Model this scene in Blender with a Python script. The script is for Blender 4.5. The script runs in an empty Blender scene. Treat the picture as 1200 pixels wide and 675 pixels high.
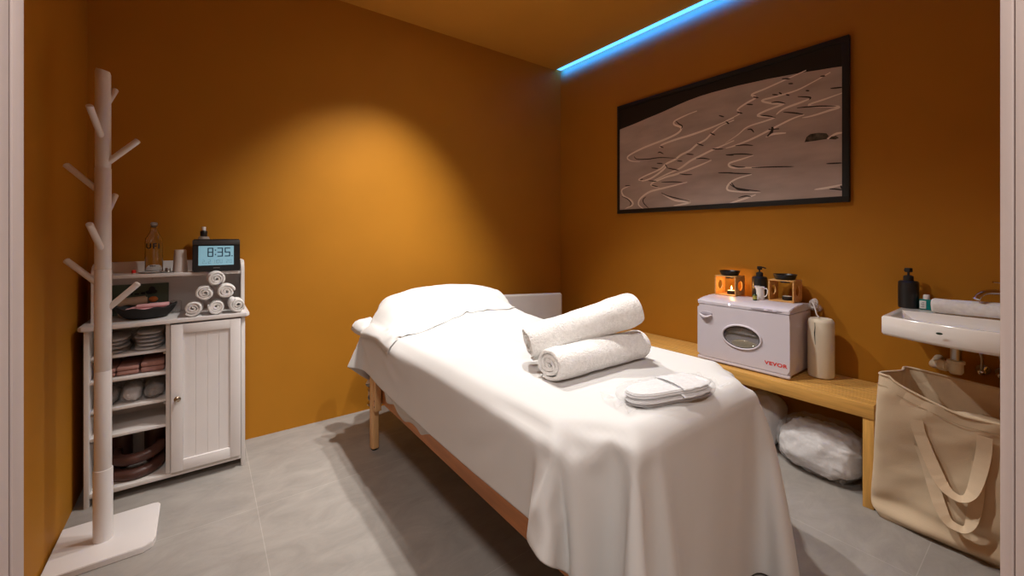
import bpy, bmesh, math, random
from mathutils import Vector, Matrix, noise
from mathutils.bvhtree import BVHTree
R = math.radians
SC = bpy.context.scene
COL = SC.collection
random.seed(11)

# ---------------------------------------------------------------- helpers
def lin(c):
    def f(v):
        v = v / 255.0
        return v / 12.92 if v <= 0.04045 else ((v + 0.055) / 1.055) ** 2.4
    return (f(c[0]), f(c[1]), f(c[2]), 1.0)

def material(name, rgb, rough=0.6, metal=0.0, vary=0.06, scale=8.0, bump=0.0, bscale=60.0,
             sheen=0.0, trans=0.0, ior=1.45, emit=None, estr=0.0, spec=0.5, coat=0.0, stretch=None, bdist=0.002):
    m = bpy.data.materials.new(name); m.use_nodes = True
    nt = m.node_tree; b = nt.nodes['Principled BSDF']
    base = rgb if len(rgb) == 4 else tuple(rgb) + (1.0,)
    tc = nt.nodes.new('ShaderNodeTexCoord')
    mp = nt.nodes.new('ShaderNodeMapping')
    if stretch: mp.inputs['Scale'].default_value = stretch
    nt.links.new(tc.outputs['Object'], mp.inputs['Vector'])
    n = nt.nodes.new('ShaderNodeTexNoise'); n.inputs['Scale'].default_value = scale; n.inputs['Detail'].default_value = 4
    nt.links.new(mp.outputs['Vector'], n.inputs['Vector'])
    r = nt.nodes.new('ShaderNodeValToRGB')
    r.color_ramp.elements[0].position = 0.3; r.color_ramp.elements[1].position = 0.7
    r.color_ramp.elements[0].color = tuple(max(0, c * (1 - vary)) for c in base[:3]) + (1,)
    r.color_ramp.elements[1].color = tuple(min(1, c * (1 + vary)) for c in base[:3]) + (1,)
    nt.links.new(n.outputs['Fac'], r.inputs['Fac'])
    nt.links.new(r.outputs['Color'], b.inputs['Base Color'])
    b.inputs['Roughness'].default_value = rough
    b.inputs['Metallic'].default_value = metal
    b.inputs['IOR'].default_value = ior
    b.inputs['Specular IOR Level'].default_value = spec
    b.inputs['Transmission Weight'].default_value = trans
    b.inputs['Sheen Weight'].default_value = sheen
    b.inputs['Coat Weight'].default_value = coat
    if emit:
        b.inputs['Emission Color'].default_value = tuple(emit[:3]) + (1,)
        b.inputs['Emission Strength'].default_value = estr
    if bump:
        n2 = nt.nodes.new('ShaderNodeTexNoise'); n2.inputs['Scale'].default_value = bscale; n2.inputs['Detail'].default_value = 5
        nt.links.new(mp.outputs['Vector'], n2.inputs['Vector'])
        bp = nt.nodes.new('ShaderNodeBump'); bp.inputs['Strength'].default_value = bump; bp.inputs['Distance'].default_value = bdist
        nt.links.new(n2.outputs['Fac'], bp.inputs['Height'])
        nt.links.new(bp.outputs['Normal'], b.inputs['Normal'])
    return m

class MB:
    """collects shapes into one mesh"""
    def __init__(s): s.bm = bmesh.new()
    def _xf(s, verts, M):
        for v in verts: v.co = M @ v.co
    def box(s, x0, x1, y0, y1, z0, z1, bev=0.0, seg=2, M=None):
        t = bmesh.new(); bmesh.ops.create_cube(t, size=1)
        for v in t.verts:
            v.co = Vector(((x0+x1)/2 + v.co.x*(x1-x0), (y0+y1)/2 + v.co.y*(y1-y0), (z0+z1)/2 + v.co.z*(z1-z0)))
        if bev: bmesh.ops.bevel(t, geom=list(t.edges), offset=bev, segments=seg, affect='EDGES', profile=0.5)
        s._merge(t, M); return s
    def _merge(s, t, M=None):
        if M is not None: bmesh.ops.transform(t, matrix=M, verts=t.verts)
        me = bpy.data.meshes.new('tmp'); t.to_mesh(me); t.free()
        s.bm.from_mesh(me); bpy.data.meshes.remove(me)
    def cyl(s, a, b, r0, r1=None, n=24, caps=True, bev=0.0):
        r1 = r0 if r1 is None else r1
        a = Vector(a); b = Vector(b); d = b - a; L = d.length
        t = bmesh.new()
        bmesh.ops.create_cone(t, cap_ends=caps, segments=n, radius1=r0, radius2=r1, depth=L)
        if bev:
            ed = [e for e in t.edges if abs(e.verts[0].co.z - e.verts[1].co.z) < 1e-6]
            bmesh.ops.bevel(t, geom=ed, offset=bev, segments=3, affect='EDGES')
        q = d.to_track_quat('Z', 'Y').to_matrix().to_4x4()
        s._merge(t, Matrix.Translation((a + b)/2) @ q); return s
    def tube(s, pts, r, n=10, closed=False, caps=True):
        pts = [Vector(p) for p in pts]; rings = []
        rr = r if isinstance(r, (list, tuple)) else [r]*len(pts)
        prev = None
        for i, p in enumerate(pts):
            if closed: d = pts[(i+1) % len(pts)] - pts[i-1]
            else: d = pts[min(i+1, len(pts)-1)] - pts[max(i-1, 0)]
            d.normalize()
            if prev is None:
                u = d.orthogonal().normalized()
            else:
                u = (prev - d*prev.dot(d))
                u = u.normalized() if u.length > 1e-6 else d.orthogonal().normalized()
            prev = u; w = d.cross(u)
            rings.append([s.bm.verts.new(p + (u*math.cos(2*math.pi*k/n) + w*math.sin(2*math.pi*k/n))*rr[i]) for k in range(n)])
        m = len(rings)
        for i in range(m if closed else m-1):
            A = rings[i]; B = rings[(i+1) % m]
            for k in range(n): s.bm.faces.new((A[k], A[(k+1) % n], B[(k+1) % n], B[k]))
        if not closed and caps:
            s.bm.faces.new(rings[0][::-1]); s.bm.faces.new(rings[-1])
        return s
    def lathe(s, prof, c=(0, 0, 0), n=32, sx=1.0, sy=1.0, M=None, closed=False):
        t = bmesh.new(); rings = []
        for r, z in prof:
            if r < 1e-6: rings.append([t.verts.new((0, 0, z))])
            else: rings.append([t.verts.new((r*sx*math.cos(2*math.pi*k/n), r*sy*math.sin(2*math.pi*k/n), z)) for k in range(n)])
        for A, B in zip(rings, rings[1:]):
            for k in range(n):
                q = [A[k % len(A)], A[(k+1) % len(A)], B[(k+1) % len(B)], B[k % len(B)]]
                q2 = []
                for v in q:
                    if v not in q2: q2.append(v)
                if len(q2) > 2: t.faces.new(q2)
        MM = Matrix.Translation(Vector(c))
        if M is not None: MM = M @ MM
        s._merge(t, MM); return s
    def prism(s, poly, z0, z1, axis='z', bev=0.0, M=None):
        """extrude a 2-D outline; axis says which way it is extruded"""
        def P(p, h):
            return {'z': (p[0], p[1], h), 'y': (p[0], h, p[1]), 'x': (h, p[0], p[1])}[axis]
        t = bmesh.new()
        a = [t.verts.new(P(p, z0)) for p in poly]; b = [t.verts.new(P(p, z1)) for p in poly]
        n = len(poly)
        f0 = t.faces.new(a[::-1]); f1 = t.faces.new(b)
        for k in range(n): t.faces.new((a[k], a[(k+1) % n], b[(k+1) % n], b[k]))
        bmesh.ops.recalc_face_normals(t, faces=t.faces)
        if bev:
            ed = [e for e in t.edges if (e.verts[0] in a) == (e.verts[1] in a)]
            bmesh.ops.bevel(t, geom=ed, offset=bev, segments=2, affect='EDGES')
        s._merge(t, M); return s
    def grid(s, fn, nu, nv, closeu=False):
        g = [[s.bm.verts.new(fn(i/nu, j/nv)) for i in range(nu if closeu else nu+1)] for j in range(nv+1)]
        for j in range(nv):
            for i in range(nu):
                i2 = (i+1) % nu if closeu else i+1
                s.bm.faces.new((g[j][i], g[j][i2], g[j+1][i2], g[j+1][i]))
        return g
    def ball(s, c, rx, ry=None, rz=None, nu=24, nv=16, p=1.0, M=None):
        ry = rx if ry is None else ry; rz = rx if rz is None else rz
        t = bmesh.new(); bmesh.ops.create_uvsphere(t, u_segments=nu, v_segments=nv, radius=1)
        f = lambda a: math.copysign(abs(a)**p, a)
        for v in t.verts: v.co = Vector((rx*f(v.co.x), ry*f(v.co.y), rz*f(v.co.z)))
        MM = Matrix.Translation(Vector(c))
        if M is not None: MM = MM @ M
        s._merge(t, MM); return s
    def displace(s, amp, freq, seed=0.0, fn=None):
        s.bm.normal_update()
        for v in s.bm.verts:
            k = noise.fractal(v.co*freq + Vector((seed, seed*1.7, 0)), 0.8, 2.0, 3)
            v.co += v.normal*k*amp
        return s
    def build(s, name, mat, parent=None, smooth=True, angle=40, subd=0, solid=0.0, recalc=True, weld=False):
        if weld: bmesh.ops.remove_doubles(s.bm, verts=s.bm.verts, dist=1e-5)
        if recalc: bmesh.ops.recalc_face_normals(s.bm, faces=s.bm.faces)
        me = bpy.data.meshes.new(name); s.bm.to_mesh(me); s.bm.free()
        if smooth:
            me.polygons.foreach_set('use_smooth', [True]*len(me.polygons))
            if angle < 180: me.set_sharp_from_angle(angle=R(angle))
        mats = mat if isinstance(mat, (list, tuple)) else [mat]
        for m in mats: me.materials.append(m)
        o = bpy.data.objects.new(name, me); COL.objects.link(o)
        if parent: o.parent = parent
        if solid:
            md = o.modifiers.new('solid', 'SOLIDIFY'); md.thickness = solid; md.offset = 0
        if subd:
            md = o.modifiers.new('sub', 'SUBSURF'); md.levels = subd; md.render_levels = subd
        return o

def tag(o, label, cat, group=None):
    o['label'] = label; o['category'] = cat
    if group: o['group'] = group
    return o
def thing(name, label, cat, loc=(0, 0, 0), rz=0.0, group=None):
    o = bpy.data.objects.new(name, None); COL.objects.link(o)
    o.empty_display_size = 0.05
    o.location = loc; o.rotation_euler = (0, 0, rz)
    return tag(o, label, cat, group)
def struct(o):
    o['kind'] = 'structure'; return o
def copy_tree(o, parent=None):
    c = o.copy(); COL.objects.link(c); c.parent = parent
    for ch in list(o.children): copy_tree(ch, c)
    return c
def textmesh(body, size, extrude=0.0003, align='CENTER', bold=0.0, spacing=1.0):
    cu = bpy.data.curves.new('txt', 'FONT'); cu.body = body; cu.size = size; cu.extrude = extrude
    cu.align_x = align; cu.align_y = 'CENTER'; cu.offset = bold; cu.space_character = spacing
    ob = bpy.data.objects.new('txt', cu); COL.objects.link(ob)
    dg = bpy.context.evaluated_depsgraph_get(); dg.update()
    me = bpy.data.meshes.new_from_object(ob.evaluated_get(dg))
    bm = bmesh.new(); bm.from_mesh(me)
    bpy.data.objects.remove(ob); bpy.data.curves.remove(cu); bpy.data.meshes.remove(me)
    return bm
def frame_yz(nx):
    """text lying in xy -> standing in the yz plane, read from the -x side"""
    return Matrix(((0, 0, -1, 0), (-1, 0, 0, 0), (0, 1, 0, 0), (0, 0, 0, 1)))
FR_XZ = Matrix(((1, 0, 0, 0), (0, 0, -1, 0), (0, 1, 0, 0), (0, 0, 0, 1)))   # read from the -y side

# ---------------------------------------------------------------- materials
WALL = material('ochre_paint', (0.44, 0.184, 0.018), rough=0.6, vary=0.04, scale=3, bump=0.12, bscale=220, spec=0.14, bdist=0.001)
CEIL = material('ceiling_paint', (0.60, 0.27, 0.035), rough=0.8, vary=0.03, scale=2, spec=0.2)
WHITE = material('white_lacquer', (0.74, 0.71, 0.70), rough=0.35, vary=0.02)
WHITE2 = material('white_board', (0.72, 0.69, 0.67), rough=0.45, vary=0.03, scale=5)
SHEET = material('sheet_cotton', (0.60, 0.59, 0.578), rough=0.9, vary=0.015, scale=6, bump=0.25, bscale=500, sheen=0.2, spec=0.15, bdist=0.0006)
TERRY = material('terry_towel', (0.88, 0.87, 0.85), rough=1.0, vary=0.07, scale=90, bump=1.0, bscale=170, sheen=0.4, spec=0.05, bdist=0.006)
TERRY2 = material('small_terry', (0.80, 0.79, 0.78), rough=1.0, vary=0.06, scale=80, bump=0.8, bscale=500, sheen=0.3, spec=0.05, bdist=0.002)
WOODT = material('table_wood', (0.50, 0.20, 0.060), rough=0.45, vary=0.18, scale=7, stretch=(6, 0.6, 6), bump=0.05, bscale=60)
WOODL = material('leg_wood', (0.62, 0.36, 0.16), rough=0.45, vary=0.14, scale=14, stretch=(6, 6, 0.6), bump=0.05, bscale=60)
BENCH = material('bench_pine', (0.62, 0.34, 0.085), rough=0.5, vary=0.2, scale=9, stretch=(7, 0.5, 7), bump=0.06, bscale=70)
BURN = material('burner_bamboo', (0.66, 0.36, 0.12), rough=0.5, vary=0.15, scale=25, stretch=(3, 1, 6))
VINYL = material('cream_vinyl', (0.55, 0.50, 0.42), rough=0.5)
BLACK = material('black_plastic', (0.012, 0.012, 0.013), rough=0.35)
BLACKM = material('black_matte', (0.016, 0.015, 0.015), rough=0.75)
CHROME = material('chrome', (0.75, 0.75, 0.76), rough=0.12, metal=1.0, vary=0.01)
STEEL = material('brushed_steel', (0.55, 0.54, 0.52), rough=0.3, metal=1.0, vary=0.05)
BRASS = material('knob_metal', (0.45, 0.38, 0.30), rough=0.25, metal=1.0)
APPL = material('warmer_plastic', (0.64, 0.60, 0.66), rough=0.35, vary=0.01)
APPL2 = material('warmer_grey_plastic', (0.42, 0.39, 0.45), rough=0.4, vary=0.02)
CERAM = material('white_ceramic', (0.80, 0.77, 0.74), rough=0.12, vary=0.01, coat=0.3)
CANVAS = material('beige_canvas', (0.60, 0.475, 0.33), rough=0.9, vary=0.05, scale=5, bump=0.35, bscale=380, spec=0.15, sheen=0.1, bdist=0.001)
CANVAS2 = material('beige_webbing', (0.66, 0.525, 0.37), rough=0.9, vary=0.05, scale=20, bump=0.4, bscale=500, spec=0.15, bdist=0.001)
CREAM = material('cream_paper', (0.74, 0.66, 0.52), rough=0.9, vary=0.03, scale=5, bump=0.2, bscale=120)
GREYFAB = material('pale_grey_fabric', (0.60, 0.56, 0.54), rough=0.9, vary=0.03, bump=0.15, bscale=300)
RED = material('red_print', (0.65, 0.03, 0.02), rough=0.5)
PINK = material('pink_cloth', (0.72, 0.40, 0.42), rough=0.95, vary=0.08, scale=30, bump=0.3, bscale=200)
DPINK = material('dusty_pink_towel', (0.36, 0.19, 0.16), rough=0.95, vary=0.12, scale=30, bump=0.5, bscale=250)
BEIGE = material('beige_cloth', (0.60, 0.50, 0.36), rough=0.95, vary=0.06, bump=0.3, bscale=200)
ORANGE = material('orange_cloth', (0.62, 0.20, 0.05), rough=0.9)
GREEN = material('dark_green_card', (0.10, 0.145, 0.105), rough=0.6, vary=0.1, scale=12)
DGREEN = material('bottle_green_print', (0.02, 0.05, 0.03), rough=0.6)
BROWN = material('brown_leather', (0.075, 0.030, 0.022), rough=0.42, vary=0.15, scale=10, bump=0.1, bscale=120)
TEAL = material('teal_liquid', (0.0, 0.20, 0.17), rough=0.15, vary=0.03)
PAPER = material('label_paper', (0.70, 0.70, 0.70), rough=0.6)
WAX = material('candle_wax', (0.80, 0.74, 0.62), rough=0.5)
SNOW = material('snow_print', (0.47, 0.385, 0.345), rough=0.55, vary=0.16, scale=3.0, stretch=(1, 1.2, 4))
SKYB = material('black_print', (0.010, 0.007, 0.006), rough=0.6)
TRKW = material('light_print', (0.88, 0.79, 0.72), rough=0.55)
TRKD = material('dark_print', (0.035, 0.025, 0.022), rough=0.6)
FRAMEB = material('black_frame', (0.010, 0.009, 0.008), rough=0.5)
JAMB = material('jamb_paint', (0.56, 0.465, 0.435), rough=0.5, vary=0.07, scale=14, stretch=(5, 5, 0.15), bump=0.12, bscale=30)
CORR = material('corridor_paint', (0.6, 0.57, 0.54), rough=0.8)
SLIP = material('slipper_cotton', (0.66, 0.65, 0.655), rough=0.95, vary=0.03, bump=0.3, bscale=260, sheen=0.2)
SOLE = material('slipper_sole', (0.20, 0.18, 0.17), rough=0.7)
FLAME = material('candle_flame', (1, 0.6, 0.2), emit=(1, 0.55, 0.18), estr=14.0)

def glass(name, rgb=(1, 1, 1), rough=0.0, ior=1.45):
    m = bpy.data.materials.new(name); m.use_nodes = True
    nt = m.node_tree; b = nt.nodes['Principled BSDF']
    n = nt.nodes.new('ShaderNodeTexNoise'); n.inputs['Scale'].default_value = 5
    mr = nt.nodes.new('ShaderNodeMapRange'); mr.inputs['To Min'].default_value = rough; mr.inputs['To Max'].default_value = rough + 0.04
    nt.links.new(n.outputs['Fac'], mr.inputs['Value']); nt.links.new(mr.outputs['Result'], b.inputs['Roughness'])
    b.inputs['Base Color'].default_value = tuple(rgb) + (1,)
    b.inputs['Transmission Weight'].default_value = 1.0; b.inputs['IOR'].default_value = ior
    return m
GLASS = glass('clear_glass', (0.97, 0.98, 0.98))
SMOKE = None
def film(name, alpha, rgb=(0.9, 0.9, 0.92), rough=0.12):
    """thin clear plastic: mostly see-through with glossy highlights"""
    m = bpy.data.materials.new(name); m.use_nodes = True
    nt = m.node_tree; b = nt.nodes['Principled BSDF']
    n = nt.nodes.new('ShaderNodeTexNoise'); n.inputs['Scale'].default_value = 26; n.inputs['Detail'].default_value = 6
    mr = nt.nodes.new('ShaderNodeMapRange'); mr.inputs['To Min'].default_value = alpha*0.4; mr.inputs['To Max'].default_value = alpha*1.6
    nt.links.new(n.outputs['Fac'], mr.inputs['Value']); nt.links.new(mr.outputs['Result'], b.inputs['Alpha'])
    bp = nt.nodes.new('ShaderNodeBump'); bp.inputs['Strength'].default_value = 0.9; bp.inputs['Distance'].default_value = 0.01
    nt.links.new(n.outputs['Fac'], bp.inputs['Height']); nt.links.new(bp.outputs['Normal'], b.inputs['Normal'])
    b.inputs['Base Color'].default_value = tuple(rgb) + (1,); b.inputs['Roughness'].default_value = rough
    b.inputs['Specular IOR Level'].default_value = 1.0
    return m
SMOKE = film('tinted_window', 0.28, (0.10, 0.09, 0.05), 0.05)
FILM = film('clear_plastic_film', 0.22)

# floor: pale cement tiles with faint joints and darker scratches
FLOOR = bpy.data.materials.new('cement_tile'); FLOOR.use_nodes = True
def _floor():
    nt = FLOOR.node_tree; b = nt.nodes['Principled BSDF']; N = nt.nodes.new; L = nt.links.new
    geo = N('ShaderNodeNewGeometry')
    mp = N('ShaderNodeMapping'); mp.inputs['Location'].default_value = (-0.17, -0.287, 0)
    L(geo.outputs['Position'], mp.inputs['Vector'])
    br = N('ShaderNodeTexBrick'); br.offset = 0; br.squash = 1
    br.inputs['Scale'].default_value = 1.0; br.inputs['Brick Width'].default_value = 0.833; br.inputs['Row Height'].default_value = 0.833
    br.inputs['Mortar Size'].default_value = 0.0016; br.inputs['Mortar Smooth'].default_value = 0.4
    br.inputs['Color1'].default_value = (0.305, 0.284, 0.262, 1); br.inputs['Color2'].default_value = (0.292, 0.272, 0.251, 1)
    br.inputs['Mortar'].default_value = (0.38, 0.355, 0.33, 1)
    L(mp.outputs['Vector'], br.inputs['Vector'])
    n1 = N('ShaderNodeTexNoise'); n1.inputs['Scale'].default_value = 7.0; n1.inputs['Detail'].default_value = 10; n1.inputs['Roughness'].default_value = 0.68
    n1.inputs['Distortion'].default_value = 0.6
    mp2 = N('ShaderNodeMapping'); mp2.inputs['Rotation'].default_value = (0, 0, R(-35)); mp2.inputs['Scale'].default_value = (0.8, 1.5, 1)
    L(geo.outputs['Position'], mp2.inputs['Vector']); L(mp2.outputs['Vector'], n1.inputs['Vector'])
    r1 = N('ShaderNodeValToRGB'); r1.color_ramp.elements[0].position = 0.33; r1.color_ramp.elements[1].position = 0.68
    r1.color_ramp.elements[0].color = (0.86, 0.855, 0.85, 1); r1.color_ramp.elements[1].color = (1.12, 1.115, 1.11, 1)
    L(n1.outputs['Fac'], r1.inputs['Fac'])
    mx = N('ShaderNodeMix'); mx.data_type = 'RGBA'; mx.blend_type = 'MULTIPLY'; mx.inputs['Factor'].default_value = 1
    L(br.outputs['Color'], mx.inputs['A']); L(r1.outputs['Color'], mx.inputs['B'])
    n2 = N('ShaderNodeTexNoise'); n2.inputs['Scale'].default_value = 13; n2.inputs['Detail'].default_value = 12; n2.inputs['Roughness'].default_value = 0.75; n2.inputs['Distortion'].default_value = 1.4
    L(mp2.outputs['Vector'], n2.inputs['Vector'])
    r2 = N('ShaderNodeValToRGB'); r2.color_ramp.elements[0].position = 0.26; r2.color_ramp.elements[1].position = 0.34
    r2.color_ramp.elements[0].color = (0.62, 0.60, 0.58, 1); r2.color_ramp.elements[1].color = (1, 1, 1, 1)
    e = r2.color_ramp.elements.new(0.70); e.color = (1, 1, 1, 1)
    e = r2.color_ramp.elements.new(0.76); e.color = (1.22, 1.22, 1.21, 1)
    L(n2.outputs['Fac'], r2.inputs['Fac'])
    mx2 = N('ShaderNodeMix'); mx2.data_type = 'RGBA'; mx2.blend_type = 'MULTIPLY'; mx2.inputs['Factor'].default_value = 1
    L(mx.outputs['Result'], mx2.inputs['A']); L(r2.outputs['Color'], mx2.inputs['B'])
    L(mx2.outputs['Result'], b.inputs['Base Color'])
    b.inputs['Roughness'].default_value = 0.55; b.inputs['Specular IOR Level'].default_value = 0.3
    bp = N('ShaderNodeBump'); bp.inputs['Strength'].default_value = 0.12; bp.inputs['Distance'].default_value = 0.002
    L(n1.outputs['Fac'], bp.inputs['Height']); L(bp.outputs['Normal'], b.inputs['Normal'])
_floor()

# ---------------------------------------------------------------- room shell
XL, XR, YB, YF, ZC = -0.425, 2.495, 2.636, -0.25, 2.53
SY, CY = math.sin(R(36.7)), math.cos(R(36.7))
def diag(l, d=0.38):           # point on the slanted entrance wall: l to the side, d in front of the doorway centre
    return (d*SY + l*CY, d*CY - l*SY)
A = diag((XL - 0.38*SY)/CY)    # meets the left wall
B = diag((0.38*CY - YF)/SY)    # meets the front wall
cor = [(-2.2, -0.25), (-0.2, -2.2)]
m = MB(); m.box(-2.4, XR+0.1, -2.4, YB+0.1, -0.06, 0.0)
struct(m.build('floor', FLOOR, smooth=False))
m = MB(); m.box(XL-0.1, 2.43, YF-0.6, YB+0.1, ZC, ZC+0.08); m.box(2.43, XR+0.1, YF-0.6, YB+0.1, ZC+0.035, ZC+0.08)
struct(m.build('ceiling', CEIL, smooth=False))
m = MB(); m.box(XL-0.1, XR+0.1, YB, YB+0.1, 0, ZC+0.06); struct(m.build('wall_back', WALL, smooth=False))
m = MB(); m.box(XL-0.1, XL, A[1]-0.05, YB, 0, ZC+0.06); struct(m.build('wall_left', WALL, smooth=False))
m = MB(); m.box(XR, XR+0.1, YF-0.1, YB, 0, ZC+0.06); struct(m.build('wall_right', WALL, smooth=False))
m = MB(); m.box(B[0]-0.02, XR, YF-0.1, YF, 0, ZC+0.06); struct(m.build('wall_front', WALL, smooth=False))
# slanted entrance wall in its own frame (local x = sideways, local y = into the room)
MD = Matrix.Translation((diag(0)[0], diag(0)[1], 0)) @ Matrix(((CY, SY, 0, 0), (-SY, CY, 0, 0), (0, 0, 1, 0), (0, 0, 0, 1)))
lA = (XL - 0.38*SY)/CY; lB = (0.38*CY - YF)/SY
m = MB()
m.box(lA-0.1, -0.50, -0.12, -0.012, 0, ZC+0.06, M=MD); m.box(0.50, lB+0.1, -0.12, -0.012, 0, ZC+0.06, M=MD)
m.box(-0.50, 0.50, -0.12, -0.012, 2.14, ZC+0.06, M=MD)
struct(m.build('wall_entrance', WALL, smooth=False))
for nm, s in (('trim_1', -1), ('trim_2', 1)):       # door lining with a rebate, and architrave
    m = MB()
    def bx(a, b, *k, **kw):
        m.box(min(a*s, b*s), max(a*s, b*s), *k, **kw)
    bx(0.4495, 0.50, -0.0095, 0.0, 0, 2.13, bev=0.001, M=MD)
    bx(0.4560, 0.50, -0.0120, -0.0090, 0, 2.13, M=MD)
    bx(0.4495, 0.50, -0.030, -0.0115, 0, 2.13, bev=0.001, M=MD)
    bx(0.4535, 0.50, -0.125, -0.028, 0, 2.13, bev=0.002, M=MD)
    bx(0.4500, 0.458, -0.052, -0.046, 0, 2.13, bev=0.001, M=MD)
    struct(m.build(nm, JAMB))
m = MB(); m.box(-0.50, 0.50, -0.125, 0.0, 2.10, 2.15, bev=0.002, M=MD); struct(m.build('trim_3', JAMB))
# corridor behind the camera
m = MB(); m.box(-1.9, 2.3, -1.75, -1.7, 0, 2.5, M=MD); m.box(-1.95, -1.9, -1.75, -0.12, 0, 2.5, M=MD); m.box(2.3, 2.35, -1.75, -0.12, 0, 2.5, M=MD)
m.box(-1.9, lA-0.05, -0.17, -0.12, 0, 2.5, M=MD); m.box(lB+0.05, 2.3, -0.17, -0.12, 0, 2.5, M=MD)
struct(m.build('wall_corridor', CORR, smooth=False))
m = MB(); m.box(-1.9, 2.3, -1.75, -0.12, 2.5, 2.55, M=MD); struct(m.build('ceiling_corridor', CORR, smooth=False))

# blue LED strip set in the slot where ceiling meets right wall
LED = material('blue_led', (0.1, 0.5, 1.0), emit=(0.012, 0.30, 1.0), estr=1.0)
def _led():
    b = LED.node_tree.nodes['Principled BSDF']
    b.inputs['Emission Color'].default_value = (0.15, 0.55, 1.0, 1); b.inputs['Emission Strength'].default_value = LED_STR
LED_STR = 0.75
_led()
t = thing('led_strip', 'glowing blue light strip set in the ceiling edge above the framed picture', 'light strip', (2.4625, 1.0, ZC+0.012))
m = MB(); m.box(-0.030, 0.030, YF-1.0+0.02, YB-1.0-0.005, -0.004, 0.004); m.build('diffuser', LED, t, smooth=False)
m = MB(); m.box(-0.0315, 0.0315, YF-1.0+0.015, YB-1.0-0.002, 0.005, 0.022); m.build('channel', STEEL, t, smooth=False)

ld = bpy.data.lights.new('led_tape', 'AREA'); ld.shape = 'RECTANGLE'; ld.size = 2.85; ld.size_y = 0.005; ld.energy = 10; ld.spread = R(95); ld.color = (0.0, 0.055, 1.0)
lo = bpy.data.objects.new('lamp', ld); COL.objects.link(lo); lo.parent = t
lo.location = (-0.024, 0.19, -0.011); lo.rotation_euler = Matrix(((0, -0.34, -0.94), (1, 0, 0), (0, -0.94, 0.34))).to_euler()

# recessed ceiling spots (real lamps, above the frame)
SPOTM = material('lamp_glow', (1, 1, 1), emit=(1, 0.86, 0.68), estr=18)
def downlight(x, y, e, label, cone=100, blend=0.9, aim=(0, 0, 0), z=ZC, col=(1, 0.965, 0.915), rad=0.03):
    t = thing('ceiling_spotlight', label, 'ceiling light', (x, y, z))
    m = MB(); m.lathe([(0.032, 0.0), (0.032, -0.004), (0.046, -0.004), (0.048, 0.0)], n=32); m.build('trim_ring', WHITE, t)
    m = MB(); m.lathe([(0.0, -0.001), (0.031, -0.001)], n=32); m.build('lens', SPOTM, t)
    ld = bpy.data.lights.new('spot', 'SPOT'); ld.energy = e; ld.spot_size = R(cone); ld.spot_blend = blend
    ld.shadow_soft_size = rad; ld.color = col
    lo = bpy.data.objects.new('lamp', ld); COL.objects.link(lo); lo.parent = t
    lo.location = (0, 0, -0.03 - rad*0)
    d = Vector((aim[0]-x, aim[1]-y, aim[2]-z)); lo.rotation_euler = d.to_track_quat('-Z', 'Y').to_euler()
    return t
SHEET_NX, SHEET_NY = 61, 112
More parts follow.
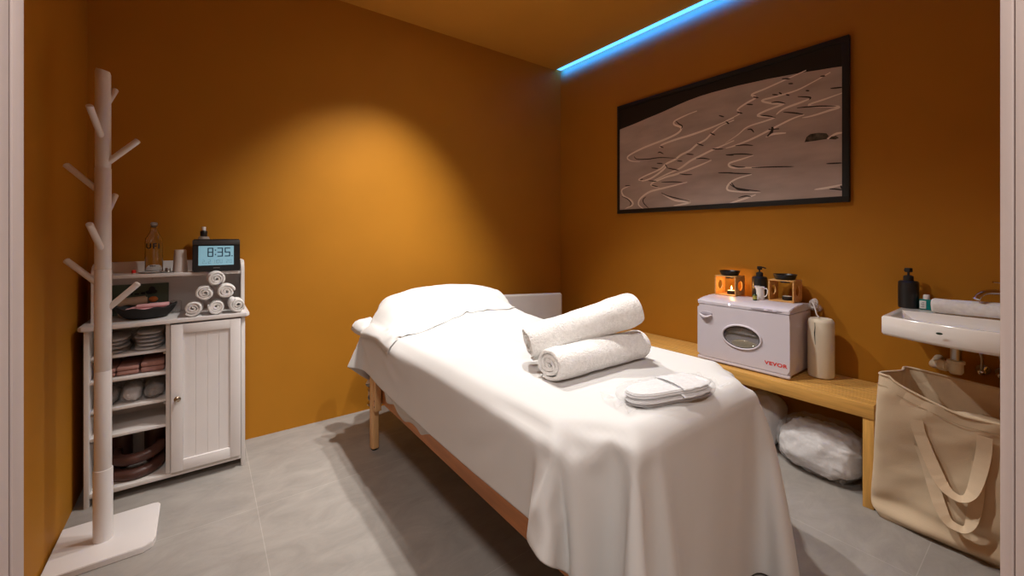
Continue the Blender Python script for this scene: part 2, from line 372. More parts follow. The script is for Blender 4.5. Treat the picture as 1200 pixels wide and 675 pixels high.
SHEET_DATA = (
    '3156 -82 -82 -82 -82 -81 98 76 83 75 53 18 17 51 95 90 61 50 75 100 84 77 85 98 100 100 100 100 100 100 100 101 100 100 100 99 100 99 96 56 -21 -49 -45 6 72 96 62 21 -8 -8 84 65 6 6 6 5 -11 -33 -66 -63 '
    '-65 -66 -57 -82 -82 -82 -82 -44 92 94 75 84 53 22 16 48 93 94 64 50 74 100 85 76 87 98 100 100 100 100 100 101 100 100 100 100 101 99 99 100 96 58 -23 -51 -38 20 83 93 67 41 22 1 -42 0 7 6 6 5 22 -43 '
    '-65 -64 -65 -66 -57 -82 -83 -81 -41 -30 70 98 89 81 56 20 22 44 90 96 69 51 72 100 84 77 89 98 101 99 101 99 101 100 100 100 101 100 100 100 99 99 97 59 -25 -52 -30 37 90 89 66 51 41 26 -26 -29 -74 -27 -13 97 '
    '-71 -53 -62 -64 -66 -65 -58 -82 -80 -40 -29 -22 46 92 96 85 62 28 19 40 87 98 74 52 69 101 85 77 90 99 100 100 100 100 100 100 100 101 100 100 100 100 99 99 97 61 -26 -53 -17 50 95 85 62 52 38 10 5 -72 26 -28 '
    '-7 -88 -41 -74 -60 -63 -66 -63 -58 -76 -40 -23 -22 -23 26 77 98 91 68 40 16 36 83 99 80 52 68 101 83 79 92 99 100 100 100 100 100 101 100 100 100 101 100 100 98 100 97 61 -26 -51 -7 66 96 80 62 45 -17 -9 10 34 '
    '49 -60 -94 -91 -58 -78 -63 -68 -59 -58 65 -72 -62 -44 -30 -24 9 58 92 96 78 47 18 32 80 99 85 54 66 101 83 80 93 100 100 100 100 99 101 100 100 101 100 100 100 100 98 100 98 62 -27 -49 7 78 95 77 59 -7 -7 24 '
    '49 70 -34 -89 -96 -93 -80 -57 -56 23 -67 -20 69 -69 -71 -62 -42 -30 -13 41 79 97 88 56 25 25 76 100 90 56 64 101 84 81 93 100 100 100 100 100 100 101 100 100 100 100 101 100 98 100 98 62 -28 -44 23 87 93 72 35 -14 '
    '12 57 67 30 -80 -90 -95 -65 -31 -28 -56 -47 -7 2 63 -63 -70 -69 -61 -41 -22 10 66 92 95 68 34 18 72 99 94 64 58 101 84 81 95 100 101 99 100 100 101 100 100 100 100 101 100 100 98 100 99 62 -28 -38 39 94 89 60 '
    '16 -8 47 67 46 9 -99 -90 -86 -2 6 -40 -76 -20 5 -6 45 -44 -64 -70 -68 -60 -36 -7 39 83 97 80 41 17 67 100 96 71 54 100 83 85 95 101 100 100 100 100 100 100 100 101 100 100 100 100 99 100 99 62 -36 -22 57 96 '
    '83 44 -5 33 60 58 23 -15 -74 -75 -84 68 -20 -100 -22 13 8 -7 7 -7 -43 -66 -70 -67 -54 -30 17 64 95 90 51 18 61 100 98 79 50 100 84 85 97 100 100 100 100 100 100 101 100 100 100 101 100 100 98 100 100 61 -35 -10 '
    '71 96 76 13 21 56 60 36 -4 -70 -72 -71 49 -26 -48 -52 72 20 6 -10 -35 37 -9 -43 -67 -69 -68 -46 -12 41 85 96 65 19 56 100 100 85 47 101 84 87 97 100 101 100 100 100 100 100 100 101 100 100 100 100 98 101 100 61 '
    '-35 5 84 94 62 11 40 62 48 4 -67 -68 -71 15 -34 -28 -13 68 33 51 -31 48 -54 57 36 -11 -44 -67 -69 -66 -34 10 68 96 81 26 48 100 100 91 46 100 85 88 98 101 100 100 100 100 100 101 100 100 100 100 100 101 98 100 '
    '100 61 -33 24 92 87 49 21 57 56 15 -58 -71 -69 -27 -24 -60 27 73 87 51 -31 50 50 -64 68 58 34 -13 -46 -68 -69 -60 -16 39 88 93 41 38 100 100 94 47 100 85 91 99 100 100 100 100 101 100 100 100 100 101 100 100 100 '
    '98 100 101 60 -28 42 97 79 32 50 57 28 -46 -70 -70 -53 -39 -32 25 73 81 16 59 51 51 50 -68 72 69 57 31 -13 -48 -70 -67 -49 8 69 97 63 30 98 100 96 50 100 86 91 100 100 101 100 100 100 100 100 101 100 100 100 '
    '100 100 98 101 100 59 -21 63 95 70 40 57 37 -27 -71 -71 -56 -32 -20 15 63 74 40 63 62 54 52 51 -68 72 73 69 56 26 -10 -53 -69 -65 -29 39 91 81 30 96 100 97 53 100 87 93 100 101 100 100 100 100 101 100 100 100 '
    '101 100 100 100 98 100 100 58 -9 80 90 60 53 46 -8 -66 -71 -60 -21 -14 15 44 67 67 57 66 64 55 53 53 -68 72 73 73 68 57 19 -7 -57 -70 -56 -1 72 95 37 91 100 99 57 99 87 96 100 101 100 100 101 100 100 100 '
    '101 100 100 100 100 100 98 100 101 53 9 93 81 58 55 12 -56 -71 -58 -1 -21 11 41 64 67 61 65 65 65 55 54 54 -52 57 72 73 72 69 56 15 -6 -61 -69 -39 37 96 55 83 100 99 62 99 88 97 101 100 100 101 100 100 '
    '100 101 100 100 101 100 100 100 98 100 100 46 37 97 72 61 33 -38 -71 -60 0 1 -3 41 62 65 67 65 64 61 65 56 56 55 -3 5 60 72 73 72 69 54 12 -7 -64 -65 -7 78 87 65 100 99 67 99 90 99 100 100 101 100 '
    '100 100 101 100 101 100 100 100 101 99 98 101 100 35 71 94 69 51 -12 -68 -61 -2 0 5 47 58 64 67 65 63 60 67 57 52 60 66 39 -47 16 62 73 73 72 68 52 9 -9 -67 -50 40 98 65 100 100 73 98 92 100 100 100 '
    '101 100 101 100 100 101 100 100 101 100 100 100 98 101 100 43 87 88 65 18 -60 -59 -5 0 14 52 55 61 66 66 62 59 67 59 52 61 66 65 61 -55 -58 24 64 73 73 72 68 50 6 -12 -67 -16 88 75 100 99 80 97 95 100 '
    '100 101 100 100 101 100 101 100 100 101 100 100 101 99 100 99 100 59 95 81 51 -46 -52 -10 0 30 58 49 55 62 67 63 58 65 61 53 62 66 65 66 -76 65 -53 -54 32 68 72 73 71 69 47 3 -14 -61 46 87 100 100 86 95 '
    '99 100 100 101 100 101 100 101 100 100 101 100 101 100 100 100 100 99 99 78 97 72 3 -51 -20 3 45 59 53 52 48 67 64 58 62 64 54 63 66 65 66 66 -76 65 64 -52 -48 42 69 73 72 71 68 45 0 -15 -33 96 99 100 '
    '94 95 100 101 100 101 100 101 100 101 100 101 100 101 100 101 100 101 100 100 100 96 94 29 -4 -39 13 55 59 51 47 42 66 66 57 60 65 56 64 66 65 66 66 63 -70 59 63 64 -53 -37 50 71 72 73 70 66 41 0 -25 50 '
    '109 101 100 100 100 101 100 100 101 101 100 101 101 100 101 101 100 101 101 100 102 101 103 114 65 -9 1 32 58 55 47 43 39 63 68 57 57 66 59 66 65 65 65 62 57 49 -64 53 58 62 62 -56 -20 58 72 73 72 68 60 41 '
    '-10 18 117 104 101 101 101 101 101 101 101 100 101 101 101 101 101 101 100 102 101 101 101 101 102 106 97 -33 55 57 50 44 41 38 59 67 58 57 66 62 66 66 65 59 52 43 33 23 -60 54 48 54 63 57 -57 2 63 73 75 58 '
    '68 66 -15 88 89 102 102 101 102 101 101 101 101 101 101 101 101 101 101 101 101 102 101 101 102 102 105 60 90 66 84 47 43 35 37 61 55 62 56 67 65 66 63 58 48 39 27 18 10 1 -75 60 53 43 56 59 57 -51 24 67 '
    '75 50 68 67 80 99 52 99 105 102 102 101 101 101 101 102 101 101 101 100 102 101 101 101 101 101 102 102 109 70 97 95 64 71 50 26 57 44 67 58 66 65 62 57 46 33 20 11 5 -2 -2 -2 -61 43 51 56 44 57 57 56 '
    '-35 38 73 95 70 61 98 64 97 99 101 101 101 101 102 101 101 101 101 101 101 101 101 101 101 100 101 101 100 100 103 86 99 84 97 68 78 31 39 70 64 65 62 53 42 27 13 3 -1 -2 -2 -1 0 1 30 19 41 -7 29 59 '
    '58 56 53 -7 93 88 48 100 88 78 100 99 101 101 100 101 101 101 101 101 101 101 101 101 101 101 101 100 101 101 100 101 101 100 92 100 72 99 42 86 63 68 61 49 34 19 8 -4 -4 -1 0 2 3 2 1 1 17 11 32 0 '
    '19 25 33 38 48 30 101 95 73 100 73 100 100 100 101 101 100 101 101 101 100 101 101 101 101 101 101 101 101 100 101 101 101 100 101 100 100 97 100 65 96 111 53 40 22 11 1 0 -2 0 0 1 1 1 1 1 1 0 31 9 '
    '9 19 41 35 31 31 24 -5 76 94 100 81 100 101 100 101 100 101 101 100 101 101 101 101 100 101 101 101 101 101 101 101 100 101 101 101 101 101 100 101 99 108 52 105 69 -38 0 0 0 0 0 0 2 3 3 3 4 4 4 4 '
    '91 9 2 1 5 11 14 18 47 7 91 43 101 103 101 100 101 101 100 101 101 101 100 101 101 101 101 101 101 100 101 101 101 101 101 100 101 101 101 101 101 101 102 112 83 63 62 -27 0 0 0 0 0 0 0 0 0 0 0 -2 '
    '0 0 89 5 6 4 4 2 0 -7 -24 38 97 37 98 102 101 101 101 100 101 101 100 101 101 101 101 100 101 101 101 101 100 101 101 101 101 100 101 101 101 101 101 101 101 105 86 69 58 -23 0 0 2 0 -2 1 0 0 -1 3 '
    '-3 -4 -1 3 21 0 0 0 0 -6 -14 -9 24 14 99 32 98 103 101 100 101 101 101 100 101 101 100 101 101 101 101 100 101 101 101 100 101 101 101 100 101 101 101 101 100 101 101 104 88 68 54 -17 0 2 -2 0 3 -1 0 -1 '
    '2 -3 1 -1 -2 0 -3 1 -4 3 -12 -6 2 15 -8 21 101 31 98 102 101 100 101 101 100 101 100 101 101 101 101 100 101 101 100 101 101 100 101 101 101 100 101 101 100 101 101 101 100 103 89 69 52 -14 0 2 2 1 -3 1 '
    '0 1 -3 3 -2 -1 -1 -5 -4 3 -2 -10 2 4 7 -1 -9 23 99 34 97 101 101 100 101 100 101 101 100 101 100 101 101 101 100 101 100 101 101 100 101 101 101 100 101 101 100 101 100 101 101 102 89 71 49 -11 1 -1 2 2 '
    '1 0 0 -2 1 0 -1 1 0 -3 1 -4 -1 0 2 3 -1 -11 12 15 98 37 96 101 101 100 101 100 101 100 101 100 101 101 100 101 100 101 101 100 101 101 100 101 100 101 101 100 101 101 100 101 100 102 90 71 49 -10 1 2 '
    '-1 -1 3 1 1 -1 1 -1 0 -1 2 -2 -2 -2 -1 3 -3 1 -10 19 -4 13 95 41 97 100 101 100 100 101 100 101 100 101 100 101 101 100 101 100 101 101 100 101 100 101 100 101 101 100 101 100 101 100 101 101 91 71 49 -9 '
    '1 -1 4 1 -2 2 0 3 -2 0 2 -4 2 3 -1 -3 3 -5 1 -8 21 0 -7 14 90 47 97 100 101 100 100 101 100 100 101 100 101 100 101 100 101 101 100 101 100 101 100 101 100 101 100 101 100 101 100 101 100 102 90 72 '
    '49 -8 3 0 -2 4 2 -2 0 1 2 -1 0 1 -1 1 -1 0 -3 -3 -5 20 1 -6 -6 19 85 52 97 100 100 101 100 100 101 100 101 100 100 101 100 101 100 101 100 101 100 101 100 101 100 101 100 101 100 101 100 100 101 101 '
    '91 71 50 -7 3 4 -2 -2 3 2 0 -2 4 -2 1 -1 1 0 -1 -2 -4 -6 21 2 -3 -13 4 18 81 56 98 100 100 100 101 100 100 101 100 100 101 100 101 100 100 101 100 101 100 101 100 101 100 100 101 100 101 100 101 100 '
    '101 101 91 71 51 -7 3 2 8 -5 -2 2 1 0 -1 1 2 -3 2 0 -1 -3 -7 14 8 0 -14 -5 14 10 76 62 98 100 100 100 100 101 100 100 100 101 100 101 100 100 101 100 101 100 100 101 100 100 101 100 101 100 100 101 '
    '100 101 100 101 92 71 51 -6 1 5 2 7 -3 -4 2 -1 3 -3 2 0 0 -1 -1 -4 1 13 3 -7 -15 10 7 10 73 64 98 100 100 101 100 100 100 101 100 100 101 100 100 101 100 100 101 100 100 101 100 100 101 100 100 101 '
    '100 100 101 100 101 101 92 71 52 -6 0 2 6 6 3 -2 -4 2 -3 3 -2 1 0 0 -1 -3 8 8 -2 -16 0 10 4 10 72 65 98 100 100 100 100 101 100 100 100 101 100 100 101 100 100 100 101 100 100 100 101 100 100 101 '
    '100 100 101 100 100 101 100 101 92 71 53 -5 1 -1 5 3 10 1 -1 -4 0 -1 0 0 -1 1 0 -1 8 7 -11 -9 5 8 3 8 73 64 98 100 100 101 100 100 100 101 100 100 101 100 100 100 100 100 100 100 101 100 100 101 '
    '100 100 101 100 100 101 100 100 101 100 93 71 53 -4 0 2 -1 6 5 9 -1 1 -5 1 -2 -1 0 -1 0 2 7 0 -11 -2 7 7 -1 10 71 65 98 100 100 100 101 100 100 100 101 100 100 101 100 100 99 99 101 100 100 101 '
    '100 100 100 101 100 100 101 100 100 101 100 101 93 71 53 -3 0 0 2 1 6 6 9 -2 1 -5 -1 -2 0 0 0 4 4 -3 -8 1 8 4 -2 10 71 66 98 100 100 100 100 101 100 100 101 100 100 100 101 100 99 98 100 100 '
    '101 100 100 101 100 100 101 100 100 101 100 100 101 100 94 71 54 -3 0 2 -2 2 3 7 9 5 -2 1 -6 -1 -2 -1 1 3 4 -7 -3 4 5 1 2 8 72 64 98 100 101 100 100 101 100 100 100 101 100 100 101 100 98 97 '
    '101 100 100 101 100 100 100 101 100 100 101 100 100 101 100 100 94 72 54 -2 0 1 1 0 0 8 4 14 -1 0 -4 -3 -2 -2 0 4 0 -4 -2 5 4 0 3 7 71 66 97 100 101 100 100 101 100 100 100 101 100 100 101 100 '
    '97 97 100 100 101 100 100 101 100 100 100 101 100 100 101 100 100 101 94 70 57 -2 1 0 1 -2 4 -2 11 7 10 -1 -1 -6 -2 -3 0 4 -2 -2 -1 6 2 0 3 7 72 65 97 100 101 100 100 101 100 100 101 100 100 101 '
    '100 100 96 96 100 101 100 100 101 100 100 100 101 100 100 101 100 100 101 100 95 70 57 1 0 -2 3 -1 0 1 5 10 9 5 -1 -5 -5 -3 0 3 -1 -2 2 3 2 2 1 7 71 66 98 99 101 100 100 101 100 100 101 100 '
    '100 101 100 100 95 95 101 100 100 101 100 100 100 101 100 100 101 100 100 101 100 100 95 68 61 5 -3 -1 -2 4 -4 4 0 10 11 7 3 -5 -6 -5 0 3 -2 0 2 2 2 2 2 6 72 65 98 100 100 100 101 100 100 101 '
    '100 100 101 100 100 100 95 94 100 100 101 100 100 100 101 100 100 101 100 100 101 100 100 100 96 67 62 6 1 -2 -5 3 0 -1 3 5 11 12 3 -3 -6 -7 1 1 0 0 1 3 1 2 2 7 71 66 97 100 100 101 100 100 '
    '101 100 100 101 100 100 100 101 93 93 100 100 101 100 100 101 100 100 101 100 100 100 101 100 100 100 96 67 64 8 2 -3 -4 -2 2 -3 3 4 11 14 5 2 -10 -8 0 1 -1 1 2 2 1 2 2 7 70 67 97 100 101 100 '
    '100 100 101 100 100 101 100 100 101 100 92 92 100 101 100 100 101 100 100 100 101 100 100 101 100 100 101 100 96 66 66 10 3 0 -8 -4 1 -1 2 2 9 15 10 0 -7 -10 -1 2 -1 1 2 2 1 1 4 6 71 66 98 100 '
    '100 100 101 100 100 100 101 100 100 101 100 100 92 90 101 100 100 100 101 100 100 101 100 100 100 101 100 100 101 100 96 66 68 11 7 -3 -4 -11 2 -2 3 1 8 15 13 3 -9 -11 0 2 0 1 1 1 1 3 2 7 72 66 '
    '97 100 100 101 100 100 101 100 100 100 101 100 100 101 90 90 100 100 101 100 100 100 101 100 100 101 100 100 100 101 100 100 97 66 68 15 6 1 -6 -12 -1 -2 0 3 7 14 16 6 -9 -13 0 2 0 0 2 1 1 2 1 9 '
    '72 66 97 100 101 100 100 101 100 100 101 100 100 100 101 100 89 89 100 101 100 100 100 101 100 100 100 101 100 100 101 100 100 100 97 65 70 19 5 3 -6 -12 -6 0 0 1 6 15 18 8 -9 -15 0 2 -1 3 0 1 0 2 '
    '2 9 72 67 97 100 100 100 101 100 101 100 100 100 101 100 100 100 88 88 101 100 100 100 101 100 100 100 101 100 100 101 100 100 100 100 97 65 71 23 6 2 -4 -15 -7 0 -2 2 4 17 20 10 -10 -17 0 2 0 1 1 0 '
    '-1 2 3 10 73 66 97 100 101 100 100 101 100 100 101 100 100 100 101 100 87 86 101 100 101 100 100 100 100 101 100 100 100 101 100 100 101 100 97 62 74 26 8 1 -3 -15 -10 -2 -1 1 5 17 22 11 -11 -19 0 2 0 1 '
    '0 0 0 1 1 14 72 66 98 100 100 101 100 100 101 100 100 100 101 100 100 100 86 86 100 100 101 100 100 100 101 100 100 100 101 100 100 101 100 100 97 61 76 30 7 2 -2 -17 -10 -4 -1 1 6 16 24 14 -13 -21 0 2 '
    '0 1 0 -2 -1 1 3 15 72 67 98 100 100 100 101 100 100 100 101 100 100 101 100 100 85 84 100 101 100 100 100 101 100 100 100 101 100 100 101 100 100 100 98 58 79 33 8 3 -5 -16 -11 -5 -1 0 7 19 26 14 -16 -23 '
    '0 2 0 0 0 -2 -2 1 3 18 73 66 97 100 101 100 100 101 100 100 101 100 100 100 101 100 83 84 100 100 100 101 100 100 100 101 100 100 100 100 101 100 100 100 98 57 80 37 8 2 -4 -15 -14 -5 -1 0 8 21 30 12 '
    '-19 -26 0 2 0 0 0 -3 -3 0 4 20 74 65 98 100 100 101 100 100 100 101 100 100 101 100 101 100 80 84 100 101 100 100 100 101 100 100 100 100 100 101 100 100 100 100 98 56 82 41 7 1 -3 -18 -12 -6 -1 0 10 25 '
    '32 8 -22 -27 -1 3 1 -2 0 -1 -7 0 5 22 76 64 98 100 100 100 101 100 100 100 101 100 101 100 100 101 78 84 100 100 100 101 100 100 100 100 100 100 100 101 100 100 100 100 98 54 84 44 8 1 -4 -18 -13 -6 -1 0 '
    '14 29 34 2 -27 -27 0 4 -1 -2 2 -1 -12 -1 7 26 76 63 99 100 100 100 100 101 100 100 101 100 100 101 100 100 77 85 98 101 100 100 101 100 100 100 99 100 100 101 100 100 100 100 99 52 85 47 8 1 -6 -18 -13 -5 '
    '-1 2 18 34 33 -6 -31 -26 0 4 0 -3 0 2 -14 -3 8 28 77 63 98 100 101 100 100 101 100 100 100 101 100 101 100 100 74 87 97 100 101 100 100 101 100 99 99 100 100 100 101 100 100 100 99 52 85 50 8 1 -7 -20 '
    '-12 -5 0 4 25 41 26 -16 -34 -23 -1 5 0 -3 1 1 -13 -6 8 31 78 62 98 100 101 100 100 100 101 100 100 101 100 100 100 100 73 88 96 100 101 100 100 100 100 100 98 100 100 100 100 101 100 100 100 50 87 51 7 4 '
    '-11 -21 -12 -2 0 10 33 44 14 -24 -37 -18 0 5 1 -6 1 5 -15 -8 7 34 79 62 98 100 101 100 100 100 101 100 100 100 100 100 101 100 71 97 87 100 101 100 100 100 98 100 98 101 100 100 100 101 100 100 100 51 87 51 '
    '8 5 -16 -22 -9 0 1 18 45 39 -1 -33 -37 -11 -1 6 2 -7 -1 8 -13 -13 7 37 79 62 98 100 100 101 100 100 100 101 100 100 100 99 101 100 76 100 78 101 100 100 100 100 98 98 100 100 100 100 100 101 100 100 100 54 '
    '87 49 9 4 -21 -21 -4 0 5 32 51 26 -18 -41 -31 -4 0 6 3 -9 -2 11 -10 -18 6 41 79 61 98 100 100 101 100 100 100 101 100 99 100 99 100 100 86 96 73 100 100 100 100 100 98 97 100 100 100 100 100 101 100 100 '
    '100 57 87 46 11 2 -27 -17 1 -1 15 46 49 5 -34 -44 -20 2 -1 7 5 -9 -7 12 -2 -21 1 43 79 62 99 99 101 100 100 100 100 100 100 99 101 98 100 100 94 87 73 100 100 101 99 100 99 96 99 100 101 99 101 100 '
    '100 100 100 62 87 38 19 -8 -30 -7 0 3 33 58 31 -23 -44 -37 -6 4 0 6 7 -7 -13 11 7 -21 -6 45 77 65 99 99 101 100 100 100 100 100 99 99 100 98 100 100 95 86 74 100 100 100 100 100 99 95 99 100 100 100 '
    '100 100 100 100 100 69 84 22 34 -20 -26 0 0 15 53 54 -3 -44 -41 -22 2 5 -1 6 8 -2 -17 2 17 -16 -13 48 67 73 98 100 100 101 100 99 100 100 99 99 100 97 100 100 95 86 75 100 100 100 99 100 100 94 100 100 '
    '99 100 100 100 100 100 99 80 72 42 10 -30 -9 0 3 41 65 21 -43 -40 -32 -7 8 3 -1 5 9 3 -14 -12 20 0 -22 43 80 63 100 99 100 100 99 100 100 98 100 99 99 96 101 100 95 85 78 100 100 99 99 100 100 94 '
    '100 99 100 99 100 100 99 101 99 85 42 67 0 -28 0 0 22 67 46 -41 -37 -36 -15 2 9 2 0 3 9 6 -5 -22 6 21 -20 29 84 65 101 99 99 100 99 99 100 97 100 99 99 96 100 100 96 85 80 99 100 99 99 99 '
    '99 96 100 99 100 99 99 100 100 100 100 74 37 81 -20 -6 0 7 58 68 -37 -36 -35 -18 -2 9 6 -2 0 0 10 7 1 -12 -19 22 10 2 86 70 100 100 98 100 100 98 99 98 99 99 98 96 100 100 96 85 82 100 100 98 '
    '99 100 97 98 100 99 99 99 99 99 100 100 101 30 88 64 -16 0 0 45 78 -30 -35 -30 -19 -7 8 10 1 -4 0 -2 10 7 3 -3 -12 -14 29 10 64 92 94 99 100 97 100 99 98 97 99 99 99 95 100 100 97 85 84 100 '
    '100 98 99 100 96 99 100 99 99 98 99 100 100 97 47 91 66 71 -6 0 29 77 -23 -29 -26 -18 -10 7 13 4 -3 -5 0 -4 8 9 4 0 -5 -6 -14 41 76 67 100 100 100 99 98 99 98 98 96 99 99 96 99 100 98 86 '
    '86 101 99 97 100 100 97 99 99 99 98 99 99 100 94 85 53 94 66 73 0 13 70 -15 -23 -21 -14 -7 2 11 11 -1 -8 -3 1 -7 4 15 3 2 -1 -3 -19 64 54 90 70 100 100 100 99 98 98 98 97 98 98 97 98 100 '
    '99 86 90 100 99 97 100 100 97 100 99 98 98 99 100 94 98 52 81 92 67 73 6 56 -6 -17 -13 -8 -6 -4 10 16 4 -13 -3 -2 2 -11 1 16 8 0 1 1 -13 47 81 72 97 67 100 101 99 98 98 98 96 98 98 97 '
    '98 100 99 88 92 100 99 98 100 100 97 100 99 98 97 99 100 98 63 71 92 79 88 35 60 4 -7 -4 -1 -8 -7 10 16 9 -11 -10 -3 2 2 -13 -4 15 12 4 -5 5 -10 52 68 84 94 94 66 100 100 100 96 98 97 96 '
    '99 97 98 100 100 89 94 100 99 98 100 101 98 99 99 97 98 100 96 88 58 86 87 94 60 63 23 13 7 7 -12 -10 10 16 12 -11 -10 -9 1 6 3 -13 -10 9 17 8 0 -3 -4 53 70 91 93 88 91 66 100 99 99 96 '
    '97 97 97 98 98 100 100 91 96 100 99 99 100 100 99 100 98 97 99 96 99 62 82 89 94 78 69 33 42 19 20 -14 -11 8 20 11 -12 -12 -10 -2 8 6 4 -12 -16 1 19 14 1 0 -5 55 74 87 94 92 88 87 68 100 '
    '99 99 95 96 98 98 97 100 100 94 98 100 100 99 100 100 100 99 98 97 100 99 74 80 90 92 89 78 40 52 44 38 -11 -10 9 23 7 -15 -11 -8 -4 6 10 3 4 -7 -21 -8 13 20 6 0 -2 58 74 87 93 92 89 87 '
    '86 71 100 98 98 95 97 98 98 100 100 96 100 100 100 100 100 101 99 99 99 98 99 96 72 93 92 91 87 46 65 46 62 2 -2 10 27 2 -18 -8 -9 -3 5 9 6 9 1 0 -13 -24 3 20 16 -3 3 61 74 87 93 90 '
    '88 89 86 87 75 100 96 96 97 98 99 100 99 100 100 101 100 101 101 100 100 100 99 99 99 86 94 92 89 94 53 76 50 73 10 30 5 31 -7 -14 -9 -6 -1 5 9 9 10 8 0 2 0 -25 -17 15 20 7 1 68 71 88 '
    '91 89 87 86 86 87 87 83 98 97 97 98 99 100 101 101 100 101 101 101 101 101 101 100 99 99 98 96 93 93 96 64 83 57 79 16 29 38 32 -12 -12 -5 -4 1 7 11 9 11 12 13 -2 4 -1 0 -29 -10 24 11 10 73 '
    '66 90 90 87 85 85 84 84 86 91 93 96 98 98 101 100 101 101 102 101 101 102 101 101 101 100 100 100 98 97 96 98 80 85 75 78 33 42 52 23 -11 -6 -2 0 4 10 12 11 16 16 17 19 -9 8 5 0 -1 -31 -2 25 '
    '16 77 65 86 88 86 84 83 82 84 89 91 95 97 98 100 100 100 101 101 102 102 101 102 102 101 101 101 100 100 99 98 97 92 92 86 80 68 59 45 9 3 7 -1 3 11 15 16 19 20 21 22 22 23 -24 12 11 10 4 0 '
    '-29 6 31 70 71 97 86 84 83 81 80 83 87 92 95 97 98 100 100 101 102 100 102 101 102 102 102 102 101 101 101 100 100 98 97 95 90 88 83 76 57 36 12 3 3 12 19 22 23 24 24 25 24 26 26 23 -67 20 20 20 '
    '18 16 10 -29 42 99 52 80 80 79 81 81 85 89 91 93 95 98 98 99 100 101 101 102 101 102 102 102 101 102 101 102 100 100 100 99 97 96 91 87 84 73 61 38 16 16 24 29 27 27 27 26 26 25 26 25 25 26 -89 19 '
    '20 21 23 26 29 32 45 110 81 81 80 77 73 68 73 79 91 92 94 97 98 99 100 101 101 101 102 101 102 102 101 102 102 101 101 100 100 98 97 96 91 91 83 74 65 60 37 31 27 26 26 24 23 23 22 22 22 23 21 22 '
    '-77 31 36 43 50 55 59 53 52 44 71 69 74 96 48 73 80 86 88 91 95 96 98 100 99 101 100 102 101 101 102 101 102 102 101 101 101 101 99 98 98 96 91 87 82 72 57 50 1 12 16 23 25 28 25 25 25 25 24 25 '
    '24 24 1 56 59 61 60 58 56 59 10 74 71 63 69 38 85 51 78 81 80 93 95 95 99 99 99 100 101 101 101 101 101 102 101 101 101 101 100 100 100 98 97 93 93 88 86 73 48 35 16 10 -7 -5 6 12 23 25 25 24 '
    '25 24 25 23 74 61 60 59 54 58 61 20 33 75 73 67 30 70 30 68 70 65 93 90 92 95 97 99 99 100 100 100 101 101 100 101 101 101 100 100 101 99 99 97 96 93 93 86 81 85 12 45 18 7 -2 0 0 -15 18 1 '
    '14 18 25 24 24 25 74 59 59 56 60 62 38 23 35 70 77 61 44 15 63 57 35 88 82 87 94 93 96 96 100 99 100 100 100 100 100 99 100 100 100 99 99 99 97 97 96 92 88 83 77 69 83 -34 8 16 -23 -4 -2 14 '
    '5 6 4 1 14 20 23 24 70 59 60 62 61 49 28 30 37 72 65 37 3 69 41 19 87 72 79 88 88 95 87 99 98 99 100 100 99 101 100 97 97 98 95 99 99 97 98 96 94 96 85 74 70 68 61 83 -50 -39 -22 -15 '
    '-9 -5 3 4 5 8 11 16 18 22 74 61 63 58 51 47 35 27 34 68 41 12 -9 65 21 86 70 70 86 76 93 70 97 98 98 98 100 100 99 100 99 91 98 99 85 100 97 97 97 95 94 89 96 46 78 66 67 54 81 -26 '
    '-42 -44 -38 -30 -20 -12 -4 1 6 10 13 18 78 61 56 49 47 47 46 39 38 32 4 -8 -13 54 87 72 69 86 66 88 45 93 96 97 98 98 100 99 100 99 97 98 83 100 76 100 92 96 97 94 93 92 84 91 4 59 64 72 '
    '72 70 8 -44 -39 -43 -44 -38 -32 -24 -16 -6 4 10 76 54 47 46 44 42 41 33 -16 1 3 6 51 78 87 70 77 64 81 0 92 93 97 96 97 99 98 99 98 99 99 98 69 80 92 84 98 94 96 94 90 92 74 88 70 -15 '
    '48 65 73 72 71 35 -30 -46 -37 -41 -44 -43 -41 -35 -28 -16 65 45 43 40 39 39 28 8 -5 -10 -13 62 72 78 82 73 78 70 -37 81 86 85 96 97 96 98 98 99 100 94 97 100 67 47 90 88 98 94 94 92 93 83 93 70 '
    '64 59 -19 36 65 72 72 71 52 -9 -44 -44 -37 -39 -42 -45 -45 -43 52 38 37 36 35 30 -1 -18 -22 8 68 70 72 80 80 81 69 -45 46 74 96 75 98 94 96 98 98 98 99 91 98 95 73 2 93 94 93 95 95 88 88 93 '
    '82 61 88 47 46 -17 27 63 71 72 71 62 11 -33 -47 -41 -38 -39 -42 -44 8 43 41 39 32 -24 -33 -7 28 72 69 67 77 80 81 74 -40 12 88 68 67 90 97 89 97 98 97 99 96 98 94 57 97 -31 95 90 94 95 93 94 '
    '79 94 64 84 79 51 56 34 -13 21 59 70 72 71 67 30 -20 -44 -45 -41 -40 -39 -31 55 51 52 -24 -49 11 41 73 69 62 75 79 80 78 -30 -8 70 61 86 65 79 97 90 94 97 98 99 97 98 97 40 99 -65 89 93 92 94 '
    '92 94 92 77 89 44 82 82 26 65 25 -7 15 54 70 72 71 69 44 -4 -36 -46 -44 -42 -50 56 62 -6 -8 24 47 73 70 59 70 78 80 79 -2 -32 42 86 43 93 76 55 98 94 90 96 98 99 97 98 97 30 98 -74 55 95 '
    '93 91 94 93 93 89 82 45 64 89 53 18 71 19 -2 12 49 69 71 72 69 55 12 -24 -45 -47 40 77 29 12 4 1 73 70 59 64 77 80 79 17 -36 14 82 66 43 95 68 51 97 98 86 97 98 98 98 98 85 30 97 -71 '
    '11 94 94 93 92 93 93 92 84 48 53 80 80 14 30 74 17 1 8 47 66 72 71 70 61 28 -10 -42 56 74 -2 -12 -1 69 71 58 59 75 79 80 35 -31 -10 61 83 30 69 91 62 51 97 97 84 99 97 98 98 97 71 34 '
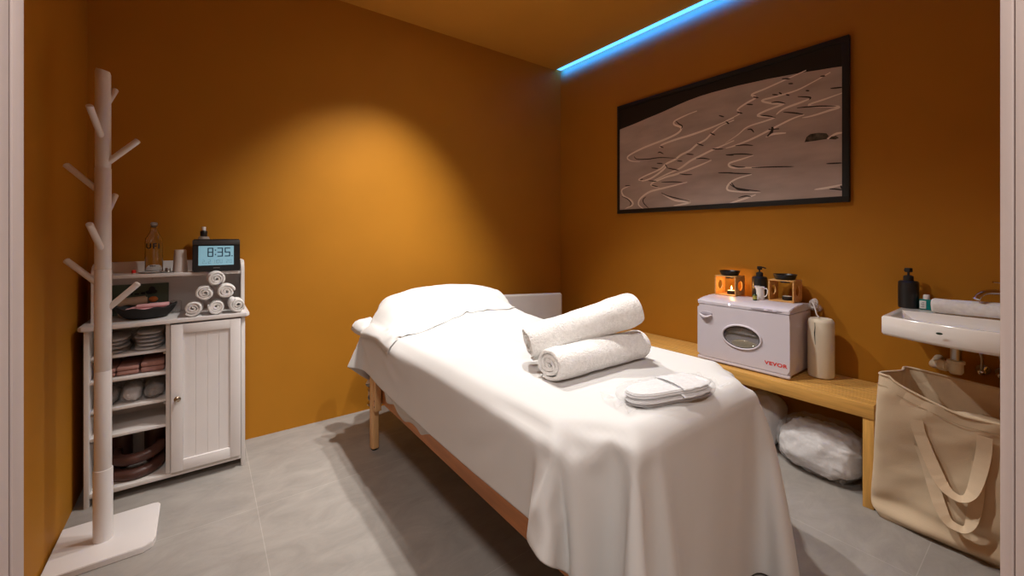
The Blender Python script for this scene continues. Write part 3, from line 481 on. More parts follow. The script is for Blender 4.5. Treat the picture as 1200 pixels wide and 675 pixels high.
    '95 -63 -23 78 94 93 93 93 92 94 87 61 41 65 89 50 1 36 73 18 2 7 44 63 72 72 70 65 40 6 67 -2 -7 -4 60 74 59 55 70 80 79 48 -19 -24 33 86 56 24 85 84 49 60 97 95 84 99 97 98 98 93 '
    '58 39 97 -41 -63 53 92 94 93 93 92 93 91 70 47 43 81 80 20 -4 46 71 17 3 7 41 62 71 72 70 68 50 -19 -2 1 54 76 59 53 66 78 79 59 -8 -27 9 71 78 20 45 93 74 43 66 97 93 84 98 98 98 '
    '97 85 48 47 97 -30 -75 17 85 94 94 93 91 93 93 79 52 39 59 89 53 -3 1 56 66 19 3 10 37 60 70 71 71 69 -14 6 48 77 62 52 60 75 80 65 5 -24 -8 48 86 48 12 60 96 64 40 71 97 90 85 98 '
    '98 98 94 78 44 50 97 -20 -80 -16 71 92 95 93 91 92 94 85 61 42 42 77 79 22 -15 11 63 62 18 3 14 36 57 69 70 72 -3 45 75 65 53 55 72 79 70 19 -19 -17 23 79 72 17 22 76 92 54 40 75 98 89 '
    '84 98 98 97 89 72 41 54 98 -11 -81 -43 48 90 95 93 91 91 94 89 71 46 42 50 89 51 -1 -18 22 69 57 19 5 15 35 57 65 70 33 73 68 52 54 67 79 72 31 -7 -24 4 60 85 44 6 34 87 84 45 43 80 '
    '97 84 86 99 98 94 86 63 41 58 99 -3 -79 -63 21 83 94 94 90 92 92 93 78 54 47 32 73 79 20 -17 -11 33 72 53 19 10 14 34 57 62 58 69 56 53 61 78 74 40 2 -21 -7 35 83 66 20 9 47 94 72 41 '
    '46 83 97 81 87 98 98 92 79 59 41 61 99 4 -71 -79 -8 71 93 94 92 89 92 94 84 60 49 40 41 89 49 -5 -21 -2 42 73 50 19 9 19 35 55 55 60 51 57 76 75 48 12 -14 -12 11 67 82 39 11 15 61 95 '
    '61 38 50 85 96 79 88 98 96 90 72 55 42 64 99 11 -70 -81 -36 52 91 94 93 90 88 94 90 66 48 43 36 69 78 15 -19 -17 8 50 73 46 18 11 25 35 48 50 56 72 76 55 17 1 -12 -5 38 86 62 22 11 19 '
    '74 91 50 38 54 88 93 78 89 98 94 84 68 52 44 66 100 18 -71 -83 -52 24 86 94 94 90 88 92 93 74 50 41 34 52 88 44 -12 -22 -5 15 57 72 40 21 13 28 '
    ,
    '2109 -58 -58 -57 -58 -58 19 66 56 65 84 98 98 86 31 -43 -79 -87 -66 -9 55 64 53 24 1 -4 -16 -8 -2 4 3 8 -1 8 9 15 15 14 -29 -84 -98 -88 -89 -100 -68 4 68 92 100 100 54 77 100 100 101 100 100 96 74 77 '
    '77 76 81 -57 -58 -58 -58 -68 -28 34 65 53 84 98 98 88 37 -35 -76 -87 -68 -6 53 65 51 21 1 -12 -8 -7 -5 6 3 1 10 6 4 14 16 13 -28 -82 -98 -87 -93 -98 -54 19 63 82 92 99 76 55 100 100 99 101 68 58 '
    '75 77 76 76 82 -58 -58 -58 -68 -71 -57 1 45 58 83 97 98 89 44 -27 -73 -86 -70 -5 54 65 46 20 -1 -11 -8 -9 -4 5 4 6 4 3 8 9 19 14 -28 -81 -98 -85 -96 -93 -40 31 64 75 82 88 91 95 48 96 99 25 '
    '70 66 76 74 76 76 81 -57 -59 -69 -71 -72 -71 -28 23 51 78 96 98 91 49 -19 -68 -85 -72 -4 53 65 43 19 -3 -8 -10 -9 -5 9 5 2 4 4 4 9 20 13 -27 -80 -97 -86 -98 -87 -22 39 67 75 83 92 92 70 55 96 '
    '92 49 -31 67 74 73 76 74 82 -59 -69 -73 -72 -73 -77 -51 -2 38 73 91 98 93 55 -12 -61 -85 -73 -3 55 62 40 18 -6 -7 -12 -7 -4 8 4 2 10 -2 3 10 20 11 -25 -80 -97 -86 -100 -76 -7 47 67 80 85 88 92 93 '
    '27 78 27 25 -14 58 75 74 75 76 -69 32 -44 -60 -70 -72 -79 -66 -28 21 61 88 98 95 60 -7 -53 -84 -75 -2 56 60 38 13 -3 -9 -9 -10 0 1 6 5 9 -2 1 7 22 10 -23 -79 -97 -88 -100 -61 6 52 70 88 88 86 '
    '75 44 88 -41 11 26 60 81 81 90 62 87 41 -18 -7 -40 -61 -70 -77 -75 -48 -1 46 82 97 96 65 -2 -44 -83 -77 -1 54 60 37 9 -2 -11 -7 -11 -1 4 5 6 8 -3 -1 8 21 10 -21 -79 -96 -90 -98 -46 18 58 82 87 '
    '88 67 55 81 54 -40 14 66 80 61 84 68 94 24 29 -35 -14 -17 -40 -63 -73 -80 -63 -22 26 73 94 98 69 3 -36 -77 -81 0 54 59 32 9 -3 -11 -8 -10 1 2 5 10 3 -3 -2 6 21 10 -18 -79 -96 -93 -92 -30 29 69 '
    '87 88 74 57 74 87 -6 26 31 69 39 80 32 98 71 -23 52 -59 -32 -13 -25 -41 -66 -78 -76 -44 6 59 91 98 75 5 -27 -71 -84 0 57 54 31 4 0 -13 -6 -10 0 2 6 4 8 0 -9 8 21 8 -15 -79 -94 -98 -83 -14 '
    '41 79 89 81 64 65 84 86 35 32 32 -3 73 -10 91 90 43 -26 67 -74 -59 -29 -15 -25 -50 -70 -80 -64 -17 42 85 98 78 7 -19 -62 -87 2 55 52 28 3 -2 -7 -12 -7 -1 2 6 5 6 0 -10 7 20 7 -11 -80 -93 -100 '
    '-70 1 53 88 86 68 64 79 87 2 17 21 84 71 -44 82 66 66 33 -40 57 -64 -73 -59 -27 -19 -24 -58 -77 -76 -41 19 74 98 83 -2 -3 -52 -89 3 54 51 24 1 -2 -8 -10 -7 0 1 8 2 7 -1 -10 4 21 3 -5 -80 '
    '-94 -101 -53 17 67 87 79 63 73 86 30 -11 8 90 80 -25 86 64 -57 78 3 46 41 -47 -65 -73 -58 -24 -21 -29 -67 -81 -61 -8 58 96 86 0 0 -40 -88 4 53 48 20 0 -2 -7 -9 -5 -6 5 5 4 7 -1 -11 3 20 1 '
    '-2 -80 -95 -97 -35 33 75 86 68 68 85 50 -1 -9 75 78 22 66 62 -16 -20 -27 57 57 20 -26 -47 -65 -73 -57 -22 -20 -40 -77 -76 -34 33 91 92 8 0 -33 -88 6 53 44 17 -2 -3 -4 -9 -6 -3 2 6 3 5 0 -12 2 '
    '21 1 -1 -80 -97 -91 -14 47 83 73 67 83 65 3 -2 52 65 70 67 25 -18 -61 -19 50 54 53 9 -13 -27 -47 -67 -73 -54 -18 -24 -55 -81 -60 6 77 95 19 0 -27 -87 9 52 41 11 -1 -3 -4 -7 -7 -2 2 4 4 5 1 '
    '-12 -2 23 0 0 -81 -99 -78 7 59 79 69 79 77 10 3 47 70 73 71 29 -22 -68 -5 5 42 47 51 3 -13 -8 -26 -48 -69 -73 -49 -17 -31 -70 -77 -27 59 95 29 0 -21 -84 11 51 36 6 0 -4 -4 -4 -7 -2 3 2 2 '
    '8 -1 -10 -5 23 0 0 -82 -100 -59 28 67 71 76 83 31 1 43 73 75 72 52 -36 -37 9 -23 -9 40 44 45 0 -10 -8 -7 -27 -47 -71 -73 -44 -16 -46 -80 -56 27 92 41 0 -15 -82 14 49 31 3 0 -5 -4 0 -9 0 2 '
    '2 2 5 0 -8 -8 23 0 0 -83 -100 -33 46 68 71 84 51 3 44 74 74 72 57 18 -38 2 -17 -19 -26 41 41 43 44 -46 -13 -4 -11 -26 -48 -72 -72 -39 -20 -64 -76 -14 83 53 0 -10 -79 17 47 24 1 -2 0 -3 -4 -5 '
    '0 0 2 2 4 0 -6 -11 23 0 0 -86 -93 -3 55 67 80 69 12 42 74 75 73 58 25 14 -15 -22 -27 -39 13 38 38 39 68 -74 -43 -12 -4 -12 -26 -50 -72 -73 -32 -31 -78 -51 47 74 0 -7 -74 21 44 16 0 -2 1 -6 '
    '1 -6 2 -1 1 2 3 0 -3 -13 21 0 0 -92 -70 19 58 73 81 26 42 73 74 75 52 33 19 2 -20 -32 -39 -4 37 43 31 9 52 -59 -72 -38 -10 -7 -14 -25 -53 -72 -72 -26 -53 -75 9 76 2 -3 -68 23 40 8 -1 0 '
    '-3 2 -3 -3 0 0 1 1 2 0 -2 -12 18 -5 5 -89 -48 34 62 83 44 44 73 74 73 46 41 27 13 -15 -32 -41 -16 33 43 27 13 -5 31 -50 -47 -69 -34 -7 -11 -14 -27 -54 -72 -71 -27 -74 -34 66 5 -1 -60 26 34 1 '
    '-2 2 -2 0 -2 -1 0 0 1 -1 3 0 -1 -12 15 -11 11 -79 -26 44 72 60 54 72 74 67 31 50 41 25 -9 -30 -42 -25 27 41 25 11 -5 -4 6 -6 -53 -51 -65 -28 -8 -13 -16 -27 -55 -73 -70 -39 -73 46 5 0 -50 33 '
    '17 0 0 0 -1 0 -1 0 0 0 0 0 1 0 1 -10 10 -12 12 -58 -12 55 80 55 71 74 55 25 45 46 52 0 -26 -42 -34 22 40 21 6 -9 2 2 -8 2 0 -54 -57 -59 -22 -11 -12 -21 -27 -57 -72 -70 -66 8 0 0 '
    '-35 32 3 0 0 0 0 0 0 0 0 0 0 0 0 0 0 0 0 -1 1 -25 -10 78 79 63 72 39 25 48 52 59 16 -17 -43 -40 16 36 17 4 -9 3 9 19 -33 23 12 0 -54 -64 -51 -17 -13 -14 -22 -31 -59 -72 -75 -72 '
    '5 -1 2 5 2 2 0 1 0 0 1 0 0 0 0 0 0 -1 -1 -2 -3 -2 -1 -21 58 79 78 68 15 39 53 58 60 26 -1 -43 -45 10 31 10 8 -7 11 21 29 36 -44 34 27 16 2 -52 -70 -43 -15 -11 -14 -27 -39 -57 '
    '-72 -90 -6 7 7 0 0 0 0 1 0 1 1 0 1 1 0 1 1 1 1 3 2 2 1 -16 30 86 48 33 46 55 60 61 35 14 -41 -45 3 22 5 6 12 24 33 39 41 41 -50 32 43 34 1 19 -53 -71 -35 -14 -2 -49 '
    '-18 -29 -77 -30 -38 1 0 2 1 1 1 1 0 1 0 0 1 0 0 1 0 0 0 0 1 -1 1 26 30 59 -24 54 58 65 62 30 42 -36 -46 2 9 10 18 25 35 40 42 39 35 28 -21 19 34 53 33 7 4 -56 -67 -30 '
    '-3 -61 -23 -23 -12 -9 -42 -10 6 4 2 1 1 1 1 1 0 1 1 1 0 1 1 0 1 0 0 -1 0 21 4 12 34 30 51 72 37 53 -25 -45 3 10 19 27 36 40 40 36 30 20 14 12 69 -12 -10 22 58 12 6 5 '
    '-62 -62 -10 3 -21 -27 -2 -31 -9 -4 1 1 1 1 0 1 1 0 1 1 0 1 1 0 1 1 1 0 1 1 2 14 -3 19 8 33 21 67 50 -20 -34 7 18 30 37 40 36 28 21 12 5 3 0 -1 95 -8 -10 -11 -13 -1 '
    '5 14 10 -67 25 -5 -39 5 -15 -24 -1 -2 0 0 1 0 1 1 0 1 1 0 1 1 0 1 1 1 0 1 1 1 2 3 7 0 27 6 37 26 -4 -25 19 31 38 37 30 15 7 3 -1 -5 -7 -3 -2 0 98 -7 -10 -11 '
    '-13 -12 -15 -19 -21 -18 21 22 -25 6 -30 -1 -1 -1 0 0 1 0 1 0 1 1 0 1 1 0 1 1 1 1 0 1 1 1 2 2 2 5 2 33 -5 -34 14 32 36 29 18 9 -11 -11 -5 -2 -3 -2 -1 -1 -1 -1 95 -7 '
    '-6 -14 -21 -18 -15 -13 -12 -15 -3 5 14 -22 0 -1 -1 -1 0 1 0 0 1 0 1 0 1 1 0 1 1 1 1 0 1 1 1 1 2 2 2 1 4 -4 35 -27 5 7 3 3 3 4 3 3 3 3 3 2 3 4 3 4 '
    '39 -5 5 8 0 -15 -15 -17 -8 -13 -5 -5 1 2 1 -1 -1 0 -1 1 0 0 1 0 1 0 1 1 0 1 1 1 0 1 1 1 1 1 2 1 2 0 -2 -7 8 13 6 3 3 4 3 3 3 3 3 3 3 2 3 2 '
    '3 2 45 1 0 1 1 1 1 1 -4 -7 -4 -2 -1 1 0 -1 -1 0 0 0 0 0 0 1 0 1 1 0 1 1 1 0 1 1 1 1 1 1 2 1 2 1 0 0 2 8 7 3 3 3 4 3 3 3 3 3 3 2 '
    '3 2 2 3 98 1 1 1 1 1 -1 1 -5 -4 -3 -1 -1 0 -1 0 -1 0 0 0 0 0 0 1 0 1 0 1 1 1 0 1 1 1 1 1 1 1 2 1 2 1 1 0 3 6 6 3 4 3 3 3 4 3 3 2 '
    '3 3 2 3 2 2 99 2 1 1 0 1 0 -2 -3 -3 -2 -2 -1 0 -1 0 -1 0 0 0 0 0 0 0 1 1 0 1 1 0 1 1 1 1 1 1 1 2 1 1 1 2 1 1 3 5 5 3 4 3 4 3 3 3 '
    '3 3 3 2 3 2 2 3 100 1 1 1 1 0 -1 -1 -3 -2 -1 -2 -2 0 -1 0 -1 0 0 0 0 0 0 0 1 0 1 1 0 1 1 1 1 1 1 1 1 1 2 1 1 2 1 2 3 4 5 3 4 3 3 4 '
    '3 3 3 3 2 3 3 2 2 2 100 1 1 1 0 0 0 -2 -2 -2 -1 -2 -2 0 -1 0 -1 0 0 0 0 0 0 0 1 0 1 0 1 1 1 1 1 1 1 1 1 1 2 1 1 2 1 2 3 4 4 3 4 4 '
    '3 3 3 3 3 3 3 3 2 3 2 2 99 1 2 0 1 0 -1 -3 -1 -2 0 -2 -1 -1 -1 0 -1 0 0 -1 1 0 0 0 1 0 0 1 1 1 1 1 1 1 1 1 1 1 2 1 1 2 2 1 3 4 4 3 '
    '4 3 3 4 3 3 3 3 3 2 3 2 2 2 100 1 1 1 0 0 -3 0 -2 -1 0 -2 -1 -1 -1 0 -1 0 0 -1 0 1 0 0 0 1 0 1 1 0 1 1 1 2 1 1 1 1 2 1 1 2 2 2 3 3 '
    '4 3 3 4 3 3 4 3 3 3 2 3 3 2 2 2 100 1 1 0 1 -3 0 -1 -1 -1 -1 -1 -1 -1 -1 0 -1 0 -1 0 0 1 0 0 0 0 1 1 0 1 1 1 1 1 2 1 1 1 2 1 2 1 2 2 '
    '3 3 3 3 4 3 4 3 3 3 3 3 3 3 2 3 2 2 99 2 1 0 -1 -1 0 -2 0 -1 -1 -2 -1 0 -1 0 -1 0 -1 0 0 0 1 0 0 0 1 0 1 1 1 1 1 1 1 2 1 1 2 1 2 1 '
    '2 2 3 2 4 3 3 4 3 3 4 3 3 3 3 2 3 2 2 2 100 1 1 0 -1 0 -1 -1 -1 -1 0 -2 -1 0 -1 -1 0 0 -1 0 0 0 0 1 0 0 1 0 1 1 1 1 1 1 1 2 1 1 2 1 '
    '2 1 2 2 3 2 4 2 4 3 4 3 3 4 3 2 3 3 3 2 2 2 100 1 1 -1 0 0 -2 -1 0 -1 -1 -1 -1 0 -1 -1 0 0 -1 0 0 0 0 0 1 0 0 1 1 1 1 1 1 1 1 2 1 1 '
    '2 1 2 1 2 2 3 2 4 2 4 3 3 3 4 3 3 3 3 3 2 3 2 2 100 1 0 0 0 -1 -1 -1 0 -1 -1 -1 -1 -1 0 -1 0 0 -1 0 0 0 0 0 0 1 0 1 1 1 1 1 1 1 1 2 '
    '1 1 2 1 2 1 2 2 3 2 3 3 3 4 3 3 3 4 3 3 3 2 3 3 2 2 100 1 0 0 -1 0 -1 -1 -1 0 -1 -1 -1 -1 0 -1 0 0 -1 0 0 0 0 0 0 0 0 2 1 1 1 1 1 1 '
    '1 1 2 1 2 1 2 1 2 2 2 3 3 3 3 3 3 4 3 3 3 3 3 3 3 2 3 2 100 1 0 0 -1 0 -1 -1 -1 0 -1 -1 -1 -1 0 -1 0 0 -1 0 0 0 0 0 0 0 0 1 1 2 1 1 '
    '1 1 1 2 1 1 2 1 2 1 2 2 2 3 3 3 3 3 3 3 4 3 3 3 3 3 3 2 3 2 100 1 0 0 -1 -1 -1 0 -1 0 -2 0 -1 -1 0 -1 0 0 -1 0 0 0 0 0 0 0 0 1 1 1 '
    '2 1 1 1 1 1 2 1 2 1 2 1 2 2 2 3 3 2 3 4 3 3 3 3 4 3 3 2 3 3 2 3 100 1 0 -1 0 -1 -1 -1 0 -1 -1 0 -1 -1 0 -1 0 0 -1 0 0 0 0 0 0 0 -1 2 '
    '1 1 2 1 1 1 1 1 2 1 1 2 2 1 2 2 2 2 3 3 3 3 3 4 3 3 3 3 3 3 3 3 2 2 100 1 0 -1 0 -1 -1 -1 -1 0 -1 0 -1 -1 0 -1 0 0 -1 0 0 0 0 0 0 0 '
    '-1 2 1 1 1 2 1 1 1 1 2 1 1 2 2 1 2 2 2 2 3 3 3 3 3 3 3 4 3 3 3 3 3 3 2 3 101 0 0 -1 0 -1 -1 -1 -1 0 -1 -1 0 -1 0 -1 0 0 -1 0 0 0 0 0 '
    '0 -1 0 1 2 1 1 2 1 1 1 1 2 1 1 2 1 2 2 2 2 2 3 3 2 4 3 3 3 3 3 4 3 3 2 3 3 3 100 0 0 -1 -1 0 -1 -1 -1 0 -1 -1 0 -1 0 -1 0 0 0 -1 0 0 '
    '0 0 -1 0 0 1 2 1 1 1 2 1 1 1 1 2 1 2 1 2 2 2 2 2 3 2 3 3 4 3 3 3 3 3 3 3 3 3 3 3 100 0 0 -1 -1 0 -1 -1 -1 0 -1 -1 -1 0 0 -1 0 0 -1 0 '
    '0 0 0 0 -1 0 0 1 2 1 1 1 1 2 1 1 1 2 1 2 1 2 2 2 2 2 2 3 3 3 3 3 4 3 3 3 3 3 3 3 3 3 100 0 0 -1 -1 0 -1 -1 -1 0 -1 -1 -1 0 0 -1 0 0 '
    '-1 0 0 0 0 -1 0 0 -1 2 1 2 1 1 1 2 1 1 1 2 1 2 1 2 2 2 2 2 2 3 3 3 3 3 3 4 3 3 3 3 3 3 3 3 101 -1 0 -1 -1 -1 -1 0 -1 -1 -1 0 -1 0 -1 0 '
    '0 0 -1 0 0 0 0 -1 0 0 -1 2 1 2 1 1 1 2 1 1 1 2 1 2 1 2 2 2 1 2 3 2 3 3 4 3 3 3 3 3 4 3 3 3 3 3 100 0 -1 -1 -1 -1 -1 -1 0 -1 -1 0 -1 0 '
    '-1 0 0 0 -1 0 0 0 -1 0 0 0 -1 2 1 2 1 1 1 1 2 1 1 1 2 2 1 2 2 1 2 2 2 3 3 3 3 4 3 3 3 3 3 4 3 3 3 4 100 0 -1 -1 -1 -1 -1 -1 -1 0 -1 0 '
    '-1 0 -1 0 0 0 -1 0 0 0 -1 0 0 -1 0 1 2 1 2 1 1 1 1 2 1 1 2 1 2 2 1 2 2 2 2 3 3 3 3 3 4 3 3 3 3 3 3 4 3 4 101 -1 -1 -1 -1 -1 -1 -1 -1 0 '
    '-1 -1 0 0 -1 0 0 -1 0 0 0 0 -1 0 0 -1 0 1 2 1 2 1 1 1 1 2 1 1 2 1 2 2 1 2 2 2 2 2 3 3 4 3 3 4 3 3 3 3 3 4 3 4 100 -1 -1 -1 -1 -1 -1 -1 '
    '-1 0 -1 -1 0 -1 0 0 0 -1 0 0 0 0 -1 0 0 -1 0 1 2 1 2 1 1 1 1 1 2 1 2 1 2 1 2 2 1 2 3 2 3 3 3 4 3 3 4 3 3 3 3 3 5 4 100 0 -1 -1 -2 -1 '
    '-1 -1 -1 -1 -1 0 0 -1 0 0 0 -1 0 0 0 0 -1 0 0 -1 0 1 2 1 2 1 1 1 1 1 2 1 1 2 2 1 2 2 1 2 2 3 3 3 3 4 3 3 3 4 3 3 3 3 5 4 101 -1 -1 -1 '
    '-2 -1 -1 -1 -2 0 -1 0 -1 0 0 0 -1 0 0 0 0 0 -1 0 -1 0 -1 2 2 1 2 1 1 1 1 1 2 1 1 2 1 2 2 1 2 2 2 2 3 4 3 3 4 3 3 3 4 3 2 4 5 5 100 -1 '
    '-1 -1 -2 -1 -1 -2 -1 0 -1 -1 0 0 0 -1 0 0 0 0 0 -1 0 0 -1 0 -1 2 2 1 2 1 1 1 1 1 1 2 1 2 1 2 1 2 2 1 3 2 3 3 4 3 3 4 3 3 3 3 3 4 5 5 '
    '101 -2 -1 -1 -2 -1 -2 -1 -1 -1 0 -1 0 0 0 -1 0 0 0 0 -1 0 0 0 -1 0 -1 2 2 1 2 1 1 1 1 1 1 2 1 2 1 2 1 2 1 2 2 3 3 3 3 4 3 4 3 3 3 3 2 4 '
    '6 5 100 -1 -2 -1 -2 -1 -2 -1 -1 -1 -1 0 0 0 -1 0 0 0 0 0 -1 0 0 0 -1 0 -2 3 2 1 2 1 1 1 1 1 1 2 1 2 1 2 1 2 1 2 2 2 4 3 3 4 3 3 4 3 3 3 '
    '2 4 6 6 101 -2 -2 -1 -2 -1 -2 -1 -1 -1 -1 0 0 -1 0 0 0 0 0 0 0 -1 0 0 0 -1 -3 4 2 1 2 1 1 1 1 0 2 1 2 1 2 1 2 1 2 1 3 2 3 4 3 3 4 3 4 3 '
    '3 2 2 5 6 6 100 -2 -1 -2 -2 -2 -1 -2 -1 -1 0 -1 0 0 0 0 0 0 0 -1 0 0 0 0 0 -1 -3 4 2 1 1 2 1 1 0 1 2 1 2 1 2 1 2 1 1 2 2 3 3 3 4 3 4 3 '
    '4 3 2 2 2 6 6 6 101 -2 -2 -2 -2 -2 -1 -2 -1 -1 0 -1 0 0 0 0 0 0 0 -1 0 0 0 0 0 -1 -4 5 2 1 1 2 1 1 0 1 2 1 2 1 1 2 1 2 1 2 2 3 3 3 4 3 '
    '3 4 3 4 2 0 3 6 6 7 100 -2 -2 -2 -2 -2 -2 -1 -1 -1 -1 0 0 0 0 0 0 -1 0 0 0 0 0 -1 1 -1 -5 5 3 1 1 1 2 1 0 0 2 2 2 1 1 2 1 1 1 3 1 3 4 3 '
    '4 3 3 4 3 3 1 0 5 6 5 8 101 -3 -2 -2 -2 -2 -2 -1 -2 0 -1 0 -1 0 1 0 -1 0 0 0 0 0 0 -1 1 -1 -5 0 8 0 2 1 1 2 -2 2 3 1 1 2 1 1 2 1 1 2 2 3 '
    '3 4 3 3 4 4 3 3 -1 0 6 6 6 8 100 -2 -3 -2 -2 -2 -2 -1 -2 -1 0 -1 0 0 0 0 0 0 0 0 0 -1 0 -1 1 0 -6 -4 12 1 1 1 2 1 -2 3 2 2 1 2 1 1 1 1 1 3 '
    '1 4 3 4 3 3 4 3 4 1 -3 3 7 4 7 9 101 -3 -3 -2 -3 -1 -2 -2 -1 -1 -1 0 0 0 0 0 0 0 0 0 -1 0 -1 -2 2 1 -6 -8 15 1 1 1 2 1 -3 5 2 1 2 1 2 1 1 1 '
    '0 4 1 3 4 3 3 4 3 4 3 -2 -3 7 5 3 9 10 100 -3 -3 -2 -3 -2 -2 -1 -2 -1 0 -1 0 1 0 0 0 0 -1 0 0 -1 0 -3 2 1 -6 -9 15 1 1 1 3 1 -3 5 2 2 1 2 1 2 '
    '1 0 0 4 1 4 3 4 2 4 4 4 0 -7 3 7 2 6 10 11 101 -4 -3 -3 -2 -2 -2 -1 -2 -1 0 -1 0 1 0 0 0 -1 0 -1 0 -2 0 -3 2 1 -6 -10 16 2 -1 2 4 0 -3 6 2 2 2 2 '
    '1 1 1 1 -1 4 1 4 4 3 3 4 4 3 -6 -5 7 2 4 8 11 11 100 -3 -4 -3 -2 -3 -1 -2 -1 -2 -1 0 0 1 0 0 0 0 -1 -1 0 -2 -1 -4 2 2 -6 -11 16 2 -1 2 5 -1 -2 7 1 2 '
    '3 1 2 2 1 0 -1 3 3 1 6 2 4 5 3 -2 -12 6 1 3 7 11 11 11 100 -3 -4 -3 -3 -2 -2 -2 0 -3 -1 0 0 1 1 0 -1 0 -1 -2 0 -2 -1 -5 2 3 -7 -11 16 2 -2 3 5 -2 -1 8 '
    '1 2 3 2 2 2 1 1 -1 2 -1 5 6 2 5 4 2 -15 -2 2 4 4 10 12 11 12 101 -4 -4 -3 -4 -1 -3 -1 -1 -4 1 0 0 0 -1 2 0 -2 0 -3 0 -2 -2 -5 1 4 -7 -12 17 2 -4 5 4 -5 '
    '5 6 0 3 3 3 2 2 2 1 -2 3 -2 7 3 5 5 3 -10 -16 2 4 4 10 11 12 11 12 100 -4 -4 -4 -3 -3 -2 -1 -2 -3 1 0 0 1 -1 1 0 -2 -2 -2 -2 -1 -2 -6 1 4 -6 -13 17 1 -4 6 '
    '4 -6 7 4 1 4 3 3 3 2 2 1 -1 -9 7 9 4 6 4 -5 -33 5 3 7 9 11 11 11 12 12 100 -5 -3 -4 -3 -4 -3 -2 0 -2 -5 5 -4 5 0 -2 1 -2 -2 -3 -3 0 -3 -6 0 5 -6 -13 16 2 '
    '-6 6 4 -5 7 4 1 4 3 4 3 2 -2 -16 3 8 9 10 5 5 0 -50 7 5 7 10 11 11 11 11 12 12 100 -5 -4 -3 -4 -3 -3 -4 -2 1 -6 0 2 3 1 -1 -2 -1 -2 -3 -4 -1 -1 -7 -1 5 -5 -13 '
    '15 1 -6 7 3 -4 7 3 2 3 4 5 2 -2 -21 10 4 8 9 10 6 4 -67 9 6 8 11 11 12 10 11 12 12 13 100 -5 -4 -3 -4 -3 -4 -3 -3 -3 -2 -7 2 5 2 1 -1 -3 -2 -2 -4 -3 -2 -5 -3 5 '
    '-3 -14 15 0 -7 7 3 -4 7 2 3 4 5 4 0 -22 4 6 10 8 9 11 4 -77 9 8 9 11 12 11 11 10 12 12 12 13 100 -5 -4 -4 -3 -4 -3 -4 -3 -4 -3 -6 -5 2 7 2 1 -3 -3 -2 -4 -4 -1 -5 '
    '-4 5 -2 -14 14 0 -8 7 2 -3 7 1 3 5 5 3 -11 -14 10 10 8 10 6 10 -81 7 9 11 11 11 12 11 10 11 12 12 12 13 100 -5 -5 -3 -3 -4 -4 -3 -3 -5 -5 -4 -6 -5 2 8 2 0 -4 -2 -4 -5 '
    '-2 -4 -4 4 -1 -14 13 -1 -7 6 1 -2 6 1 3 6 6 -6 -21 11 9 10 9 3 12 -78 5 9 10 11 11 11 11 10 11 11 12 12 13 13 100 -6 -4 -4 -3 -3 -4 -4 -3 -5 -4 -5 -6 -5 -6 2 8 2 -1 -5 '
    '-3 -4 -4 -3 -5 3 0 -13 11 -1 -7 6 -1 -1 5 1 4 7 1 -20 2 12 10 8 4 11 -73 4 8 9 10 10 11 11 10 11 11 12 11 13 13 12 99 -5 -4 -4 -3 -4 -3 -4 -4 -4 -5 -5 -6 -5 -5 -5 -1 8 '
    '0 -1 -6 -4 -3 -3 -5 1 1 -11 8 -1 -6 4 -1 0 3 1 5 6 -8 -14 14 11 7 6 7 -63 3 6 8 7 10 11 11 9 12 10 12 12 12 13 12 13 100 -6 -4 -4 -3 -3 -4 -4 -3 -5 -5 -5 -5 -6 -5 -5 '
    '-5 -2 7 -3 -2 -5 -4 -3 -4 -1 1 -8 4 -1 -3 0 -1 1 1 2 2 4 -13 5 14 4 5 6 -49 2 4 7 4 7 12 12 7 13 9 12 12 12 13 12 13 13 99 -6 -4 -3 -4 -3 -3 -4 -4 -4 -5 -6 -5 -5 '
    '-6 -5 -5 -5 -4 4 -3 -4 -4 -3 -4 -1 -1 -3 -2 0 -2 -1 -1 0 1 1 1 3 -7 10 0 4 9 -34 2 1 6 0 7 11 12 7 12 10 11 12 13 12 12 13 12 13 100 -6 -6 -3 -3 -3 -3 -4 -4 -4 -5 -5 '
    '-6 -5 -6 -5 -5 -5 -4 -6 0 -4 -3 -4 -2 -2 -1 -2 -1 -2 -1 -1 -1 0 0 0 1 0 1 0 2 4 -16 1 -3 6 -5 7 11 11 7 10 11 12 12 12 12 12 12 12 12 12 99 -6 -6 -5 -1 -3 -3 -3 -4 -5 '
    '-4 -6 -5 -6 -6 -6 -5 -6 -4 -4 -4 -3 -4 -2 -2 -3 0 -2 -1 -2 -1 -1 -1 0 -1 1 0 1 0 0 -1 -5 -1 -4 0 -5 7 7 3 15 8 12 12 12 12 12 11 12 10 11 9 9 99 -5 -6 -6 -5 1 -4 -2 '
    '-4 -4 -4 -7 -5 -6 -6 -7 -6 -6 -4 -3 -3 -3 -3 -3 -2 -3 -1 -1 -1 -2 -1 -1 -1 -1 1 0 1 0 -1 0 -2 -2 -5 -3 -3 -1 0 4 13 12 12 12 12 11 10 10 8 8 7 6 6 6 97 -5 -5 -4 -6 -4 '
    '2 -4 -3 -4 -3 -8 -5 -6 -6 -6 -7 -6 -3 -3 -3 -3 -3 -2 -3 -2 -1 -2 -2 -1 -2 0 -1 0 -1 1 0 0 0 -1 -1 -3 -4 -5 -2 -4 0 7 12 12 12 11 7 6 5 3 4 3 4 0 0 6 73 2 2 -1 '
    '0 -2 -2 2 -3 -17 8 -7 -7 -8 -7 -7 -5 -3 -2 -3 -2 -3 -3 -2 -2 -2 -2 -2 -2 -1 -2 -1 0 -1 0 1 0 0 0 0 -2 -3 -4 -4 -3 -3 -1 6 12 9 4 -1 -1 0 0 1 1 1 1 1 2 1 40 0 '
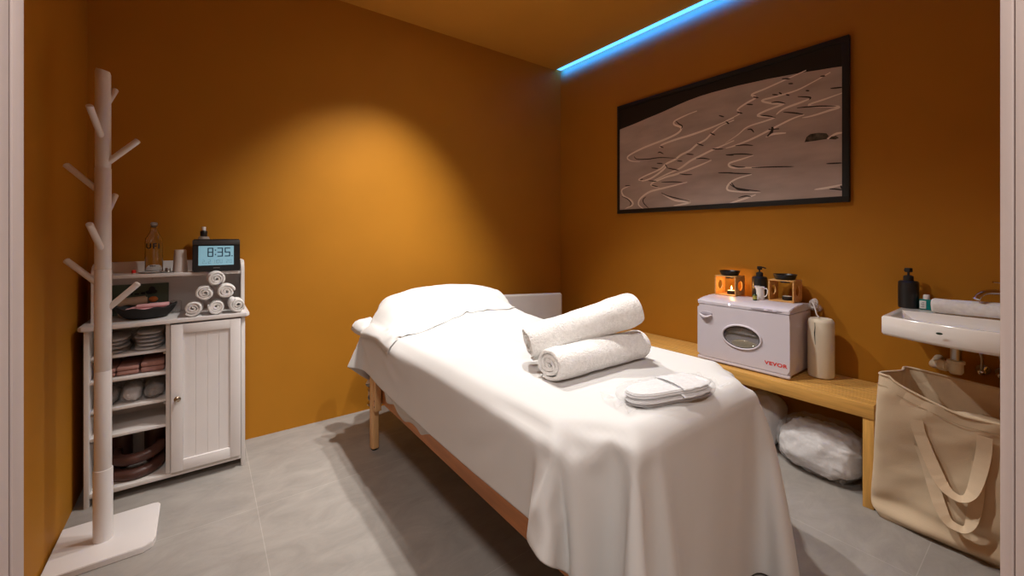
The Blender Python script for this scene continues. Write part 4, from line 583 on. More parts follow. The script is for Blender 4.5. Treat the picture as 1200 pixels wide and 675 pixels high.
    '3 4 8 12 17 25 -1 -31 -16 -12 -10 -3 3 3 2 0 -2 -2 -3 -2 -3 -2 -2 -2 -2 -2 -2 -2 -1 -1 0 -1 1 -1 1 0 0 -1 -1 -3 -4 -3 -4 -3 -3 -1 0 0 1 2 2 2 4 3 3 3 3 4 3 3 '
    '62 12 15 14 11 5 -6 -33 5 49 -15 -12 -12 -1 3 3 3 0 -1 -2 -2 -3 -3 -3 -1 -2 -1 -3 -2 -1 -2 -1 -1 0 0 1 1 0 -1 -1 -1 -3 -3 -5 -4 -3 -4 -5 -19 -20 -19 -7 -1 17 8 9 7 8 6 7 '
    '5 6 99 6 0 -7 -15 -23 -29 -16 63 -9 -1 18 1 45 -17 16 4 3 1 -2 -2 -3 -3 -2 -2 -2 -1 -2 -2 -3 -1 -1 0 -1 0 1 0 1 0 0 -3 -3 -3 -5 -4 -3 -4 -8 -18 -20 -23 -23 -21 -18 -8 0 6 12 '
    '10 12 10 1 42 -16 -20 -21 -30 -25 -11 61 51 -13 -7 7 48 11 34 11 9 6 -6 1 0 -2 -2 -3 0 -2 -2 -2 -3 -2 -1 -1 -1 0 0 0 2 0 1 -3 -2 -3 -3 -5 -7 0 -12 -3 -18 -21 -21 -22 -22 -28 -12 -22 '
    '-16 -9 6 9 11 10 -25 -21 -21 -27 -17 -2 47 59 49 0 -17 15 34 51 16 21 21 -13 10 4 -2 0 -2 0 -3 -1 0 -3 -3 -2 1 -3 -1 2 -1 0 0 2 -2 -2 -3 -3 -6 -8 -10 -20 9 -3 -25 -14 -35 -25 -24 -8 '
    '-19 -20 -21 -28 -10 -2 4 6 -34 -20 -18 -9 9 32 56 54 47 -12 12 34 42 31 30 26 -23 21 12 4 5 -4 6 -9 1 0 0 -4 -1 -1 -6 8 -6 6 -8 1 1 0 -1 -2 -6 2 -7 -14 -18 -20 -27 11 9 -18 -34 -31 '
    '-29 -27 -24 -21 -20 -19 -14 -9 -5 2 -24 -11 0 15 30 35 47 57 51 -1 34 43 42 33 29 -34 23 22 4 18 -9 19 -19 5 2 3 -3 -2 -1 2 -8 15 -5 5 -17 5 -3 0 -2 -6 -5 -14 14 -30 -9 -23 -22 -30 8 -46 '
    '14 -7 -18 -26 -28 -29 -27 -24 -20 -16 -12 -6 -2 6 21 31 35 34 36 41 41 55 49 43 51 33 -49 20 24 -7 32 -12 36 -31 14 5 5 3 -1 1 -1 -8 11 -21 38 -1 -24 7 -13 -3 -1 -8 -10 -8 -25 18 -47 -37 -29 8 '
    '-13 -13 -62 -20 20 6 -5 -15 -23 -27 -28 -27 -23 -16 22 26 34 35 38 38 40 45 50 48 49 49 39 -2 -37 21 -20 50 -9 48 -31 19 8 11 7 3 2 1 8 -16 5 -17 49 -49 35 -32 6 -7 -6 -8 -16 -8 -38 29 -27 -52 '
    '-49 -27 -1 -5 -7 -58 -45 -3 24 14 6 -4 -13 -21 -26 -29 48 36 39 40 41 42 46 50 50 49 48 29 -34 -18 23 -31 12 34 51 29 -42 38 11 5 9 5 6 3 -9 24 -22 -8 54 -70 36 -24 5 -11 -9 -14 -9 -33 -3 -57 '
    '59 -38 -54 -57 -29 -6 0 -7 -47 -59 -24 9 23 18 12 5 -2 -10 64 42 43 42 43 46 50 45 41 56 22 -39 -34 -8 -4 3 39 50 62 -57 17 51 -13 21 16 1 8 6 -9 29 9 -23 49 -81 30 -12 -16 -7 -5 -25 -24 0 '
    '-34 -68 9 72 -47 -57 -61 -34 -9 3 -8 -35 -63 -43 -9 17 20 18 15 9 87 40 41 42 45 41 28 54 56 16 -40 -43 -18 -4 1 30 57 71 -3 -65 72 28 -20 35 -7 14 8 -1 18 8 -33 77 11 -86 22 -26 -9 -6 -17 0 '
    '-44 -2 -68 -25 -49 69 62 -55 -60 -63 -39 -12 2 -6 -27 -60 -55 -26 5 15 17 18 90 41 40 40 31 13 60 52 13 -38 -49 -29 -6 0 18 65 72 41 -71 -35 71 53 -20 35 -25 16 8 2 17 2 -16 88 13 -70 -37 10 -24 -11 '
    '-20 11 -16 -48 -29 -82 -38 31 81 49 -60 -62 -64 -45 -16 2 -4 -21 -53 -63 -40 -8 8 13 86 42 43 -64 77 60 49 14 -36 -54 -38 -11 0 10 74 65 64 -26 -84 -14 60 80 -9 22 -40 18 9 7 11 -9 19 91 17 -62 -73 5 '
    '-11 -27 -16 16 0 -28 -42 -81 -66 -6 67 83 32 -62 -63 -65 -48 -21 -2 -1 -17 -45 -65 -53 -19 -3 62 4 -55 70 71 71 14 -35 -54 -47 -19 0 5 73 64 73 18 -66 -84 9 69 83 8 -1 -49 14 10 12 -2 -2 49 92 23 -67 '
    '-95 -7 -13 -17 -21 19 11 -15 -39 -80 -76 -42 35 84 78 16 -63 -64 -65 -51 -26 -3 -2 -15 -37 -63 -61 -29 -52 -3 72 71 72 29 -31 -55 -54 -26 -3 2 68 67 72 51 -35 -90 -65 29 76 83 12 -15 -51 6 14 10 -7 18 66 90 '
    '26 -72 -94 -55 1 -17 -15 18 19 -1 -33 -70 -83 -65 -7 68 85 75 -1 -63 -65 -65 -53 -32 -3 -4 -14 -30 -58 -64 -5 71 72 71 42 -25 -53 -58 -36 -7 1 60 71 70 67 4 -75 -92 -43 47 84 77 12 -26 -52 1 15 1 6 33 '
    '78 88 24 -88 -73 -80 -22 -1 -14 17 23 8 -21 -60 -80 -82 -43 36 82 84 67 -13 -64 -65 -65 -56 -34 -8 -5 -13 -25 -51 68 71 73 50 -14 -53 -60 -44 -14 1 51 74 69 73 38 -48 -92 -84 -20 62 88 71 9 -33 -53 -2 14 3 '
    '14 49 84 85 21 -92 -62 -94 -42 -11 0 14 24 16 -8 -50 -76 -84 -71 -6 67 84 85 57 -24 -64 -65 -65 -58 -37 -14 -10 -10 -21 69 72 56 -3 -49 -60 -53 -23 2 42 75 70 73 60 -12 -80 -95 -73 5 73 89 67 3 -40 -51 -5 '
    '12 5 29 60 86 83 18 -95 -55 -95 -64 -16 1 13 27 18 3 -37 -70 -83 -83 -47 36 81 84 83 46 -33 -63 -66 -65 -58 -40 -22 -14 -5 69 60 9 -46 -59 -57 -34 1 35 73 72 72 71 22 -56 -94 -92 -57 27 81 89 62 -3 -44 '
    '-52 -6 7 18 40 66 88 81 15 -97 -53 -87 -82 -28 -2 13 24 24 13 -25 -60 -80 -83 -78 -8 68 84 83 80 34 -38 -64 -66 -64 -59 -42 -29 -17 59 22 -42 -60 -58 -43 -4 31 69 74 71 74 49 -25 -83 -95 -89 -37 47 86 88 56 '
    '-9 -53 -47 -6 9 27 48 74 87 78 12 -98 -56 -73 -93 -46 -5 9 29 22 21 -11 -52 -74 -81 -87 -55 37 82 83 83 75 23 -43 -64 -65 -65 -59 -42 -33 33 -40 -56 -60 -51 -10 27 64 75 71 74 66 10 -65 -93 -95 -82 -17 65 89 '
    '86 51 -16 -57 -46 -6 16 33 57 77 88 76 8 -98 -65 -57 -96 -64 -12 8 20 32 23 1 -39 -70 -79 -84 -84 -12 70 84 82 84 69 11 -46 -64 -66 -64 -58 -44 -28 -51 -62 -56 -19 24 59 74 73 73 73 41 -39 -86 -94 -94 -72 7 '
    '76 90 84 47 -24 -60 -45 -4 22 40 65 80 88 73 5 -98 -66 -54 -89 -80 -26 7 16 29 34 8 -25 -65 -79 -82 -86 -61 37 83 83 83 83 63 0 -49 -65 -65 -63 -58 -36 -63 -57 -31 21 54 73 75 73 74 64 -10 -69 -93 -95 -93 '
    '-58 32 84 90 81 41 -31 -63 -42 -3 30 50 70 82 86 71 2 -97 -66 -52 -82 -92 -40 2 11 31 34 19 -13 -56 -78 -83 -87 -77 -18 71 84 82 85 82 54 -8 -54 -63 -66 -61 '
    ,
    '40 -4 1 3 0 0 0 1 11 13 12 12 12 12 9 7 8 9 6 4 -2 -3 -1 0 0 1 1 0 1 1 0 1 0 1 0 1 1 0 1 0 2 1 2 0 -14 -31 -40 -33 -6 0 0 0 0 0 0 0 -2 0 11 -9 '
    '-1 0 0 0 0 0 0 60 29 11 11 13 12 12 12 12 9 8 8 8 7 4 -2 -3 -2 0 1 1 0 1 1 0 1 1 0 0 1 1 0 1 0 1 1 1 2 -2 -17 -34 -40 -40 -34 -19 50 -85 -2 0 0 0 67 -70 '
    '-3 14 -9 0 0 0 0 8 60 65 45 19 12 13 13 12 12 12 9 8 8 8 7 4 -2 -3 -1 0 0 1 1 1 1 0 1 0 1 0 1 0 1 1 0 0 2 1 2 -5 -21 -35 -41 -41 -42 -40 -33 -17 47 -9 -15 -13 '
    '-8 -50 19 -24 1 3 0 0 16 61 65 66 53 30 16 14 13 12 12 12 10 8 7 8 8 3 -2 -3 -1 0 1 1 1 1 0 1 0 1 0 1 0 1 1 1 0 0 2 1 1 -7 -25 -37 -41 -42 -41 -39 -41 -3 -79 -15 '
    '39 -6 -85 0 28 -27 -4 19 0 26 61 65 66 65 58 40 23 16 13 12 12 12 10 8 7 9 7 4 -2 -3 -1 0 1 1 0 1 1 0 1 1 0 1 0 1 1 0 1 0 1 1 1 -11 -28 -38 -41 -42 -49 -49 -37 -21 '
    '-83 19 23 -35 -80 -26 -21 -6 30 31 32 62 67 67 65 66 61 48 30 20 14 12 12 12 10 9 7 8 8 3 -2 -3 -1 1 1 0 1 1 1 0 1 0 1 0 1 1 0 1 0 1 1 1 -1 -14 -31 -39 -41 -48 -48 -46 '
    '-44 -58 -36 -20 -27 -28 -7 -14 -19 -36 41 -44 60 70 71 69 67 65 64 53 38 25 17 12 12 12 11 8 7 9 7 4 -2 -3 -1 1 0 1 1 1 0 1 0 1 0 1 1 0 1 1 0 1 1 1 -3 -18 -33 -40 -44 -48 '
    '-48 -48 -51 -50 -27 -20 -28 -39 -50 -75 0 57 -34 -97 71 70 71 70 69 67 65 59 44 31 20 13 12 12 11 8 8 7 9 3 -2 -3 0 0 1 1 1 0 1 1 0 1 0 1 0 1 1 0 1 0 1 2 -6 -22 -35 -42 '
    '-46 -48 -48 -50 -49 -50 -17 -35 -42 -73 -92 -45 57 14 -69 -96 73 68 71 70 70 69 67 62 52 37 24 15 12 12 11 9 7 8 8 3 -2 -2 0 0 1 1 0 1 1 0 1 0 1 0 1 1 0 1 0 1 1 1 -8 -26 '
    '-37 -44 -48 -47 -49 -50 -49 -51 -57 -59 -46 -74 -65 4 36 -41 -91 -93 73 68 69 70 71 70 68 66 57 45 29 18 12 12 11 9 7 8 9 3 -3 -1 -1 1 1 0 1 1 1 0 1 0 1 0 1 0 1 1 0 1 0 1 '
    '-12 -28 -40 -47 -47 -48 -49 -50 -50 -72 -68 -67 -24 -66 -74 28 -25 -70 -94 -90 74 68 68 69 70 70 70 68 63 51 36 22 13 12 11 8 9 7 9 3 -2 -2 0 1 0 1 1 1 0 1 0 1 0 1 1 0 1 0 1 1 '
    '0 0 -16 -32 -43 -47 -47 -49 -49 -51 -68 -72 -71 -42 -49 -92 -50 -34 -76 -35 -95 -73 74 67 68 68 69 70 71 70 66 59 42 28 15 12 12 8 8 7 9 3 -2 -2 1 0 1 1 1 1 0 1 0 1 0 1 0 1 0 1 '
    '1 1 0 -2 -20 -36 -45 -47 -48 -48 -51 -64 -72 -72 -61 -59 -78 -70 -32 -47 -84 -92 -65 -66 73 68 68 68 68 69 70 70 70 63 52 34 19 12 12 8 8 8 9 3 -3 -1 0 1 1 1 0 1 1 0 1 0 1 0 1 1 '
    '0 1 0 2 0 -5 -24 -39 -47 -47 -48 -50 -61 -71 -72 -68 -65 -64 -71 -65 -56 -78 -78 -70 -69 -68 73 68 68 68 68 68 70 70 70 69 58 43 24 13 12 8 9 8 8 3 -2 -1 0 1 0 1 1 1 1 0 1 0 1 0 '
    '1 0 1 0 1 1 0 -8 -29 -42 -47 -47 -49 -58 -70 -72 -68 -65 -65 -69 -73 -65 -62 -78 -79 -73 -72 -70 72 69 68 69 68 68 68 70 70 70 66 51 32 15 12 8 9 8 9 2 -2 -1 1 1 0 1 1 1 1 0 1 0 '
    '1 0 1 0 1 0 1 1 0 -13 -34 -44 -46 -48 -56 -68 -71 -68 -66 -66 -69 -72 -66 -65 -82 -72 -77 -74 -73 -72 73 68 69 69 68 68 69 68 70 70 69 61 41 20 12 9 8 9 8 2 -2 0 1 0 1 1 1 1 0 1 '
    '0 1 0 1 1 0 1 0 0 2 -1 -18 -39 -45 -46 -53 -66 -70 -69 -67 -65 -69 -72 -75 -65 -79 -74 -74 -72 -74 -74 -73 73 68 69 69 68 69 68 68 69 70 70 68 52 27 13 9 9 9 8 2 -3 1 0 1 1 1 1 0 '
    '1 1 0 1 0 1 0 1 0 0 1 2 -3 -25 -41 -45 -50 -62 -70 -69 -68 -67 -68 -71 -75 -75 -74 -73 -72 -70 -75 -75 -74 -74 73 68 69 69 68 69 68 69 68 69 70 70 63 39 14 10 9 9 9 1 -2 0 1 1 1 1 '
    '0 1 1 0 1 1 0 1 0 1 0 0 0 2 -6 -31 -42 -47 -58 -69 -69 -68 -68 -67 -72 -74 -75 -75 -74 -71 -71 -74 -74 -74 -74 -76 76 65 69 69 68 69 68 69 68 69 70 69 70 52 21 10 9 10 8 1 -2 1 1 1 '
    '1 0 1 1 1 0 1 0 1 0 1 1 0 0 0 1 -11 -35 -44 -53 -68 -68 -68 -68 -68 -72 -74 -75 -75 -74 -71 -71 -73 -75 -74 -74 -76 -75 72 68 67 68 69 69 68 69 68 69 69 70 70 65 33 11 10 9 9 0 -1 1 '
    '1 1 0 1 1 1 0 1 1 0 1 0 1 1 0 -1 0 1 -17 -39 -47 -66 -67 -68 -69 -68 -76 -71 -74 -75 -74 -72 -70 -72 -75 -74 -75 -75 -76 -76 65 77 67 67 69 69 68 69 68 69 69 69 70 70 52 14 10 10 8 -1 '
    '1 1 1 0 1 1 1 0 1 1 0 1 1 0 1 1 0 -1 0 -2 -23 -42 -60 -66 -69 -68 -70 -77 -73 -73 -71 -74 -73 -70 -71 -75 -75 -75 -75 -76 -76 -76 64 77 77 67 67 70 69 68 68 69 68 70 69 70 68 26 10 10 '
    '6 0 1 2 0 1 1 1 1 0 1 1 0 1 0 1 0 1 1 -1 -1 -8 -24 -57 -63 -67 -68 -74 -77 -72 -71 -70 -74 -74 -70 -70 -75 -75 -75 -76 -76 -76 -75 -76 63 78 77 78 66 68 70 68 68 69 68 69 70 70 71 55 '
    '6 9 6 1 1 2 1 0 1 1 1 0 1 1 0 1 1 0 1 1 1 1 -2 2 -59 -67 -61 -64 -79 -74 -71 -70 -70 -74 -74 -70 -70 -75 -75 -75 -76 -75 -76 -77 -78 -79 62 79 77 78 78 65 69 70 69 67 68 69 70 71 '
    '75 68 7 3 3 4 3 2 2 0 1 0 1 1 0 0 1 0 0 -1 -1 -2 -3 -4 -3 2 -35 -79 -69 -77 -73 -71 -69 -70 -73 -74 -70 -70 -75 -75 -76 -76 -75 -77 -80 -82 -85 -89 63 78 77 77 79 80 64 70 70 68 66 66 '
    '72 69 66 25 58 8 7 2 1 1 1 0 1 1 1 0 1 1 1 0 1 0 0 1 0 -1 -4 -80 -32 -48 -47 -70 -70 -68 -69 -74 -72 -71 -69 -75 -76 -75 -77 -77 -81 -84 -87 -91 -93 -97 62 78 78 74 76 82 82 64 71 69 '
    '67 61 71 71 59 -19 87 23 -4 -1 0 -1 1 0 0 0 0 0 0 0 0 0 0 0 0 0 0 0 2 -75 -15 -29 -69 -64 -71 -65 -74 -72 -70 -69 -76 -76 -76 -79 -82 -86 -90 -93 -96 -98 -100 -99 39 90 86 80 69 82 82 82 '
    '67 70 68 33 68 76 -21 71 25 20 -9 1 0 0 0 0 0 0 0 0 0 0 0 0 0 0 0 0 0 -1 1 -50 10 -52 -22 -66 -60 -67 -75 -68 -69 -76 -78 -80 -83 -89 -93 -96 -99 -99 -101 -100 -101 -100 -1 98 91 99 95 82 '
    '82 83 84 69 26 49 79 2 45 59 -2 7 -5 0 -1 -1 0 0 0 0 0 0 0 0 0 0 0 0 0 0 1 1 0 -9 -39 9 -63 -16 -80 -40 -75 -67 -78 -82 -87 -92 -96 -99 -100 -101 -100 -100 -100 -100 -101 -100 5 100 94 100 '
    '97 97 94 91 85 100 25 26 64 3 63 -4 1 1 -1 0 0 0 0 0 0 0 0 0 0 0 0 0 0 0 0 0 0 0 0 -6 -8 -29 3 -69 -24 -11 -91 -90 -92 -96 -99 -100 -100 -100 -100 -100 -101 -100 -101 -100 -100 -101 4 100 '
    '100 97 89 93 94 95 96 107 67 41 3 54 -4 -1 0 1 0 0 0 0 0 0 0 0 0 0 0 0 0 0 0 0 0 0 0 0 0 -3 -4 -7 -22 2 -89 -8 -77 -103 -100 -101 -101 -100 -100 -101 -100 -101 -100 -100 -100 -101 -100 -100 '
    '-5 100 100 100 100 99 98 98 87 103 45 98 24 -13 -2 0 0 0 0 0 0 0 0 0 0 0 0 0 0 0 0 0 0 0 0 0 0 0 0 0 0 2 3 9 -58 -83 -78 -103 -101 -100 -101 -100 -101 -100 -100 -101 -100 -101 -100 -100 '
    '-100 -101 -5 100 100 101 100 100 101 100 99 93 37 101 25 -15 0 0 0 0 0 0 0 0 0 0 0 0 0 0 0 0 0 0 0 0 0 0 0 0 0 0 0 2 -2 8 -54 -76 -81 -103 -101 -100 -100 -101 -100 -101 -100 -100 -101 -100 '
    '-100 -101 -100 -100 -2 101 100 100 101 100 99 100 98 100 33 102 25 -15 1 -1 0 0 0 0 0 0 0 0 0 0 0 0 0 0 0 0 0 0 0 0 0 0 0 0 0 1 -1 8 -48 -77 -85 -102 -100 -101 -100 -101 -100 -100 -101 -100 '
    '-101 -100 -100 -100 -101 -100 -1 100 101 100 100 100 100 100 101 98 32 103 24 -14 0 0 0 0 0 0 0 0 0 0 0 0 0 0 0 0 0 0 0 0 0 0 0 0 0 0 0 0 0 9 -47 -76 -86 -102 -100 -101 -100 -100 -101 -100 '
    '-100 -101 -100 -101 -100 -100 -100 -101 -1 100 100 100 101 100 100 101 101 98 33 99 26 -13 0 0 0 0 0 0 0 0 0 0 0 0 0 0 0 0 0 0 0 0 0 0 0 0 0 0 0 0 0 9 -45 -75 -87 -102 -100 -101 -100 -100 '
    '-101 -100 -100 -101 -100 -100 -101 -100 -100 -101 -2 101 100 100 101 100 100 100 100 100 36 97 27 -13 -1 0 0 0 0 0 0 0 0 0 0 0 0 0 0 0 0 0 0 0 0 0 0 0 0 0 0 0 0 10 -45 -73 -88 -102 -100 -101 '
    '-100 -100 -101 -100 -100 -101 -100 -100 -101 -100 -100 -101 -1 100 101 100 100 101 100 98 101 101 40 94 28 -14 -1 0 0 0 0 0 0 0 0 0 0 0 0 0 0 0 0 0 0 0 0 0 0 0 0 0 0 0 0 10 -43 -74 -87 -102 '
    '-101 -100 -100 -101 -100 -100 -101 -100 -100 -100 -101 -100 -100 -101 -1 100 100 101 100 100 98 100 101 100 48 90 26 -14 0 0 0 0 0 0 0 0 0 0 0 0 0 -1 1 0 0 0 0 0 0 0 0 0 0 0 0 0 0 10 -42 -73 '
    '-88 -101 -101 -100 -101 -100 -100 -100 -101 -100 -100 -101 -100 -100 -100 -101 -2 100 101 100 100 98 100 100 101 98 55 87 25 -13 0 0 0 0 0 0 0 0 0 0 0 0 0 0 0 0 0 0 0 0 0 0 0 0 0 0 0 0 0 11 '
    '-43 -72 -87 -102 -100 -100 -101 -100 -100 -101 -100 -100 -100 -101 -100 -100 -101 -100 -2 101 100 100 98 101 100 99 100 100 60 83 23 -11 0 0 0 0 0 0 0 0 0 0 0 0 0 0 0 0 0 0 0 0 0 0 0 0 0 0 0 0 '
    '0 11 -42 -72 -87 -101 -101 -100 -100 -100 -101 -100 -100 -101 -100 -100 -100 -101 -100 -100 -1 100 100 99 100 101 99 100 99 100 66 80 21 -10 0 0 0 0 0 0 0 0 0 0 0 0 0 0 0 0 -1 0 1 0 0 0 0 0 0 0 '
    '0 0 0 11 -40 -73 -86 -102 -100 -100 -101 -100 -100 -100 -101 -100 -100 -100 -101 -100 -100 -101 -2 100 100 100 100 100 99 100 100 100 69 77 21 -9 0 0 0 0 0 0 0 0 0 0 0 0 0 0 0 0 0 0 -1 1 0 0 0 0 '
    '0 0 0 0 0 12 -40 -73 -86 -101 -101 -100 -100 -100 -101 -100 -100 -100 -101 -100 -100 -100 -101 -100 -2 101 100 100 100 99 100 100 100 100 70 77 21 -9 0 0 0 0 0 0 0 0 0 0 0 0 0 0 0 0 0 0 0 0 0 0 '
    '0 0 0 0 0 0 0 12 -39 -73 -85 -102 -100 -101 -100 -100 -100 -100 -100 -101 -100 -100 -100 -101 -100 -100 -1 100 100 100 100 100 100 100 100 101 69 78 21 -9 0 0 0 0 0 0 0 0 0 0 0 0 9 -9 0 0 0 0 0 0 '
    '0 0 0 0 0 0 0 0 0 12 -38 -73 -85 -101 -101 -100 -100 -100 -100 -100 -101 -100 -100 -100 -101 -100 -100 -100 -1 100 100 100 100 100 100 100 101 100 71 77 21 -9 0 0 0 0 0 0 0 0 0 0 0 0 14 -14 0 0 0 0 '
    '0 0 0 0 0 0 0 0 0 0 0 12 -37 -73 -84 -102 -100 -100 -101 -100 -100 -100 -100 -100 -100 -101 -100 -100 -100 -101 -1 100 100 100 100 101 100 100 100 100 72 77 21 -9 0 0 0 0 0 0 0 0 0 0 0 0 19 -19 0 0 '
    '0 0 0 0 0 0 0 0 0 0 0 0 0 12 -36 -72 -85 -101 -100 -101 -100 -100 -100 -100 -100 -100 -101 -100 -100 -100 -101 -100 -1 100 101 100 100 100 100 100 101 100 71 77 23 -10 0 0 0 0 0 0 0 0 0 0 0 0 23 -23 '
    '0 0 0 0 0 0 0 0 0 0 0 0 0 0 0 12 -35 -72 -84 -102 -100 -100 -100 -101 -100 -100 -100 -100 -100 -100 -100 -101 -100 -100 -1 101 100 100 101 100 100 100 101 100 71 77 24 -11 0 0 0 0 0 0 0 0 0 0 0 0 '
    '26 -26 0 0 0 0 0 0 0 0 0 0 0 0 0 0 0 12 -34 -73 -83 -101 -100 -100 -101 -100 -100 -101 -99 -100 -100 -100 -101 -100 -100 -100 0 100 101 100 100 101 100 100 100 101 71 77 23 -10 0 0 0 0 0 0 0 0 0 0 '
    '0 0 28 -28 0 0 0 -1 1 0 0 0 0 0 0 0 0 0 0 12 -33 -73 -82 -101 -100 -101 -100 -100 -100 -101 -100 -99 -100 -100 -101 -100 -100 -100 0 100 101 100 100 100 101 100 100 101 71 77 24 -11 0 0 0 0 0 0 0 0 '
    '0 0 0 0 31 -31 0 0 0 0 0 0 0 0 0 0 0 0 0 0 0 12 -32 -74 -81 -100 -100 -101 -100 -100 -100 -101 -100 -100 -99 -100 -101 -100 -100 -100 0 100 100 101 100 100 101 100 100 101 70 78 25 -12 0 0 0 0 0 0 '
    '0 0 0 0 0 0 34 -34 0 0 0 0 0 0 0 0 0 0 0 0 0 0 0 12 -31 -75 -78 -101 -100 -101 -100 -100 -100 -101 -100 -100 -100 -99 -100 -100 -101 -100 0 100 101 100 100 101 100 100 101 100 72 76 25 -12 0 0 0 0 '
    '0 0 0 0 0 0 0 0 37 -37 0 0 0 0 0 0 0 0 0 0 0 0 0 0 0 12 -30 -75 -78 -100 -100 -101 -100 -100 -100 -100 -101 -100 -99 -100 -100 -100 -100 -100 0 100 101 100 100 101 100 100 101 101 71 76 25 -12 0 0 '
    '0 0 0 0 0 0 0 0 0 0 39 -39 0 0 0 0 0 0 0 0 0 0 0 0 0 0 0 12 -29 -76 -76 -100 -100 -101 -99 -101 -100 -100 -100 -101 -99 -100 -99 -101 -100 -99 1 100 100 100 101 100 100 101 100 101 71 76 25 -12 '
    '0 0 0 0 0 0 0 0 0 0 0 0 41 -41 0 0 0 0 0 0 0 0 0 0 0 0 0 0 0 11 -27 -77 -74 -100 -100 -100 -100 -100 -100 -101 -100 -100 -100 -99 -100 -100 -100 -99 0 100 100 101 100 101 100 100 100 101 71 76 '
    '25 -12 0 0 0 0 0 0 0 0 0 0 0 0 44 -44 0 0 0 0 0 0 0 0 0 0 0 0 0 0 0 11 -26 -76 -74 -100 -100 -100 -100 -99 -101 -100 -100 -101 -100 -99 -99 -100 -100 -99 0 101 100 100 101 100 100 101 100 101 '
    '70 76 25 -12 0 0 0 0 0 0 0 0 0 0 0 0 46 -46 0 0 0 0 0 0 0 0 0 0 0 0 0 0 0 11 -25 -77 -72 -99 -100 -100 -100 -100 -100 -100 -101 -100 -100 -99 -99 -100 -99 -99 1 100 101 100 100 101 100 100 '
    '101 100 70 77 24 -12 0 0 0 0 0 0 0 0 0 0 0 0 48 -48 0 0 0 0 0 0 0 0 0 0 0 0 0 0 0 11 -25 -77 -71 -97 -101 -100 -100 -99 -100 -100 -101 -100 -100 -99 -98 -100 -100 -99 1 100 100 101 100 100 '
    '101 100 100 101 70 76 24 -12 0 0 0 0 0 0 0 0 0 0 0 0 50 -50 0 0 0 0 0 0 0 0 0 0 0 0 0 0 0 11 -24 -79 -68 -97 -100 -100 -100 -99 -100 -100 -101 -100 -100 -99 -98 -99 -100 -98 1 100 100 101 '
    '100 100 101 100 100 100 70 76 23 -11 0 0 0 0 0 0 0 0 0 0 0 0 52 -52 0 0 0 0 0 0 0 0 0 0 0 0 0 0 0 11 -24 -80 -65 -96 -100 -100 -100 -99 -100 -100 -100 -101 -100 -99 -97 -99 -100 -97 1 100 '
    '100 101 100 100 101 100 100 100 70 75 23 -11 0 0 0 0 0 0 0 0 0 0 0 0 54 -54 0 0 0 0 0 0 0 0 0 0 0 0 0 0 0 11 -23 -82 -62 -95 -100 -100 -100 -99 -100 -100 -100 -101 -100 -98 -97 -99 -99 -97 '
    '1 100 101 100 100 100 101 100 101 99 68 77 22 -11 0 0 0 0 0 0 0 0 0 0 0 0 56 -54 -2 0 0 0 0 0 0 0 0 0 0 0 0 0 0 11 -23 -82 -60 -94 -100 -100 -100 -99 -100 -100 -100 -100 -100 -98 -96 -100 '
    '-98 -97 1 101 100 100 100 101 100 100 101 98 68 77 21 -10 0 0 0 0 0 0 0 0 0 0 0 0 60 -56 -4 0 0 0 0 0 0 0 0 0 0 0 0 0 0 10 -21 -84 -58 -91 -100 -101 -100 -99 -99 -100 -101 -100 -100 -97 '
    '-95 -100 -97 -97 2 100 100 101 100 100 100 101 100 98 67 77 21 -10 0 0 0 0 0 0 0 0 0 0 0 2 62 -55 -9 0 0 0 0 0 0 7 -7 0 0 0 0 0 0 10 -20 -85 -56 -90 -100 -100 -101 -98 -100 -100 -100 -100 '
    '-100 -96 -94 -100 -97 -96 2 100 100 100 101 100 100 100 100 98 65 79 20 -10 0 0 0 0 0 0 0 0 0 0 0 5 65 -53 -17 2 -2 0 0 0 0 12 -12 0 0 0 0 0 0 9 -18 -86 -54 -89 -100 -100 -100 -99 -99 -100 '
    '-100 -101 -98 -94 -95 -100 -95 -97 1 101 100 100 101 100 99 101 100 96 65 79 19 -9 0 0 0 0 0 0 0 0 0 2 0 8 67 -51 -23 4 -3 -2 -1 -1 0 15 -15 0 0 0 0 0 0 7 -15 -86 -53 -87 -100 -100 -100 -98 '
    '-100 -100 -100 -101 -97 -91 -97 -99 -94 -98 3 100 100 100 101 100 99 100 100 96 64 79 19 -9 0 0 0 0 0 0 0 2 1 5 -1 9 69 -47 -29 5 -3 -4 -1 -6 6 14 -20 0 0 0 0 0 0 6 -12 -87 -51 -86 -101 -100 '
    '-99 -98 -100 -100 -100 -100 -95 -90 -99 -97 -93 -99 2 100 100 101 100 100 99 100 100 95 63 80 19 -10 0 0 0 0 0 0 3 4 2 10 -4 8 70 -25 -49 6 -4 -4 -5 -7 20 -7 -18 0 0 0 0 0 0 5 -9 -86 -50 -87 '
    '-100 -100 -99 -98 -100 -100 -100 -99 -90 -92 -100 -94 -94 -99 3 100 100 100 100 100 100 99 100 94 62 80 20 -11 0 0 0 0 0 2 6 6 4 13 -4 4 65 1 -62 2 -4 -4 -7 -5 21 -20 -12 -4 -1 -1 0 0 0 0 -1 -85 '
    '-49 -88 -100 -100 -98 -98 -100 -100 -100 -95 -87 -96 -99 -91 -96 -99 3 100 100 100 100 100 100 98 101 91 62 80 20 -11 0 0 0 1 2 5 7 10 5 17 -5 1 53 26 -67 -3 -3 -3 -12 -2 20 -26 -12 -5 -4 -4 -1 0 0 0 '
    '2 -82 -49 -89 -100 -100 -97 -99 -100 -100 -99 -90 -87 -100 -94 -90 -98 -100 3 100 100 100 100 100 100 98 100 91 62 79 18 -10 0 0 0 5 5 6 8 15 5 21 -5 0 35 48 -67 -6 -3 -3 -13 -1 18 -31 -10 -9 -5 -7 -6 0 '
